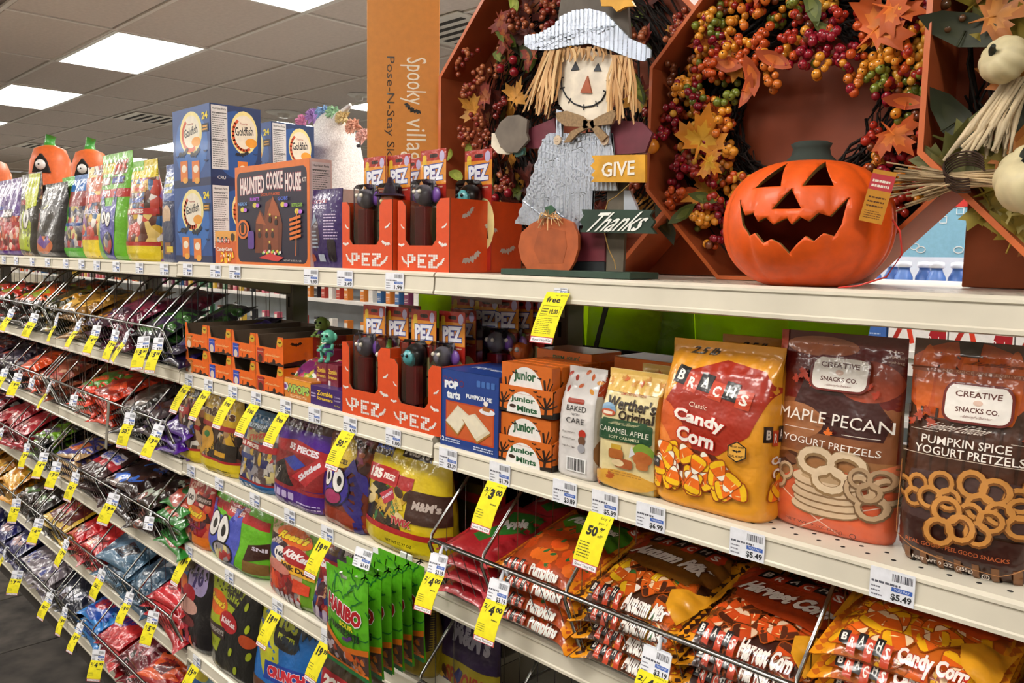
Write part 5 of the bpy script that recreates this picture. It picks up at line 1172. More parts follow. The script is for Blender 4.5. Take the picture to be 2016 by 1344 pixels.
# ================================================================ green bags and shelf goods on the far side
XR0 = at(1690, 640, YB+.42).x
gb = [pillow_mesh('halloween_gift_bag', .25, .34, .04, sheer(h), (lambda A: (A.rect(.08, .1, .92, .93, h2), A.star(.5, .5, .14, '3a4a12', 6, .5))) if 0 else None, 20+i, .005, .02) for i, h in enumerate(('b0c80c', '8ea808', 'c4dc14'))]
rd = random.Random(21)
for i in range(11):
    x = -.95+i*(XR0-.13+.95)/10-.12; 
    o = link('halloween_gift_bag', gb[i % 3], None, (x+.12, YB+.40+.03*(i % 3), H0-.055-.34+.0*rd.random()+(.02 if i % 2 else -.01)), (0, rd.uniform(-.12, .12), rd.uniform(-.2, .2)))
    tag(o, 'lime green plastic Halloween bag hanging under the top shelf, seen through the gap', 'bag', 'lime green bags behind the shelf gap')
m = MB(); m.tube([(-.9, YB+.435, H0-.052), (XR0, YB+.435, H0-.052)], .006, steel, 8)
for x_ in (-.9, XR0): m.tube([(x_, YB+.435, H0-.052), (x_, YB+.30, H0-.022)], .005, steel, 6)
m.obj('hanging_rail', g)
XR = at(1690, 640, YB+.2).x
m = MB(); m.box(-.75, XR, YB+.16, YB+.17, H0-.50, H0-.19, mat('1c1512', 'matt')); tag(m.obj('dark_stock_panel', None), 'dark panel standing in for stock in front of the lime green bags', 'dark panel')  # dark panel added in place of stock, darkening the lower gap
m = MB(); m.prism([(0, .0), (.012, 0), (.06, .16), (.046, .16)], 0, .004, mat('1c1512', 'card')); p = at(1165, 665, YB+.15); tag(m.obj('black_strap', None, (p.x, YB+.15, H0-.21)), 'black strap hanging in front of the lime green bags', 'strap')
# next aisle: bright shelf with bottles and cereal cartons
FY = 2.4; wsh = mat('d8d4ce', 'shelf'); t = thing('far_shelving_unit', 'white shelving of the next aisle seen through the gaps', 'shelving', (0, FY, 0))
def zpx(px, py): return at(px, py, FY).z
for z_ in (zpx(1750, 566)-.005, zpx(1750, 672)-.03, 1.1, .75, .4):
    m = MB(); m.box(-13, 2.2, -.02, .42, z_-.03, z_, wsh, .002); m.obj('shelf_board', t)
m = MB(); m.box(-13, 2.2, .42, .44, 0, 2.15, mat('b8c4cc', 'shelf')); m.obj('back_panel', t)
m = MB(); m.box(-13, 2.2, .0, .42, 2.06, 2.1, wsh); m.obj('canopy', t)
m = MB(); m.box(-4, 2.2, -.0, .06, 2.035, 2.058, emit('added_strip_light', (1, .97, .93), 14.0)); m.obj('added_strip_light', t)  # glowing strip added to brighten the next aisle
za = zpx(1750, 566)-.005
m = MB(); A = Art(1.5, .5); icons = 'eef4f6'
for k in range(46): x, y = rd.random(), rd.random(); A.rr(x, y, x+.045, y+.1, icons, .3) if k % 2 else ring(A, x, y, .02, .006, icons)
m.box(-.6, .9, -.02, -.015, za+.13, za+.32, mat('7fb2cc', 'paper')); 
A = Art(1.5, .19, 'paper')
for k in range(40):
    x, y = rd.uniform(.02, .96), rd.uniform(.1, .9); ring(A, x, y, .008, .0025, icons, 1.4) if k % 2 else A.line([(x, y), (x+.016, y), (x+.016, y+.13), (x, y+.13), (x, y)], .002, icons)
m.art(A, *panel(-.6, za+.13, -.021)); m.sm = [False]*len(m.f); m.nrm = {}; m.obj('blue_sign_panel', t)
m = MB(); m.box(-.6, .9, -.025, -.02, za+.32, za+.42, mat('c83430', 'plastic')); m.obj('red_header', t)
bt = MB(); blu = mat('4a6fb0', 'plastic'); bt.lathe([(.0, 0), (.034, .0), (.036, .01), (.034, .05), (.022, .075), (.020, .085), (.027, .09)], blu, 14); bb_ = bt.mesh('bottle_body'); bt = MB(); bt.lathe([(.027, .0), (.029, .006), (.026, .022), (.0, .026)], mat('e9e9ee', 'plastic'), 14); bc_ = bt.mesh('bottle_cap')
for k in range(9):
    t2 = thing('blue_bottle', 'blue bottle with a white cap on the next aisle shelf', 'bottle', (-.12+.062*k+(.03 if k > 5 else 0), FY+.04+.05*(k % 2), za), 0, 'blue bottles in the next aisle')
    link('bottle_body', bb_, t2); link('bottle_cap', bc_, t2, (0, 0, .088))
def d_k(A): A.rect(0, 0, 1, 1, 'e6e2de'); A.shape(OVAL, .16, .72, .12, 'a8241c', .7); A.line([(.1, .45), (.3, .8)], .08, 'a8241c'); A.line([(.38, .95), (.33, .7), (.42, .45)], .08, 'd23a22'); A.line([(.58, .95), (.36, .72)], .08, 'd23a22'); A.poly([(.52, .0), (.72, .62), (.98, .62), (.98, 0)], 'a01624'); A.text('Red', .78, .5, .18, .1, 'f0ece8'); A.text('Berries', .78, .36, .26, .09, 'f0ece8')
zc = zpx(1750, 672)-.03
for k in range(4):
    H_ = .30; F = Art(.222, H_, 'card'); F.W = .222; A = Art(.222, H_, 'card'); d_k(A)
    if k == 0: A.rect(.62, .62, .98, .72, '4a9a3a')
    a = at(1749, 655, FY-.005).x+.228*k; z1 = zpx(1850, 632)
    m = carton(.222, .06, H_, 'e6e2de', A); o = m.obj('cereal_carton', None, (a, FY-.005, zc-.10)); tag(o, 'white and red cereal carton in the next aisle, %s from the left' % ('first', 'second', 'third', 'fourth')[k], 'carton')
tag(carton(.085, .06, .16, '3a62a8', Art(.085, .16).rect(0, 0, 1, .2, 'd8d8dc').lines(.1, .3, .9, .7, 4, 'a8bce0')).obj('blue_carton', None, (at(1703, 650, FY-.005).x, FY-.005, zc-.04)), 'small blue carton left of the cereal cartons in the next aisle', 'carton')
cols = ['a8382a', 'c8752a', 'd8d4cc', '2f5a8a', '6a2a4a', '3a6a4a', 'c8a23a', '5a3022', 'b85a6a', '26262a']
prm = {}
for k in range(120):
    x = -12.6+k*.105; 
    if k % 12 == 11 or x > -.3: continue
    h = cols[(k//4+k % 3) % len(cols)]
    if h not in prm: F = Art(.05, .13); F.rect(.1, .55, .9, .85, 'd8d0c4').lines(.1, .15, .9, .4, 3, 'e0d8cc'); prm[h] = carton(.05, .05, .13, h, F).mesh('drugstore_box')
    for lv, zz in enumerate((za-.14, 1.10)):
        if lv and k % 2: continue
        tag(link('drugstore_box', prm[h], None, (x, FY+.0, (zc if lv == 0 else zz))), 'small coloured box in the row on the next aisle shelf', 'box', 'small boxes in the next aisle')
# ================================================================ top shelf, left part
def d_gold(A, side=False):
    A.rect(0, 0, 1, 1, '1c4888' if not side else '16305e'); A.ell(.5, .52, .44, .42, '2a66b0' if not side else '1f4f90'); A.rect(0, 0, 1, .10, '14244e')  # side face coloured darker to imitate its shade
    cx = .5 if not side else .66
    A.ell(cx, .68, .3 if not side else .27, .27, 'e8d890'); A.ell(cx, .68, .24, .22, 'e6dcc8'); 
    A.line([(cx+.22*math.cos(t_), .66+.20*math.sin(t_)) for t_ in np.linspace(2.2, 5.2, 12)], .05, 'c8502a')
    A.text('Goldfish', cx, .70, .36, .11, '1a1c24', .02, .12); A.ell(cx+.14, .56, .12, .06, 'e0962a'); A.text('Pepperidge', cx, .79, .15, .03, 'a8483a')
    for x, y, r in ((.3, .22, .2), (.62, .2, .22)):
        if side and x < .5: continue
        A.rect(x-.1, y-.14, x+.1, y+.12, 'd8782a'); A.ell(x, y+.02, .07, .05, 'e8dcc8'); A.ell(x+.03, y-.13, .07, .04, 'e0a03a')
        A.bat(x, y+.2, .15, '101828', .2)
    if not side: A.text('24', .88, .86, .15, .09, 'e8d22a', .04); A.rect(.8, .66, .97, .76, '1a1c2a'); A.lines(.82, .68, .95, .75, 2, 'e0a02a', .6)
    for x, y in ((.12, .4), (.88, .42), (.9, .3)): A.bat(x, y, .05, '16305c')
    if side: nutrition(A, .02, .2, .33, .98); A.text('CRU', .2, .1, .16, .04, 'd0d0d4', .02)
GY = .02
for k, (zb_, lb) in enumerate(((0, 'lower blue snack cracker carton of the front stack'), (1, 'upper blue snack cracker carton of the front stack'))):
    g_ = carton_at('cracker_carton', lb, 'carton', 347, 419, 514, (368, 219)[k], GY, .155, 3, 1, '1c3f7c', d_gold, lambda A: d_gold(A, True), zb=zb_*(at(347, 371, GY).z-Z(3, 1)))
gk = dup(g_, 'upper blue cracker carton standing behind the front stack'); gk.location = (-1.446, GY+.28, g_.location.z+.0); gk.rotation_euler = (0, 0, -.0)
gk2 = dup(gk, 'lower blue cracker carton behind the front stack'); gk2.location.z -= .225
tag(stand('kids_snack_pouch', 'dark blue cartoon snack carton left of the goldfish cartons', 'carton', 318, 347, 512, 325, .03, .05, 3, 1, '26345e', lambda A: (A.rect(0, .62, 1, 1, '3f5a9a'), A.ell(.45, .48, .3, .1, 'c8a888'), A.rr(.2, .2, .9, .42, '23345a', .3), A.rect(.3, .08, .7, .2, '8a5a3a'), A.lines(.25, .7, .8, .9, 3, 'c8c060', .5), A.ell(.5, .56, .3, .06, '5a3a22'), A.rect(.4, .1, .85, .16, 'd8b82a')), 'block', 31, .0005), kind=None) if 0 else stand('kids_snack_pouch', 'dark blue snack pouch with a figure left of the cracker cartons', 'snack pouch', 318, 346, 512, 325, .03, .05, 3, 1, '26345e', lambda A: (A.rect(0, .62, 1, 1, '3f5a9a'), A.ell(.45, .48, .3, .1, 'c8a888'), A.rr(.2, .2, .9, .42, '23345a', .3), A.rect(.3, .08, .7, .2, '8a5a3a'), A.lines(.25, .7, .8, .9, 3, 'c8c060', .5), A.rect(.4, .1, .85, .16, 'd8b82a')), 'block', 31, .0005)
def d_smallcc(A): A.rect(0, 0, 1, 1, 'd0602a'); A.rect(0, .7, 1, 1, 'e0a04a'); tiles(A, .4, .72, .6, .16, 0); A.text('Candy Corn', .45, .45, .75, .14, 'f0e8dc', .04, out='b02818'); A.scatter(lambda x, y, r, l: A.corn(x, y, .16, r.uniform(0, 6), l), (.3, .1, .8, .3), 10, 2); A.star(.85, .82, .1, '3a2412', 6, .8)
carton_at('small_candy_corn_bag', 'small orange Candy Corn box before the blue cracker cartons', 'candy box', 425, 466, 516, 455, .005, .06, 3, 1, 'd0602a', d_smallcc)
def d_haunt(A):
    A.rect(0, 0, 1, 1, 'd8702a'); A.rr(.03, .025, .97, .94, '1a1430', .08)
    for i, (w_, x, ww) in enumerate((('HAUNTED', .25, .34), ('COOKIE', .56, .22), ('HOUSE', .8, .2))): A.text(w_, x, .80+(.03 if i == 1 else 0), ww, .17, 'e8dcd8', .03, .02*(1-i), 0, 'a84a5a', .03)
    A.text('KIT', .94, .81, .05, .04, 'e8dcd8'); A.text('CHOCOLATE FLAVORED', .5, .70, .26, .028, 'd8602a', .02)
    A.poly([(.28, .12), (.3, .45), (.36, .55), (.42, .48), (.44, .62), (.52, .66), (.6, .6), (.66, .4), (.64, .12)], '6a3018'); A.poly([(.4, .15), (.4, .4), (.5, .58), (.6, .4), (.6, .15)], '7e3c20')
    for P_ in ([(.3, .42), (.36, .53), (.44, .4)], [(.46, .5), (.54, .68), (.64, .48)]): A.poly(P_, 'a05028')
    for x, y in ((.45, .3), (.53, .3), (.49, .18), (.35, .3), (.58, .42), (.5, .45)): A.rr(x-.02, y-.03, x+.02, y+.03, '2a120a', .4); A.ell(x, y+.05, .012, .012, 'd8c860')
    for k in range(14): A.ell(.4+.018*k, .12+.01*(k % 3), .014, .014, ('8ac85a', 'e8e0e0', 'd84a6a', 'e8c83a')[k % 4])
    A.poly([(.34, .07), (.5, .12), (.68, .08), (.6, .04)], 'c83a3a'); A.ell(.12, .36, .09, .1, 'd8702a'); A.ell(.12, .36, .065, .075, '1a1430'); A.ell(.12, .36, .05, .06, 'd8702a'); A.rr(.09, .32, .14, .42, '1a1208', .4); A.rr(.19, .16, .28, .34, '5a3a8a', .2)
    for x, y, c_, t_ in ((.12, .62, '6a9ad8', 'NERDS'), (.3, .66, 'b05ad8', 'RUNTS'), (.68, .65, '4a6ad8', 'GOBS'), (.86, .58, '8ab83a', 'BOTTLE CAPS')): A.text(t_, x, y, .13, .035, c_, .03); A.ell(x, y-.06, .03, .025, 'd8c84a'); A.ell(x+.04, y-.065, .025, .02, 'b86ad8')
    for k in range(5): A.line([(.77, .26+k*.045), (.9, .29+k*.045)], .018, 'd8702a')
    A.line([(.84, .1), (.86, .52)], .008, 'd8702a'); A.text('NET WT 26 OZ (1.6 LB)', .8, .05, .22, .02, 'd0c8c0')
def d_haunt_side(A): A.rect(0, 0, 1, 1, 'd8b0a8'); nutrition(A, .08, .35, .95, .97, 'd8c8c8')
carton_at('cookie_house_carton', 'orange framed black haunted cookie house kit carton', 'carton', 466, 611, 519, 330, .004, .06, 2, 1, 'd8702a', d_haunt, d_haunt_side, kind='card')
carton_at('white_carton', 'pale carton edge behind the purple cookie house pouch', 'carton', 628, 655, 519, 372, .16, .1, 2, 1, 'c8c0c0', lambda A: nutrition(A, .05, .4, .95, .97))
def d_hp(A):
    A.rect(0, 0, 1, 1, '35205e'); A.text('HAUNTED', .38, .90, .5, .045, 'd8d0e8', .02); A.text('COOKIE', .38, .84, .5, .045, 'b04a5a', .02); A.text('HOUSE', .36, .77, .46, .055, 'd8d0e8', .03)
    A.poly([(.1, .3), (.12, .55), (.3, .68), (.42, .55), (.46, .35), (.3, .2)], '4a3844'); A.poly([(.1, .5), (.28, .7), (.36, .6)], '8a9ab0'); A.lines(.15, .25, .4, .5, 5, 'a8b8c8', .4); A.lines(.58, .36, .92, .7, 9, 'c8b8d8', .4); A.ell(.15, .12, .1, .05, 'a8502a'); A.rect(.36, .08, .54, .17, 'b8c0d0'); A.rr(.66, .08, .86, .36, '241a22', .3)
stand('cookie_house_pouch', 'purple haunted cookie pouch beside the orange framed cookie carton', 'cookie pouch', 612, 676, 520, 372, .0, .03, 2, 1, '35205e', d_hp, 'pillow', 41, .001)
# bags of assorted candy
MIX = mix_mat('assorted', ['c8a02a', '5a2a1a', 'b83a2a', '8a5a9a', 'd8d0c8', '2a5a8a', 'a8381c', '3a2418', 'd8b86a'], 34)
MIXR = mix_mat('reds', ['a01c24', 'b83030', '5a1a1c', 'd8b8a8', '7a1420', 'c85a3a'], 40)
MIXD = mix_mat('dark', ['2a1612', '3f2218', '8a5a3a', 'b8a898', '1c100e', '5a2a1c', 'a8845a'], 42)
MIXS = mix_mat('silver', ['8a8488', '5a5458', 'b8b0b0', '3a2a2a', '2a3a6a', 'a83a3a', 'c8b87a'], 42)
def eye(A, x, y, r, px_=.35, c='e8e4e0'): A.ell(x, y, r*1.15, -r*1.3, '16141a'); A.ell(x, y, r, -r*1.15, c); A.ell(x+r*px_*.5, y-.0, r*.42, -r*.5, '16141a')
def logo(A, x, y, w_, h_, t_, c='efe8e0', bg='3a1c12', out=None, rot=0): 
    A.rr(x-w_*.58, y-h_*.75, x+w_*.58, y+h_*.75, bg, .15); A.text(t_, x, y, w_, h_, c, .05, rot, .12, out or None)
def monster(A, x, y, s_, col='4a4a9e', dark='2a2a6e'):
    A.poly([(x-.42*s_, y+.55*s_), (x-.2*s_, y+.42*s_), (x+.2*s_, y+.42*s_), (x+.5*s_, y+.62*s_), (x+.55*s_, y), (x+.42*s_, y-.6*s_), (x-.05*s_, y-.66*s_), (x-.38*s_, y-.2*s_), (x-.5*s_, y+.2*s_)], col)
    for q in (-1, 1):
        A.poly([(x+q*.42*s_-.06, y+.42*s_), (x+q*.5*s_, y+.85*s_), (x+q*.2*s_, y+.45*s_)], dark)
        for k in range(3): A.line([(x+q*.44*s_-.04, y+.5*s_+k*.09*s_), (x+q*.3*s_, y+.52*s_+k*.08*s_)], .025, '6a6ac0')
    eye(A, x-.22*s_, y+.2*s_, .13*s_); eye(A, x+.08*s_, y+.16*s_, .15*s_)
    A.ell(x+.12*s_, y-.3*s_, .30*s_, .22*s_, '16141a'); A.ell(x+.12*s_, y-.31*s_, .26*s_, .19*s_, MIXS)
def d_purple(A): A.rect(0, .5, 1, 1, '4a1c7a'); A.text('Skittles', .4, .8, .4, .06, 'd8d0e8', .04, 0, .2); logo(A, .35, .62, .4, .05, 'SNICKERS', '3a5ab8', '4a3022'); logo(A, .2, .52, .3, .04, 'TWIX', 'd8b06a', 'b88a4a'); logo(A, .7, .54, .2, .07, 'm&m', 'd8d0d0', '2a1a1a'); A.rect(0, .38, 1, .43, 'a82028'); A.rect(0, 0, 1, .06, '4a1c7a')
def d_gmon(A): A.rect(0, 0, 1, 1, '2a2620'); A.poly([(.1, .1), (.05, .5), (.4, .55), (.8, .4), (.75, .05)], 'a8b82a'); eye(A, .25, .42, .1); eye(A, .55, .45, .12); A.poly([(.5, .55), (.4, 1), (.95, .98), (.9, .6)], 'b8c02a'); A.rect(.2, .62, .5, .68, 'a82028')
def d_black(A): A.rect(0, 0, 1, 1, '17141a'); A.ell(.5, .16, .3, .12, 'c8683a'); A.poly([(.25, .2), (.4, .3), (.5, .2), (.6, .3), (.75, .2), (.5, .1)], '5a2a8a'); A.ell(.15, .42, .14, .07, 'b87a6a'); A.ell(.4, .68, .1, .012, 'c8c02a', rot=.2); A.rect(.0, .5, .2, .6, 'a8302a')
def d_mgreen(A): A.rect(0, .32, .5, 1, '52b02a'); A.rect(.5, .62, 1, .9, '8a2a2a'); A.rect(.5, .8, 1, 1, '2a6ab0'); A.rect(0, 0, 1, .12, '4aa02a'); A.rect(.45, .38, .9, .42, '2a4a8a')
def d_yel(A): A.rect(0, .72, 1, .88, 'b85a2a'); A.rect(0, 0, 1, .2, 'd8c01c'); A.rect(0, .2, 1, .24, 'b02824'); A.rect(.1, .6, .9, .68, 'b83a2a'); A.text('SNICKERS', .5, .5, .6, .05, 'd8d0e8', .03)
def d_mon170(A): A.rect(0, 0, 1, 1, '64ac24'); logo(A, .3, .86, .44, .07, "m&m's", 'd8c82a', 'c8a01c'); logo(A, .72, .86, .34, .09, 'TWIX', 'c83a2a', '6a4a22', rot=.2); logo(A, .3, .74, .3, .05, 'Twix', 'd8d0c0', '6a2a1c'); logo(A, .7, .74, .32, .05, 'SNICKERS', '3a5ab8', '3a2218'); A.rect(0, .58, 1, .66, 'b02824'); A.text('170', .4, .62, .22, .06, 'f0ece8', .05); monster(A, .5, .3, .48)
def d_twix(A): A.rect(0, .82, 1, 1, 'd8c01c'); A.rect(0, .9, .5, 1, '6ab02a'); logo(A, .5, .72, .5, .06, 'Twix', 'c83a2a', 'b88a3a'); logo(A, .45, .6, .6, .045, 'SNICKERS', '3a5ab8', '4a2818'); A.rect(0, .46, 1, .52, 'b02824'); A.text('100 PIECES', .5, .49, .6, .04, 'efe8e0', .04); A.rect(0, 0, 1, .15, 'd8c01c'); A.rect(0, .15, 1, .19, 'b02824')
T1 = 3
stand('assorted_candy_bag', 'purple topped assorted candy bag at the left end of the top shelf', 'candy bag', -12, 58, 503, 352, .03, .11, 4, 1, MIXR, d_purple, 'stand', 51, .005)
stand('assorted_candy_bag', 'candy bag with a lime green monster face on the top shelf', 'candy bag', 52, 92, 505, 340, .02, .09, 4, 1, MIXD, d_gmon, 'stand', 52, .005)
stand('assorted_candy_bag', 'black candy bag with a purple bat print on the top shelf', 'candy bag', 88, 140, 508, 360, .02, .10, 3, 1, '17141a', d_black, 'stand', 53, .006)
stand('assorted_candy_bag', 'candy bag with a bright green side panel behind the black bag', 'candy bag', 130, 184, 508, 345, .05, .10, 3, 1, MIXS, d_mgreen, 'stand', 54, .005)
stand('assorted_candy_bag', 'yellow bottomed candy bag left of the blue monster bag', 'candy bag', 180, 226, 509, 325, .05, .10, 3, 1, MIX, d_yel, 'stand', 55, .005)
stand('monster_candy_bag', 'green bag with a blue monster mouth window marked 170 on the top shelf', 'candy bag', 212, 270, 510, 300, .01, .10, 3, 1, '64ac24', d_mon170, 'stand', 56, .004)
stand('assorted_candy_bag', 'yellow and red assorted candy bag marked 100 PIECES right of the monster bag', 'candy bag', 268, 318, 513, 315, .01, .10, 3, 1, MIX, d_twix, 'stand', 57, .005)
# orange pumpkin candy buckets with peeping eyeballs
def bucket(px, yt, Y, lb, w_px):
    p = at(px, 400, Y); zt_ = at(px, yt+8, Y).z; R = w_px/2*(p-CP).length/CF; h = (zt_-H0)/2
    t = thing('pumpkin_bucket', lb, 'pumpkin toy', (p.x, Y, H0), .85); m = MB(); o_ = mat('cf5f22', 'rib'); 
    m.lathe([(R*.5, 0), (R*.9, h*.15), (R*1.0, h*.6), (R*1.0, h*1.3), (R*.92, h*1.7), (R*.7, h*1.93), (R*.25, h*2), (0, h*2)], o_, 28); m.obj('shell', t)
    m = MB(); m.tube([(0, 0, h*1.98), (0, 0, h*2+.02), (.008, 0, h*2+.05)], [R*.30, R*.22, R*.24], mat('3f9a3a', 'plastic'), 10); m.obj('stem', t)
    ez = 2*h-.42*R-.05
    m = MB(); m.prism([(-R*.42, ez-R*.5), (R*.42, ez-R*.5), (R*.25, ez+.1*R), (0, ez+R*.42), (-R*.25, ez+.1*R)], -R*1.02, -R*.8, mat('17120f', 'matt')); m.obj('eye_opening', t)
    m = MB(); m.ball((0, -R*.95, ez-R*.12), R*.26, mat('dcd8d4', 'plastic'), 16, 10); m.ball((0, -R*1.14, ez-R*.12), R*.10, mat('4a7aa8', 'plastic'), 10, 7, (1, .6, 1)); m.ball((0, -R*1.20, ez-R*.12), R*.05, mat('16161a', 'plastic'), 8, 5, (1, .5, 1)); m.obj('eyeball', t)
bucket(103, 277, .28, 'tall orange pumpkin bucket with a blue eyeball peeping out, left of its twin', 68)
bucket(181, 285, .28, 'orange pumpkin bucket with an eyeball just left of the blue monster bag', 64)
bucket(-14, 305, .28, 'orange pumpkin bucket cut by the left edge of the photo', 62)
# ================================================================ middle section, lower shelves: standing bags
def cap(sec_, n): return abs(SZ[sec_][n-1]-SZ[sec_][n])-.048
def bag2(label, px0, px1, yb, yt, n, base, art, seed, T=.085, Yf=-.002, kind='stand', wr=.004, name='candy_bag', sec_=2, hmax=None, rz=0):
    Ym = Yf+T/2; a, b = at(px0, yb, Ym), at(px1, yb, Ym); z0 = Z(sec_, n); H_ = min(at((px0+px1)/2, yt, Ym).z-z0, hmax or cap(sec_, n)); W_ = b.x-a.x
    A = Art(W_, H_, 'film'); art(A); me = Bag(W_, H_, T, kind, wr, seed).mesh(name, mat(base, 'film') if isinstance(base, str) else base, A, None, .008)
    return tag(link(name, me, None, ((a.x+b.x)/2, Ym, z0), (0, 0, rz)), label, 'candy bag')
def blobs(A, n, reg, seed, cols, s_=.1):
    def f(x, y, r, l):
        k = r.randrange(3); c = r.choice(cols)
        if k == 0: A.shape([(-1, -.5), (-.75, 0), (-1, .5), (1, .5), (.8, 0), (1, -.5)], x, y, s_*r.uniform(.6, 1.1), c, r.uniform(0, 3), l)
        elif k == 1: A.shape(OVAL, x, y, s_*r.uniform(.5, .9), c, r.uniform(0, 3), l)
        else: A.shape([(-1, -.7), (-.4, -.8), (1, -.4), (.8, .6), (-.7, .7)], x, y, s_*r.uniform(.5, .9), c, r.uniform(0, 3), l)
    return A.scatter(f, reg, n, seed, 6)
CH_ = ['3a1c12', '5a2a18', 'c8a23a', 'a82028', 'd8d0c8', '2a4a9a', '8a5a3a', '4a1c1a', '2f7a3a']
def d_mm1(A): blobs(A, 26, (.1, .2, .9, .8), 1, ['2a1812', 'a82028', '2a4a9a', '3f2a20', '8a1a20', 'c8c0b8', '1c120e']); A.rect(0, .84, .62, 1, 'c8a81c'); A.text('m&m', .4, .9, .4, .07, '4a2412', .05); A.rect(.55, .86, 1, 1, '2a1612'); A.rect(0, .62, .55, .72, 'a82028'); A.text('35', .25, .67, .2, .06, 'efe8e0', .05); A.rect(0, .0, 1, .17, 'd0b81c'); A.rect(0, .17, 1, .2, 'a82028')
def d_mm2(A): A.rect(0, .6, 1, 1, 'd0a81c'); blobs(A, 22, (.1, .2, .9, .56), 2, ['c8941c', '2a1a14', 'd8b02a', '3f2a20', '8a5a2a', '1c120e', 'd8a82a']); A.ell(.3, .42, .2, .14, 'd0982a'); A.ell(.28, .46, .08, .04, '2f7a3a'); A.rect(0, .56, 1, .62, 'a82028'); A.text("m&m's", .5, .76, .8, .12, '4a2412', .05, out='e8dcc0', ow=.03); A.poly([(.5, .2), (.95, .2), (.95, .4), (.6, .42)], '241813'); A.rect(.55, .24, .8, .3, 'c8941c'); A.rect(0, 0, 1, .17, 'd0b81c'); A.rect(0, .17, 1, .2, 'a82028'); A.lines(.6, .04, .9, .1, 2, '4a3c10')
def d_35(A): blobs(A, 40, (.08, .12, .92, .55), 3, ['8a8488', 'c8c0b8', '5a4a48', '2a2a5a', 'c8a23a', '3a2a28', 'b8b0a8']); A.rect(0, .84, 1, 1, '2a6a9a'); logo(A, .4, .8, .5, .06, 'MILKY WAY', 'b8c8d8', '4a5a64'); logo(A, .5, .68, .5, .07, 'TWIX', 'b83a2a', 'a08a5a', rot=.2); A.rect(.0, .52, 1, .6, 'a82028'); A.text('35 PIECES', .35, .56, .5, .05, 'efe8e0', .05); A.rect(.1, .38, .5, .44, '2a3a7a'); A.rect(0, 0, 1, .1, '1c5f9a'); A.rect(0, .1, 1, .13, '8a2028'); [A.rr(.08+.12*k, .02, .16+.12*k, .08, 'c8d0e0', .2) for k in range(4)]
def d_skit(A):
    A.rect(0, .85, 1, 1, '3a1018'); A.text('Skittles', .5, .92, .5, .07, '8a6a7a', .04); A.rect(0, .68, 1, .85, '4a1c8a'); A.poly([(0, .68), (.5, .74), (1, .66), (1, .56), (0, .58)], 'a81c28'); A.text('55 PIECES', .62, .65, .5, .07, 'efe8f0', .05, -.05)
    A.poly([(.08, .22), (.05, .58), (.6, .6), (.95, .56), (.95, .25)], '8a1a20'); A.poly([(.1, .4), (.3, .5), (.55, .25), (.4, .22), (.1, .25)], '231a1c'); A.text('MILKY', .2, .32, .2, .05, 'c8c0b8', .04, .8); A.poly([(.5, .35), (.9, .62), (.97, .5), (.75, .28)], 'b82830'); A.text('Skittles', .76, .45, .34, .07, 'e6e0e8', .05, .6); A.poly([(.3, .5), (.5, .58), (.7, .5), (.55, .42)], '2a3a9a'); A.poly([(.28, .22), (.32, .4), (.48, .34)], '2a1c14')
    A.rect(0, 0, 1, .2, '4a1c7e'); A.rect(0, .2, 1, .24, '8a1c28'); [A.rr(.1+.12*k, .09, .19+.12*k, .17, 'b8a8d0', .2) for k in range(4)]; A.lines(.6, .05, .95, .12, 2, 'c8b8e0')
def d_spider(A):
    A.rect(0, 0, 1, 1, '6a2816'); A.rect(0, 0, 1, .2, '8a3018'); blobs(A, 18, (.5, .4, .95, .95), 5, ['5a2a1a', '8a3a5a', '3a1a1a', 'a8502a']); A.text('Laffy Taffy', .78, .88, .5, .06, '2a1418', .03, -.2)
    A.ell(.4, .78, .3, .16, 'c8a81c'); A.text('50', .3, .8, .24, .14, '2a1a10', .06); A.text('PIECES', .42, .69, .3, .05, '2a1a10', .04)
    for k in range(5): A.line([(.5, .45-.03*k), (.75+.03*k, .56-.1*k), (.86+.01*k, .42-.1*k), (.82, .28-.06*k)], .06, '2c2270'); 
    for k in range(3): A.line([(.5, .5), (.68, .64+.04*k), (.9, .58-.06*k), (.95, .42)], .05, '352a84')
    A.ell(.36, .42, .34, .2, '16123a'); A.ell(.36, .42, .31, .185, '3c2e9a'); A.ell(.35, .31, .2, .085, '16121e'); A.ell(.35, .315, .17, .07, '9a2a5a'); eye(A, .18, .5, .10); eye(A, .44, .49, .12); A.text('MINI', .1, .08, .14, .06, 'c86a5a', .03)
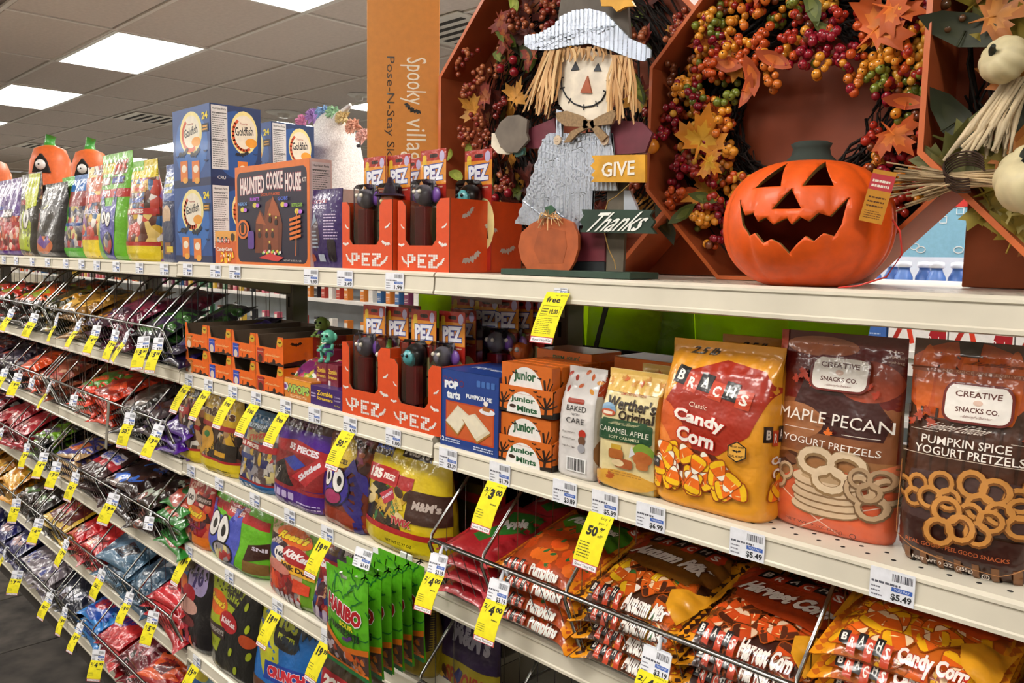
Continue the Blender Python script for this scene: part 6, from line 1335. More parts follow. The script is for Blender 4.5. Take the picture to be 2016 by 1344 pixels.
def d_135(A):
    A.rect(0, .72, 1, 1, 'd0b418'); A.rect(0, .84, .34, 1, '3a1c14'); A.text('SNICKERS', .18, .92, .28, .055, '3a5ad0', .06, .05, .1, 'e6e0e8', .03); A.rect(.45, .88, .8, 1, '2a1612'); A.text("M&M's", .62, .94, .3, .08, 'd8d0c8', .05); A.rect(0, .6, .68, .72, 'a01c20')
    blobs(A, 46, (.05, .22, .66, .58), 7, ['1c1814', '3a2a1c', 'c8a23a', 'd8b84a', '2a1a14', '2f6a3a', 'b8902a', '4a3420', 'd8c08a']); A.poly([(.3, .5), (.45, .6), (.5, .5), (.38, .42)], 'b83040'); A.text('SNICKERS', .4, .51, .14, .03, 'e0e0f0', .03, .6)
    A.rr(.08, .6, .5, .75, 'b8202a', .2); A.rr(.1, .615, .48, .735, 'a81c24', .2); A.text('135', .2, .675, .16, .09, 'efe8e0', .07); A.text('PIECES', .38, .67, .16, .05, 'efe8e0', .04); A.rect(.66, .34, 1, .62, '3a1c14'); A.text("M&M's", .84, .5, .24, .08, 'b8a8a0', .05); A.text('TWIX', .62, .32, .24, .07, 'b8303a', .05, out='e0d0b0', ow=.03)
    A.rect(0, 0, 1, .2, 'd0b818'); A.rect(0, .2, 1, .25, 'a82024'); A.text('NET WT 53.77 OZ', .6, .12, .3, .03, '3a3010', .02); A.text('(1524.4g)', .62, .06, .24, .03, '3a3010', .02)
S = 3
bag2('small dark bag with yellow bottom at the left of the third shelf middle section', 362, 412, 885, 762, S, MIXD, d_mm1, 61)
bag2('yellow topped chocolate candy bag on the third shelf', 410, 484, 938, 775, S, MIXD, d_mm2, 62)
b_ = bag2('clear candy bag with blue bottom marked 35 PIECES', 488, 562, 965, 810, S, MIXS, d_35, 63)
bag2('purple bag with red band marked 55 PIECES', 552, 656, 996, 815, S, '4a1c7e', d_skit, 64)
bag2('brown bag with a purple big-eyed spider and yellow circle', 652, 742, 1038, 850, S, '6a2816', d_spider, 65)
bag2('large yellow and brown chocolate bag marked 135 PIECES', 740, 893, 1090, 860, S, 'd0b418', d_135, 66, .12)
def d_r100(A): blobs(A, 30, (.05, .1, .9, .6), 8, ['a83a2a', '5a2a3a', '8a4a3a', 'c8602a', '3a1a1a']); logo(A, .4, .88, .5, .1, 'KitKat', 'e0b8a8', 'a82a28', rot=.3); A.ell(.25, .68, .2, .12, 'd8d0c8'); A.text('100', .25, .68, .26, .08, '2a1a14', .05); A.rect(.5, .66, .95, .76, '3a1c18'); A.text("HERSHEY'S", .74, .71, .4, .05, 'b8a8a0', .03); A.ell(.55, .5, .34, .1, 'd86a1c'); A.text("Reese's", .55, .5, .5, .1, 'e8c82a', .05, 0, .2, '4a2010', .04); A.rect(.5, 0, 1, .2, 'd8701c'); [A.line([(.5+.28*math.cos(t_), .32+.12*math.sin(t_)), (.5, .32)], .015, '8a1c5a') for t_ in np.linspace(0, 6.2, 9)]
def d_mon(A): A.rect(0, 0, 1, 1, '64b01e'); A.rect(.2, .88, .9, .99, '4a1c18'); A.poly([(0, .70), (.97, .64), (.97, .76), (0, .82)], 'a81c24'); A.rr(.36, .66, .70, .84, 'b82a30', .15); A.text('PIECES', .53, .75, .26, .06, 'efd8d0', .05); monster(A, .34, .36, .60, '4a55b8', '2a3498'); A.poly([(.75, .2), (.98, .3), (.98, .5), (.78, .42)], '3a1c14'); A.text('SNI', .9, .4, .14, .05, 'c8c0d0', .04); A.rect(.75, .08, .98, .22, '7a5a2a'); A.lines(.4, .04, .85, .08, 2, '1c3a10')
def d_160(A): A.rect(0, 0, 1, 1, '6a9a24'); A.rect(0, .1, .72, .95, 'c8a888'); blobs(A, 30, (.03, .05, .7, .36), 9, ['a82a28', 'd8502a', '6a2a28', '8a8080', 'c83a2a']); logo(A, .2, .68, .34, .1, "HERSHEY'S", 'c8b8b0', '3a2428', rot=.5); A.ell(.5, .8, .32, .11, 'd8601a'); A.text("Reese's", .5, .8, .5, .1, 'e8c82a', .05, .05, .2, '4a2010', .04); A.ell(.2, .56, .14, .09, '2a3a8a'); A.ell(.3, .55, .12, .09, 'e8e0d8'); A.text('160', .3, .55, .18, .06, '1c1a2a', .06); A.ell(.6, .6, .26, .11, 'a81c24'); A.text('KitKat', .6, .61, .4, .09, 'efe8e8', .05, 0, .2); A.rect(.35, .4, .9, .5, 'e0a82a'); A.text('Milk Duds', .62, .46, .5, .06, '2a140e', .05); A.ell(.3, .4, .24, .06, 'c8786a'); [A.rr(.26+.1*k, .02, .33+.1*k, .12, 'b8b0b8', .3) for k in range(5)]; A.poly([(.6, .2), (.85, .22), (.85, .34), (.6, .36)], 'd8482a')
def d_mm160(A): blobs(A, 36, (.05, .15, .95, .58), 10, ['8a1c28', 'a83038', '2a3a7a', 'd8a06a', '5a1a2a', 'c8c0c8', '3a1a2a']); A.rect(0, .62, 1, 1, '421a5e'); A.rect(0, .8, .4, 1, '7a5430'); A.text('TWIX', .2, .9, .3, .1, 'c84a3a', .06, 0, 0, 'e8d0b0', .02); A.rect(.45, .8, 1, 1, '221418'); A.text("M&M's", .72, .89, .44, .12, 'd8d0d0', .06); A.rect(0, .6, .8, .74, 'a81c28'); A.text('160', .2, .67, .3, .1, 'efe8e8', .07); A.text('PIECES', .6, .67, .3, .05, 'efe8e8', .04); A.rect(0, 0, 1, .16, '3f1c66'); [A.rr(.05+.14*k, .06, .13+.14*k, .2, 'b8a8c0', .3) for k in range(5)]
bag2('reddish candy bag with an orange oval logo at the left of the fourth shelf', 382, 432, 1095, 940, 4, MIXR, d_r100, 67)
bag2('lime green bag with a purple-blue monster mouth window on the fourth shelf', 428, 545, 1148, 958, 4, '64b01e', d_mon, 68, .11)
bag2('tan and green candy bag marked 160 with orange and red oval logos', 545, 652, 1205, 1008, 4, '6a9a24', d_160, 69)
bag2('purple and red candy bag marked 160 PIECES', 630, 748, 1240, 1050, 4, MIXR, d_mm160, 70)
bag2('yellow and brown candy bag in shadow right of the green hook bags', 785, 860, 1290, 1130, 4, '8a7412', lambda A: (A.rect(0, .3, 1, .7, '2a1612'), A.text("M&M's", .6, .5, .5, .14, 'a89a90', .05)), 71)
def d_b5(A): A.rect(0, 0, 1, 1, '1a171a'); A.rr(.35, .62, .85, .95, 'a89ac8', .4); A.text('70', .6, .78, .3, .16, '3a2a6a', .06, .3); A.poly([(.15, .6), (.3, .75), (.4, .98), (.2, .95)], '3f6aa0'); A.ell(.2, .68, .15, .08, 'c8601c'); A.ell(.42, .6, .18, .09, 'a81c28'); A.ell(.4, .46, .28, .09, 'c8988a'); A.ell(.4, .3, .26, .06, '6a2a2a'); blobs(A, 16, (.1, .05, .9, .22), 11, ['6a2a8a', 'a8283a', 'd8502a', '8a8088'])
def d_glow(A): A.rect(0, 0, 1, 1, '1a1a18'); A.poly([(0, .2), (0, 1), (.45, 1), (.75, .92), (.5, .6), (.3, .2)], '9aa81c'); A.poly([(.35, .95), (.7, .98), (.6, .72), (.4, .74)], '2a2424'); A.text('GLOW', .52, .9, .24, .06, '9aa82a', .03); A.text('IN THE', .52, .85, .12, .02, '9aa82a', .02); A.text('DARK', .52, .8, .24, .06, '9aa82a', .03); A.ell(.22, .68, .22, .12, 'd8601a'); A.text("Reese's", .22, .69, .34, .08, 'e8c82a', .05, -.1, .2, '4a2010', .04); A.ell(.5, .56, .18, .1, 'a81c24'); A.text('KitKat', .5, .56, .28, .06, 'e0d0d0', .04); A.rr(.1, .36, .45, .48, '3a2a28', .2); A.text("HERSHEY'S", .28, .42, .3, .05, 'a8a098', .03); [A.ell(x, y, .05, .03, '9aa81c', rot=1) for x, y in ((.8, .8), (.85, .6), (.6, .3), (.9, .35), (.7, .15))]; A.ell(.85, .48, .12, .06, 'a8401a')
def d_crunch(A): A.rect(0, 0, 1, 1, '1c66b0'); A.poly([(.05, .6), (.1, .95), (.4, .9), (.5, .5), (.3, .3)], 'b8b82a'); A.text('Butterfinger', .22, .68, .34, .07, '2a4ab0', .05, -.6, .1); A.rr(.36, .62, .7, .95, '1c1a1c', .25); A.text('100', .53, .84, .26, .12, 'b8c02a', .06); A.text('PIECES', .53, .72, .22, .05, 'b8c02a', .04); A.poly([(.3, .45), (.9, .55), (.9, .38), (.3, .28)], '1c3c9a'); A.text('CRUNCH', .6, .42, .5, .1, 'd82a3a', .07, .15, 0, 'e8e0e8', .04); A.bat(.75, .85, .2, '1a2a3a'); A.bat(.6, .68, .14, '1a2a3a'); A.rect(.55, .0, .95, .28, 'a8b8c8'); A.text('Nutrition Facts', .75, .25, .34, .03, '16181c', .02); A.lines(.58, .02, .92, .22, 7, '3a3c40'); A.rect(0, 0, .5, .25, '5a3420')
def d_225(A): blobs(A, 20, (.05, .1, .95, .5), 12, CH_); A.rect(0, .75, 1, 1, '3a2a14'); A.rr(.1, .6, .85, .8, 'b0202a', .2); A.text('225', .3, .7, .3, .12, 'efe8e0', .07); A.text('PIECES', .64, .7, .3, .07, 'efe8e0', .05)
bag2('black bag with lilac 70 badge and red oval on the fifth shelf', 366, 432, 1290, 1100, 5, '1a171a', d_b5, 72)
bag2('black and lime GLOW IN THE DARK candy bag', 428, 520, 1345, 1128, 5, '1a1a18', d_glow, 73)
bag2('bright blue bag marked 100 PIECES on the fifth shelf', 515, 645, 1395, 1180, 5, '1c66b0', d_crunch, 74, .11)
bag2('dark candy bag marked 225 PIECES cut by the bottom edge', 640, 770, 1470, 1300, 5, MIXD, d_225, 75, .11)
bag2('pale blue bag at the bottom left of the middle section', 374, 470, 1480, 1285, 6, '8ab0d0', lambda A: (A.rect(0, .55, 1, .75, '2a5a9a'), A.ell(.3, .85, .2, .1, 'd8c83a'), A.star(.7, .85, .1, 'e8e8f0', 8, .5)), 76)
# dark stock behind the standing bags
rd = random.Random(8)
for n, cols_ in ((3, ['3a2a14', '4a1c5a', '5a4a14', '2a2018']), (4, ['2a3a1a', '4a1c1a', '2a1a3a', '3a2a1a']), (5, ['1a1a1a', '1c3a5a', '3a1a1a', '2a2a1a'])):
    for k in range(7):
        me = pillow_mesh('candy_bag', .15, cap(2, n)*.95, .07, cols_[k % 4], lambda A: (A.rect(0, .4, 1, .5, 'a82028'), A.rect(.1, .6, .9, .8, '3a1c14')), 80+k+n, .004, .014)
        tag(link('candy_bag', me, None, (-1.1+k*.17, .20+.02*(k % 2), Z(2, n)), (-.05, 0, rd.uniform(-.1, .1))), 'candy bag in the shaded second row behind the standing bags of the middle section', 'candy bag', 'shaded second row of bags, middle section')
# hanging sour gummy bags on a hook
def d_har(A):
    A.rect(0, 0, 1, 1, '5ab01e'); 
    rr_ = random.Random(4)
    for k in range(22):
        x = rr_.choice((rr_.uniform(0, .3), rr_.uniform(.7, 1))) if k > 6 else rr_.uniform(0, 1); y = rr_.uniform(.72, .98) if k < 9 else rr_.uniform(.4, .9)
        P_ = [(x, y)]; a = rr_.uniform(0, 6.3)
        for j in range(4): a += rr_.uniform(-.8, .8); P_.append((P_[-1][0]+.07*math.cos(a), P_[-1][1]+.05*math.sin(a)))
        A.line(P_, .018, '1c6a2a')
    A.text('HARIBO', .51, .64, .74, .16, 'b01c24', .06, -.12, 0, 'efe8e8', .05); A.text('SOUR', .6, .505, .3, .05, 'd8d02a', .05, -.05, 0, '1c3a10', .03); A.text('VAMPIRE BATS', .52, .44, .66, .08, '1c2a1c', .04, -.1); A.bat(.62, .37, .12, '5a2a7a', .3)
    A.poly([(0, .4), (.5, .28), (1, .34), (1, .28), (.5, .22), (0, .34)], 'd8701c'); A.poly([(0, .34), (.5, .22), (1, .28), (1, .08), (0, .08)], '4a3430'); blobs(A, 18, (.05, .1, .9, .26), 13, ['d8d0d8', 'a83a1c', '6a4a48', 'c86a2a', 'b8a8b0'], .08); A.ell(.62, .2, .09, .05, 'd8601c'); A.rect(0, .04, 1, .08, 'd8701c'); A.rect(0, 0, 1, .05, '1c6a34')
hx, hz_ = -.083, Z(2, 3)+.003
hk = thing('display_hook', 'white plastic display hook carrying the green gummy bags', 'hook', (hx, 0, hz_)); m = MB(); m.tube([(0, -.005, -.01), (0, -.15, -.006), (0, -.165, .004), (0, -.168, .014)], .0036, mat('dcdcd8', 'plastic'), 8); m.obj('arm', hk); m = MB(); m.box(-.02, .02, -.008, -.004, -.03, .012, mat('dcdcd8', 'plastic'), .001); m.obj('clip_plate', hk)
meh = pillow_mesh('gummy_bag', .155, .205, .026, '5ab01e', d_har, 90, .002, .007)
wrd = ('front', 'second', 'third', 'fourth', 'fifth', 'sixth')
for k in range(6):
    o = link('gummy_bag', meh, None, (hx+.004*(k % 2), -.148+.026*k, hz_-.196), (.03, 0, .02*((k % 3)-1))); tag(o, 'bright green sour gummy bag, %s on the display hook' % wrd[k], 'candy bag', 'green gummy bags on the hook')
# ================================================================ right section, third shelf basket
BX1 = basket(1, 3, .036, WS-.01, (.036+.004, .19, .395, .80, WS-.014), 'wire basket on the third shelf of the right section')
BX2 = basket(1, 4, .004, WS-.01, (.008, .25, .50, .8), 'wire basket on the fourth shelf of the right section')
def lying(me, x, y, z, label, group=None, rot=(-1.35, 0, 0), name='candy_bag', cat='candy bag'):
    return tag(link(name, me, None, (x, y, z), rot), label, cat, group)
def cscatter(A, reg, n, seed, cols):
    cs = cols
    A.scatter(lambda x, y, r, l: A.corn(x, y, r.uniform(.13, .18), r.uniform(0, 6.3), l, r.choice(cs)), reg, n, seed, 30)
def d_lie(title, blob, cols, film_, edge='8a1c14'):
    def f(A):
        A.rect(0, 0, 1, 1, film_); A.poly([(0, 0), (.13, 0), (.09, .5), (.13, 1), (0, 1)], 'e8981a'); A.poly([(1, 0), (.88, 0), (.92, .5), (.88, 1), (1, 1)], 'e8981a')
        cscatter(A, (.13, .06, .88, .5), 46, 5, cols); cscatter(A, (.13, .8, .88, .96), 20, 6, cols)
        A.poly([(0, .3), (.12, .5), (.08, .75), (0, .8)], 'd8941c'); A.poly([(.92, .1), (.78, .2), (.74, .32), (.86, .4), (1, .5)], 'dc9a22')
        A.poly([(.10, .88), (.08, .7), (.2, .48), (.4, .42), (.8, .4), (.92, .55), (.93, .75), (.85, .9), (.5, .95)], blob); A.ell(.14, .72, .08, .2, 'a83a1c', rot=.3)
        tiles(A, .52, .80, .66, .13, -.03); A.text(title, .53, .6, .66, .13, 'e9e2da', .06, -.04, .1, edge, .035)
        tiles(A, .30, .13, .30, .075, 0); A.text(title, .66, .13, .36, .085, 'e9e2da', .05, 0, 0, edge, .03)
    return f
CC = [('ecae18', 'e0621a', 'f0d2a8')]; AM = [('d8601a', 'd8601a', '3a7a3a'), ('e8b81c', 'd8601a', 'efe6d8'), ('4a2414', 'd8601a', 'e6c8a0'), ('e8b81c', 'e8b81c', 'c8501a')]; HC = [('4a2010', 'c8481a', 'e2c0a0'), ('5a2a18', 'd8501a', 'e6c8a8')]
meA = pillow_mesh('autumn_mix_bag', .215, .24, .052, '6a3a1a', d_lie('Autumn Mix', '7a4a14', AM, '4a2a1a', '4a2410'), 101, .0025, .007, turn=True)
meH = pillow_mesh('harvest_corn_bag', .215, .24, .052, '6a2a14', d_lie('Harvest Corn', 'a83a14', HC, '3a1a12', '6a1c0c'), 102, .0025, .007, turn=True)
meC = pillow_mesh('candy_corn_pack', .215, .24, .052, 'b8601a', d_lie('Candy Corn', 'c84a18', CC, 'c8641c', 'c02818'), 103, .0025, .007, turn=True)
def d_pumps(A):
    A.rect(0, 0, 1, 1, 'a8441a'); A.poly([(0, 0), (.13, 0), (.09, .5), (.13, 1), (0, 1)], 'e0881a'); A.poly([(1, 0), (.88, 0), (.92, .5), (.88, 1), (1, 1)], 'e0881a')
    A.scatter(lambda x, y, r, l: (A.shape([(math.cos(t)*(1+.08*math.cos(t*8)), .85*math.sin(t)*(1+.08*math.cos(t*8))) for t in np.linspace(0, 2*PI, 20)[:-1]], x, y, .085, r.choice(('d8501a', 'e06a20', 'c84a18')), 0, l), A.shape(OVAL, x+.01, y+.04, .034, '2f6a34', r.uniform(0, 3), l+1)), (.12, .12, .88, .92), 44, 5, 8)
    A.poly([(.2, .9), (.22, .68), (.34, .6), (.42, .66), (.5, .58), (.64, .62), (.9, .54), (.94, .75), (.88, .95)], '4a8a1e'); A.text('Pumpkins', .56, .72, .56, .14, 'e6e4dc', .06, -.06, .1, '1c4a14', .03); tiles(A, .68, .9, .5, .1, -.04); tiles(A, .26, .10, .28, .07); A.text('Pumpkins', .62, .1, .34, .07, 'e6e4dc', .05)
meP = pillow_mesh('pumpkin_candy_bag', .2, .24, .052, 'a8441a', d_pumps, 104, .0025, .007, turn=True)
def d_app(A): A.rect(0, 0, 1, 1, 'a01c24'); A.rect(0, 0, 1, .1, 'c04a50'); A.poly([(.3, .3), (.5, .25), (.95, .6), (.9, .85), (.4, .75), (.5, .55)], '2a6a24'); A.text('Apple', .66, .6, .4, .16, 'e0dcd8', .06, .5, 0, '1c4a14', .02); A.rr(.1, .35, .26, .5, 'd8d0d0', .3)
meR = pillow_mesh('apple_gummy_bag', .145, .22, .03, 'a01c24', d_app, 105, .0025, .009, turn=True)
rd = random.Random(14); zs = Z(1, 3)
def stack(me, x, n, top, what, name, y0=-.035, dz_=None, grp=None, jit=.006, tl=-1.33, sec_=1, pos=''):
    dz_ = dz_ or (top-zs)/n
    for k in range(n):
        lvl = 'topmost' if k == n-1 else ('lowest' if k == 0 else ('second' if k == n-2 else 'middle'))
        lying(me, x+rd.uniform(-jit, jit), y0+.010*k/n+rd.uniform(-.004, .004), zs+.012+dz_*k, what % lvl, grp, (tl+rd.uniform(-.03, .05), rd.uniform(-.02, .02), rd.uniform(-.03, .03)), name)
stack(meR, .115, 4, H0-.53, '%s red apple gummy bag in the left compartment of the right basket', 'apple_gummy_bag', grp='red apple gummy bags')
stack(meP, .296, 4, H0-.52, '%s clear bag of candy pumpkins stacked in the wire basket', 'pumpkin_candy_bag', grp='candy pumpkin bags')
stack(meA, .502, 4, H0-.52, '%s Autumn Mix bag in the front stack', 'autumn_mix_bag', grp='autumn mix bags')
stack(meH, .705, 4, H0-.52, '%s Harvest Corn bag in the front stack', 'harvest_corn_bag', grp='harvest corn bags')
stack(meC, .918, 6, H0-.46, '%s Candy Corn pack in the tall front stack', 'candy_corn_pack', grp='candy corn packs')
stack(meC, 1.14, 5, H0-.49, '%s Candy Corn pack of the stack cut by the right edge', 'candy_corn_pack', grp='candy corn packs, right stack')
stack(meA, .53, 4, H0-.505, '%s Autumn Mix bag in the shaded back stack', 'autumn_mix_bag', .17, grp='autumn mix bags, back stack')
stack(meH, .74, 4, H0-.505, '%s Harvest Corn bag in the shaded back stack', 'harvest_corn_bag', .17, grp='harvest corn bags, back stack')
stack(meR, .12, 4, H0-.50, '%s red apple gummy bag in the shaded back stack', 'apple_gummy_bag', .15, grp='red apple gummy bags, back stack')
stack(meP, .30, 3, H0-.53, '%s candy pumpkin bag in the shaded back stack', 'pumpkin_candy_bag', .17, grp='candy pumpkin bags, back stack')
# fourth shelf of the right section
zs = Z(1, 4)
def d_mmd(A): A.rect(0, .55, 1, 1, '2a1a3a'); A.text("M&M's", .6, .8, .6, .2, '9a94a0', .05); A.rect(0, .25, 1, .55, '8a7a14'); A.text('SPOOKY', .55, .4, .6, .16, '8a2a1a', .04); blobs(A, 14, (.05, .05, .5, .5), 3, ['5a1a2a', '2a2a5a', 'c8a23a', '3a1a1a'])
bag2('dark chocolate candy bag with yellow band standing in the fourth shelf basket', 866, 985, 1330, 1205, 4, '2a1a2a', d_mmd, 110, .06, .05, sec_=1)
def d_dove(A): A.rect(0, 0, 1, 1, '3a1c24'); A.text('Dove', .5, .5, .7, .4, '8a7a80', .02, -.1, .2)
meD = pillow_mesh('chocolate_bag', .2, .2, .04, '3a1c24', d_dove, 111, .003, .009)
stack(meD, .36, 3, H0-.86, '%s dark plum chocolate bag lying in the fourth shelf basket', 'chocolate_bag', grp='dark plum chocolate bags')
q_ = at(1082, 1330, .02); o = link('candy_box', carton(.2, .16, .09, 'd8d0cc', Art(.2, .09).rect(0, 0, 1, .5, 'c8601c').ell(.3, .5, .2, .3, 'd8701c'), None, Art(.2, .16).rect(.0, .1, 1, 1, '8a3f14')).mesh('candy_box'), None, (.52, .02, zs+.012)); tag(o, 'white and orange carton cut by the bottom edge', 'carton')
# ================================================================ left sections: wire baskets of lying bags
rd = random.Random(33)
RAILS = {2: (61, 86, 146, 176, 217, 248, 271, 300, 332), 3: (6, 27, 55, 83, 116, 160, 238, 289, 336), 4: (75, 135, 186, 290, 338), 5: (71, 118, 177, 240, 271, 335), 6: (27, 86, 121, 180)}
RY = {2: (594, .1682), 3: (717, .344), 4: (832, .5735), 5: (948, .824), 6: (1065, .9636)}
def railx(n, px): return at(px, RY[n][0]+RY[n][1]*px, -.045).x
ordn = {2: 'second', 3: 'third', 4: 'fourth', 5: 'fifth', 6: 'bottom'}
for n in range(2, 7):
    ds = [railx(n, p) for p in RAILS[n]]
    for s_, (x0, x1) in ((3, (-2*WS+.015, -WS-.02)), (4, (-3*WS+.015, -2*WS-.015))):
        d_ = [d for d in ds if x0+.03 < d < x1-.03]+[x0+.004, x1-.004]
        if s_ == 4 and len(d_) < 4: d_ += [x0+.3, x0+.6, x0+.9]
        basket(s_, n, x0, x1, d_, 'long wire basket on the %s shelf of the %s section' % (ordn[n], {3: 'left', 4: 'far left'}[s_]))
def gen(base, c1, c2, c3='e0d8d0', word=None, wc='efe8e0', wbg=None, style=0):
    def f(A):
        if style == 0: A.poly([(.08, .15), (.1, .8), (.5, .9), (.92, .75), (.9, .2), (.5, .1)], c1); A.ell(.45, .5, .25, .16, c2, rot=.4); A.poly([(.6, .6), (.85, .7), (.8, .85), (.6, .8)], c3)
        elif style == 1: blobs(A, 26, (.1, .12, .9, .88), 4, [c1, c2, c3, base if isinstance(base, str) else c1], .13)
        elif style == 2: A.rect(0, .25, 1, .45, c1); A.rect(0, .6, 1, .85, c2); A.ell(.5, .5, .2, .1, c3)
        elif style == 3: A.poly([(0, .1), (.3, .3), (.2, .6), (.4, .9), (.6, .7), (1, .8), (1, .3), (.6, .15)], c1); A.poly([(.3, .3), (.5, .6), (.8, .5), (.6, .25)], c2); A.ell(.3, .7, .1, .08, c3)
        if word:
            if wbg: A.rr(.14, .40, .9, .64, wbg, .2)
            A.text(word, .52, .52, .66, .15, wc, .06, -.04, .1)
    return f
#  shelf, px0, px1 along the basket rail, height fraction, colours, label words
PILES = [
 (2, -190, -62, .85, gen('7a1c1c', '8a9a1c', '2a2a1a', 'a85a2a', style=1), '5a1c18', 'mixed red and lime bags at the left edge'),
 (3, -150, -22, .85, gen('3a2030', 'a8402a', '8a8488', '5a2a2a', style=1), '3a2230', 'mixed dark bags at the left edge'),
 (4, -130, -32, .9, gen('8a1c28', '3a3a5a', 'd8a09a', '1c1420', style=1), '7a1c26', 'mixed maroon bags at the left edge'),
 (5, -110, -22, .9, gen('b87014', '5a3a1a', 'd8a82a', '5a7a1c', style=1), 'a8701c', 'mixed ochre bags at the left edge'),
 (6, -100, -32, .9, gen('1c1c4a', '3a2a5a', '8a8088', 'a83a3a', style=1), '1d1d4c', 'mixed blue bags at the left edge'),
 (2, -60, 0, .9, gen('1c1c12', 'b8281c', '8a9a1c', '2a2a1a', style=3), '23240f', 'black bags with red and lime print'),
 (2, 0, 58, .95, gen('1c1a12', 'c8501c', '8aa01c', '1c1a12', style=3), '1d1b12', 'black bags with orange and green print'),
 (2, 60, 100, .95, gen('2a2a12', 'b8801c', '1c1a12', '6a8a1c', style=1), '3a3412', 'gold and green printed bags'),
 (2, 100, 150, 1.0, gen('9a6a1c', 'b8862a', 'd8a84a', '5a3a14', style=1), '8f6420', 'crinkled gold foil bags'),
 (2, 150, 182, .85, gen('3a2a6a', '2a3a9a', 'b8781c', 'c8c0d0', style=1), '4a2a3a', 'blue and gold bags'),
 (2, 182, 245, .95, gen('6a1430', '8a1c3a', '3a1430', 'd8c8d0', style=1), '641632', 'glossy plum red bags'),
 (2, 248, 296, .65, gen('1c2a14', '3a6a2a', '3a1a4a', '1a1a1a', style=3), '201c2a', 'dark green and purple bags'),
 (2, 300, 340, .5, gen('2a1a3a', '3a2a6a', '1a1420', '2a4a2a', style=3), '221634', 'dark violet bags at the basket end'),
 (3, -20, 26, .8, gen('2a2034', '3a2a4a', '8a8488', '5a2a2a', style=1), '2a2234', 'dark silver and violet bags'),
 (3, 27, 55, 1.0, gen('d8481c', 'e05a24', 'b02a18', '2a2024', style=3), 'd8481c', 'bright orange bags'),
 (3, 55, 86, .85, gen('a8503a', 'd8a88a', 'b03a3a', '5a2a2a', style=1), 'a05238', 'pale pink and tan bags'),
 (3, 118, 175, 1.05, gen('d83a1c', '4a8a2a', 'e04a20', 'c8301a', style=3), 'd83c1c', 'bright orange red bags with green tops'),
 (3, 160, 205, .95, gen('c83218', '8a2014', 'd84a20', '5a8a2a', style=3), 'cc3a1c', 'orange red bags leaning to the right'),
 (3, 206, 262, .85, gen('2a2622', '4a4440', '8a8078', '1c1a1a', style=1), '2c2824', 'dark wrapped sweets bags'),
 (3, 255, 292, .9, gen('5a4a4a', 'a89a9a', '5a2a1a', '3a1c5a', style=1), '4a3c40', 'silver brown bags'),
 (3, 292, 345, .85, gen('4a148a', '3a1070', '5a1c9a', '2a2a6a', style=0), '4a1488', 'bright purple bags'),
 (4, -30, 38, .95, gen('a81c28', 'b8303a', 'd8a09a', '8a1420', style=1), 'a41c28', 'shiny red bags'),
 (4, 36, 75, .95, gen('2a2a2a', '6a9a1c', '4a1c6a', '1c1c1c', style=3), '2a2a28', 'black and lime bags'),
 (4, 92, 135, 1.1, gen('c8a878', '3a3a8a', 'd8702a', 'e0c8a0', style=3), 'bf9c6c', 'tan caramel bags with blue labels'),
 (4, 136, 186, .95, gen('3a1c1c', 'a81c28', '2a1612', 'c8c0d8', word='SNICKERS', wc='3a5ad0', wbg='d8d0d8', style=2), '35191a', 'brown bags with a red and white word band'),
 (4, 186, 240, 1.05, gen('2a1612', '4a2a20', '3a6ac8', 'b8a8a0', style=1), '2a1814', 'dark brown wrapped chocolate bags'),
 (4, 240, 290, .95, gen('2a1612', '3a201a', 'a8b0a0', '8a4a3a', style=1), '27140f', 'dark brown bags in front of the green stack'),
 (4, 290, 345, 1.15, gen('2a7a2a', 'a83a24', '1c5a24', 'd8b0a0', style=0), '2c7a2c', 'green and orange red bags'),
 (5, -20, 18, 1.0, gen('d8941c', 'e0a82a', 'b87014', '5a7a1c', style=0), 'd8941c', 'orange yellow bags'),
 (5, 18, 75, .9, gen('241a18', '3a2a28', '4a7a3a', 'a89a98', style=1), '2a201d', 'dark bags with green specks'),
 (5, 73, 122, .95, gen('c8a02a', '5a1a1a', 'd8606a', '2a1a1a', style=0), 'c8a42a', 'yellow bags with dark oval windows'),
 (5, 118, 178, 1.05, gen('c01c24', 'd83a30', '6a1c1c', 'e8a06a', style=1), 'c01e26', 'scarlet bags'),
 (5, 172, 240, 1.1, gen('3a5a74', '5a7a94', '2a2024', 'c8d0d8', style=3), '3f6078', 'steel blue bags'),
 (5, 230, 272, .8, gen('2f4a60', '3f5f78', '24384a', 'c8d0d8', style=0), '35536c', 'steel blue bags at the divider'),
 (5, 272, 342, 1.0, gen('a8141c', 'c8202a', '7a1018', 'd8a02a', style=0), 'a8161f', 'deep red bags'),
 (6, -30, 30, .95, gen('1c1c5a', '2a2a7a', 'b08a8a', 'c8c0d0', style=1), '1d1d5c', 'navy blue bags'),
 (6, 30, 86, 1.0, gen('8a8088', 'c8c0c8', '3a2a5a', '2a3a8a', style=1), '7a7078', 'silver bags with blue labels'),
 (6, 88, 138, .8, gen('14182a', '1c2a4a', 'b8b8c8', '3a1a1a', style=1), '161a2c', 'near black navy bags'),
 (6, 136, 180, 1.0, gen('2a7ad0', '1c4aa8', 'c02a3a', 'c8d02a', style=0), '2f86d4', 'light blue bags with a red ball print'),
 (6, 178, 222, 1.0, gen('b81c24', 'c82a2a', '3a2a8a', 'd8b82a', style=0), 'b41e24', 'red bags with yellow and violet print'),
 (6, 220, 262, 1.05, gen('5a1420', 'c8a0a8', '8a1c2a', '1c1418', style=1), '681a26', 'dark red bags with pink silver patches'),
 (6, 258, 312, 1.1, gen('a8282a', 'd8582a', '5a1420', '1c1418', style=3), 'a02428', 'red and orange bags'),
 (6, 305, 350, 1.1, gen('b8301c', 'd8581c', '5a1420', 'd8a0a8', style=3), 'b2301e', 'orange red bags at the lower basket end'),
]
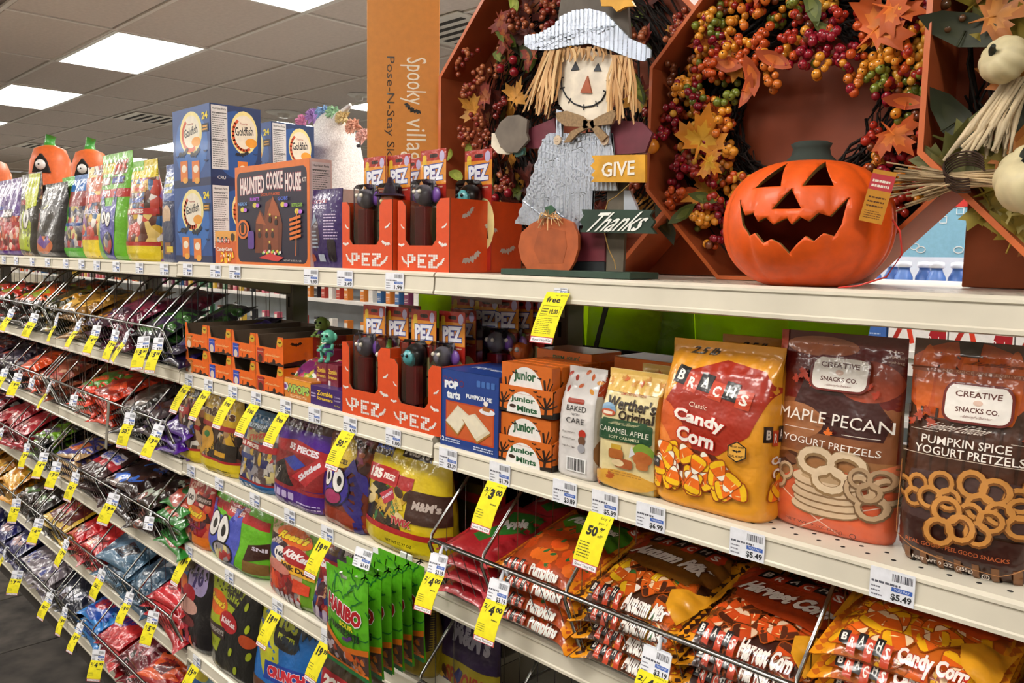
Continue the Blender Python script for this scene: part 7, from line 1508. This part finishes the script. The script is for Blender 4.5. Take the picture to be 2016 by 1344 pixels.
lv_name = ['lowest', 'second lowest', 'middle', 'second from top', 'topmost']
for i, (n, p0, p1, hf, fn, base, lab) in enumerate(PILES):
    x0, x1 = railx(n, p0), railx(n, p1); W_ = (x1-x0); z0 = Z(3, n)
    cols_n = max(1, round(W_/.24)); w1 = min(W_/cols_n*.98, .27)
    me = pillow_mesh('candy_bag', max(w1, .12), .21, .042, base, fn, 200+i, .005, .0125, None, 1.5, True)
    me2 = pillow_mesh('candy_bag', max(w1, .12)*.96, .20, .040, base, fn, 300+i, .006, .0125, None, 1.8, i % 3 > 0)
    N = max(2, int(round(4*hf)))
    for c_ in range(cols_n):
        xc = x0+W_*(c_+.5)/cols_n
        for row, yy in ((0, -.032), (1, .14)):
            for k in range(N):
                if row == 1 and k < N-1: continue
                zz = z0+.014+.031*k+(.012 if row else 0)
                lying((me, me2)[(k+c_+row) % 2], xc+rd.uniform(-.012, .012), yy+rd.uniform(-.008, .012), zz, 'one of the %s, %s shelf basket' % (lab, ordn[n]), 'pile of '+lab, (-1.30+rd.uniform(-.12, .16)+(.1 if k == N-1 else 0), rd.uniform(-.09, .09), rd.uniform(-.18, .18)))
# ================================================================ price labels and sale slips
tagn = 0
def price_label(o_, W_, H_, price, parent, loc, rot=(0, 0, 0), seed=1):
    A = Art(W_, H_, 'paper'); A.rect(0, 0, 1, 1, 'eef0f8'); A.bars(.5, .68, .95, .92, '4a4c55', 13, seed); A.lines(.04, .52, .7, .66, 1, '5a5c68', .5, seed); A.lines(.04, .1, .3, .5, 3, '7a7c88', .35, seed); A.rect(.5, .36, .96, .50, '3a62b8'); A.text('YOU PAY', .73, .43, .36, .08, 'c8d4ee', .02); A.text(price, .72, .18, .46, .24, '26282e', .03)
    m = carton(W_, .0006, H_, 'eef0f8', A, kind='paper'); return m.obj(o_, parent, loc, rot)
YW, YH = .052, .092
def slip_mesh(kind):
    """yellow sale slip hanging down from its top edge, gently bowed outward"""
    A = Art(YW, YH, 'paper'); A.rect(0, 0, 1, 1, 'e8dc0c'); A.rect(0, 0, 1, .12, 'b8384a'); A.rect(.04, .015, .96, .105, 'e8e4e6'); A.text('Good Thru 9/26', .5, .06, .8, .045, '4a3c46', .02)
    if kind == 'free': A.text('buy 1 get 1', .7, .92, .5, .04, '3a3810', .02); A.text('free', .5, .80, .62, .16, '23220c', .03); A.lines(.08, .18, .6, .6, 7, '6a6618', .3); 
    elif kind == 'free10': A.text('buy 1 get one', .7, .94, .5, .035, '3a3810', .02); A.text('free', .45, .85, .6, .12, '23220c', .03); A.line([(.12, .52), (.9, .52), (.9, .72), (.12, .72), (.12, .52)], .012, '3a3810'); A.text('10.00', .66, .61, .36, .1, '23220c', .04); A.lines(.14, .54, .42, .7, 3, '4a4812', .4); A.lines(.1, .18, .85, .5, 9, '6a6618', .3)
    elif kind == '50': A.text('buy 1', .72, .93, .34, .06, '4a4812', .01); A.text('get 1', .68, .84, .34, .05, '4a4812', .01); A.text('50', .40, .68, .42, .18, '1c1b08', .05); A.text('%', .76, .73, .2, .09, '1c1b08', .05); A.text('off*', .76, .62, .2, .06, '4a4812', .01); A.lines(.08, .2, .6, .5, 6, '5a5614', .35)
    elif kind == '19': A.text('19', .36, .78, .40, .24, '1c1b08', .06); A.text('99', .76, .83, .28, .12, '1c1b08', .05); A.lines(.08, .3, .4, .5, 3, '6a6618', .3); A.lines(.3, .15, .9, .22, 2, '6a6618', .3)
    else:
        a, b, c = kind.split('|'); A.text(a, .14, .82, .16, .10, '1c1b08', .03); A.line([(.2, .68), (.32, .88)], .02, '1c1b08'); A.text(b, .48, .76, .24, .22, '1c1b08', .06); A.text(c, .80, .81, .30, .12, '1c1b08', .05); A.lines(.6, .55, .9, .62, 1, '5a5614', .4); A.lines(.08, .25, .45, .45, 4, '6a6618', .3); A.text('must buy 2', .75, .94, .4, .03, '4a4812')
    m = MB(); bow = lambda z: -.012*np.sin(np.clip(-z/YH, 0, 1)*PI/2*1.2)
    f = lambda x, z: np.stack([x-YW/2, bow(z-YH), z-YH], 1)
    B = Art(YW, YH, 'paper'); B.rect(0, 0, 1, 1, 'e8dc0c'); m.art(B, lambda x, z: f(x, z)+np.array([0, .0007, 0]), None, .012, 0, 0); m.art(A, f, None, .008, 0, .00003); m.nrm = {}
    return m.mesh('sale_slip')
slips = {k: slip_mesh(k) for k in ('free', 'free10', '50', '19', '2|4|00', '3|3|00', '2|5|00', '2|7|00', '2|9|00')}
def lip_tag(px, py, sec_, n, price, slip=None, tilt=-.30, dy=0, label='', sw=0, W_=.052, H_=.036):
    """white label in the price channel, py its middle, with an optional hanging slip"""
    global tagn; tagn += 1
    p = at(px, py, -.005); z = Z(sec_, n)-.0225
    t = thing('price_tag', label, 'price tag', (p.x, -.0065, z))
    price_label('price_label', W_, H_, price, t, (-W_/2, 0, -H_/2), seed=tagn)
    if slip: o = link('sale_slip', slips[slip], t, (-.004+sw, -.0015, -H_/2+.002), (tilt, 0, 0)); o.scale = (1, 1, 1)
    return t
ORD = ['first', 'second', 'third', 'fourth', 'fifth', 'sixth', 'seventh', 'eighth', 'ninth', 'tenth', 'eleventh', 'twelfth', 'thirteenth', 'fourteenth', 'fifteenth', 'sixteenth', 'seventeenth']
s1 = [8, 32, 64, 94, 130, 161, 191, 229, 275, 324, 370, 425, 463, 613, 680, 778]
for k, px in enumerate(s1):
    lip_tag(px, 512+.047*px*.6, 4 if px < 100 else (3 if px < 351 else 2), 1, ('4.99', '9.99', '3.49', '1.99')[k % 4], label='white price label on the top shelf edge, %s from the left' % ORD[k], W_=.062)
lip_tag(1105, 580, 1, 1, '10.00', 'free10', -.34, label='yellow free 10.00 sale slip hanging from the top shelf edge', W_=.03, H_=.01)
s2 = [(372, 742, 'free'), (411, 753, 'free'), (459, 766, 'free'), (505, 779, 'free'), (563, 795, 'free'), (620, 810, None), (690, 827, '50'), (775, 855, None)]
for k, (px, py, s_) in enumerate(s2): lip_tag(px, py, 2, 2, ('2.99', '1.99', '4.99', '1.00')[k % 4], s_, -.42, label='%s price tag of the middle second shelf edge%s' % (ORD[k], {'free': ' with yellow free slip', '50': ' with yellow 50% slip', None: ''}[s_]))
for px, py, pr, s_, lb in ((883, 890, '$3.39', None, 'white $3.39 label under the blue pastry carton'), (985, 917, '$1.79', '3|3|00', 'label and yellow 3/3.00 slip under the mint trays'), (1113, 957, '$3.89', None, 'white $3.89 label under the white cookie bag'), (1192, 975, '$5.99', '50', 'label and yellow buy 1 get 1 50% slip under the caramel bag'), (1282, 1003, '$6.99', None, 'white $6.99 label under the candy corn bag'), (1472, 1060, '$5.49', None, 'white $5.49 label under the Maple Pecan pouch'), (1757, 1150, '$5.49', None, 'white $5.49 label under the Pumpkin Spice pouch')):
    lip_tag(px, py, 1, 2, pr, s_, -.36, label=lb, W_=.054, H_=.040)
s3 = [(376, 911, 3, None), (432, 940, 3, None), (502, 967, 3, None), (571, 1000, 3, None), (645, 1030, 3, '19'), (749, 1075, 3, '19'), (372, 1088, 4, '19'), (452, 1138, 4, None), (547, 1190, 4, '19'), (645, 1250, 4, '19'), (388, 1300, 5, '19'), (457, 1329, 5, None)]
for k, (px, py, n, s_) in enumerate(s3): lip_tag(px, py, 2, n, '19.99' if s_ else '8.99', s_, -.40, label='%s price tag of the middle %s shelf edge%s' % (ORD[[q for q in range(len(s3)) if s3[q][2] == n].index(k)], ordn[n], ' with yellow 19.99 slip' if s_ else ''))
t = thing('price_tag', 'white $1.69 label on the clip above the green gummy bags', 'price tag', (hx+.012, -.125, hz_+.035), (-.3, 0, .1)); price_label('price_label', .05, .038, '$1.69', t, (-.025, 0, -.02))
# tags clipped onto the basket rails
clear = mat('c9ccd4', 'plastic', rough=.2)
def basket_tag(px, py, py2, price, slip, label, rz=0, Ymin=-.052, sec_=3, white_only=False):
    global tagn; tagn += 1
    p = at(px, py, -.052); t = thing('price_tag', label, 'price tag', p, (-.30+.06*((tagn % 3)-1), .05*((tagn % 5)-2), rz))
    m = MB(); m.tube([(0, .008, .0), (0, -.002, .004), (0, -.005, -.006), (0, -.005, -.012)], .004, clear, 6); m.box(-.022, .022, -.0052, -.0046, -.05, -.010, clear); m.obj('clip', t)
    price_label('price_label', .050, .040, price, t, (-.025, -.0065, -.052), seed=tagn)
    if slip: o = link('sale_slip', slips[slip], t, (0, -.0062, -.046), (-.02, 0, 0)); o.scale = (1, 1, max(.8, min(1.25, ((at(px, py, -.052).z-at(px, py2, -.08).z)-.046)/YH)))
    return t
for px, py, py2, lb in ((873, 1080, 1215, 'tag with a yellow 2/4.00 slip at the left end of the right basket'), (992, 1130, 1275, 'tag with a yellow 2/4.00 slip below the candy pumpkin bags'), (1303, 1262, 1400, 'yellow slip tag between the Autumn Mix and Harvest Corn bags')):
    basket_tag(px, py, py2, '$3.19', '2|4|00', lb)
BT = {2: [(29, 605, 652, 0), (74, 613, 668, .1), (117, 618, 680, -.6), (162, 628, 690, -.4), (197, 635, 706, .0), (234, 644, 711, -.2), (258, 650, 716, -.9), (288, 656, 731, .2), (318, 658, 736, .0)],
      3: [(15, 722, 772, .1), (41, 730, 786, .2), (69, 741, 762, -.2), (103, 753, 816, -.7), (152, 772, 795, .0), (262, 806, 891, .1), (320, 830, 905, .0)],
      4: [(9, 840, 890, -.3), (58, 868, 922, .0), (92, 886, 945, .2), (117, 904, 969, .2), (155, 925, 992, .0), (231, 966, 1042, .2), (300, 1010, 1040, .0)],
      5: [(36, 977, 1032, .3), (82, 1016, 1074, .3), (137, 1058, 1128, -.3), (207, 1116, 1186, -.1), (262, 1160, 1238, -.1), (308, 1196, 1283, .1)],
      6: [(14, 1078, 1132, -.7), (38, 1118, 1178, .6), (104, 1163, 1225, .0), (133, 1190, 1256, -.2), (164, 1222, 1297, -.1), (198, 1272, 1343, .5)]}
whites = {(3, 69), (3, 152), (4, 300)}
sl = ['2|5|00', '2|4|00', '2|7|00', '50', '2|9|00']
for n, L_ in BT.items():
    for k, (px, py, py2, rz) in enumerate(L_):
        w_ = (n, px) in whites
        rz = (.20+rz) if rz >= 0 else (.15+.38*rz)
        basket_tag(px, py, py2, '4.99', None if w_ else ('2|5|00' if n == 2 and px > 280 else sl[(k+n) % 5]), '%s tag from the left on the %s shelf baskets%s' % (ORD[k], ordn[n], ', white only' if w_ else ', yellow slip'), rz)
m = MB(); m.box(-.01, .01, -.002, 0, -.17, 0, mat('8a8478', 'plastic')); p = at(215, 792, -.052); tag(m.obj('channel_strip', None, (at(215, 792, -.047).x, -.047, Z(3, 3)+.126), (-.05, .12, 0)), 'grey plastic strip hanging from the third shelf basket', 'strip')
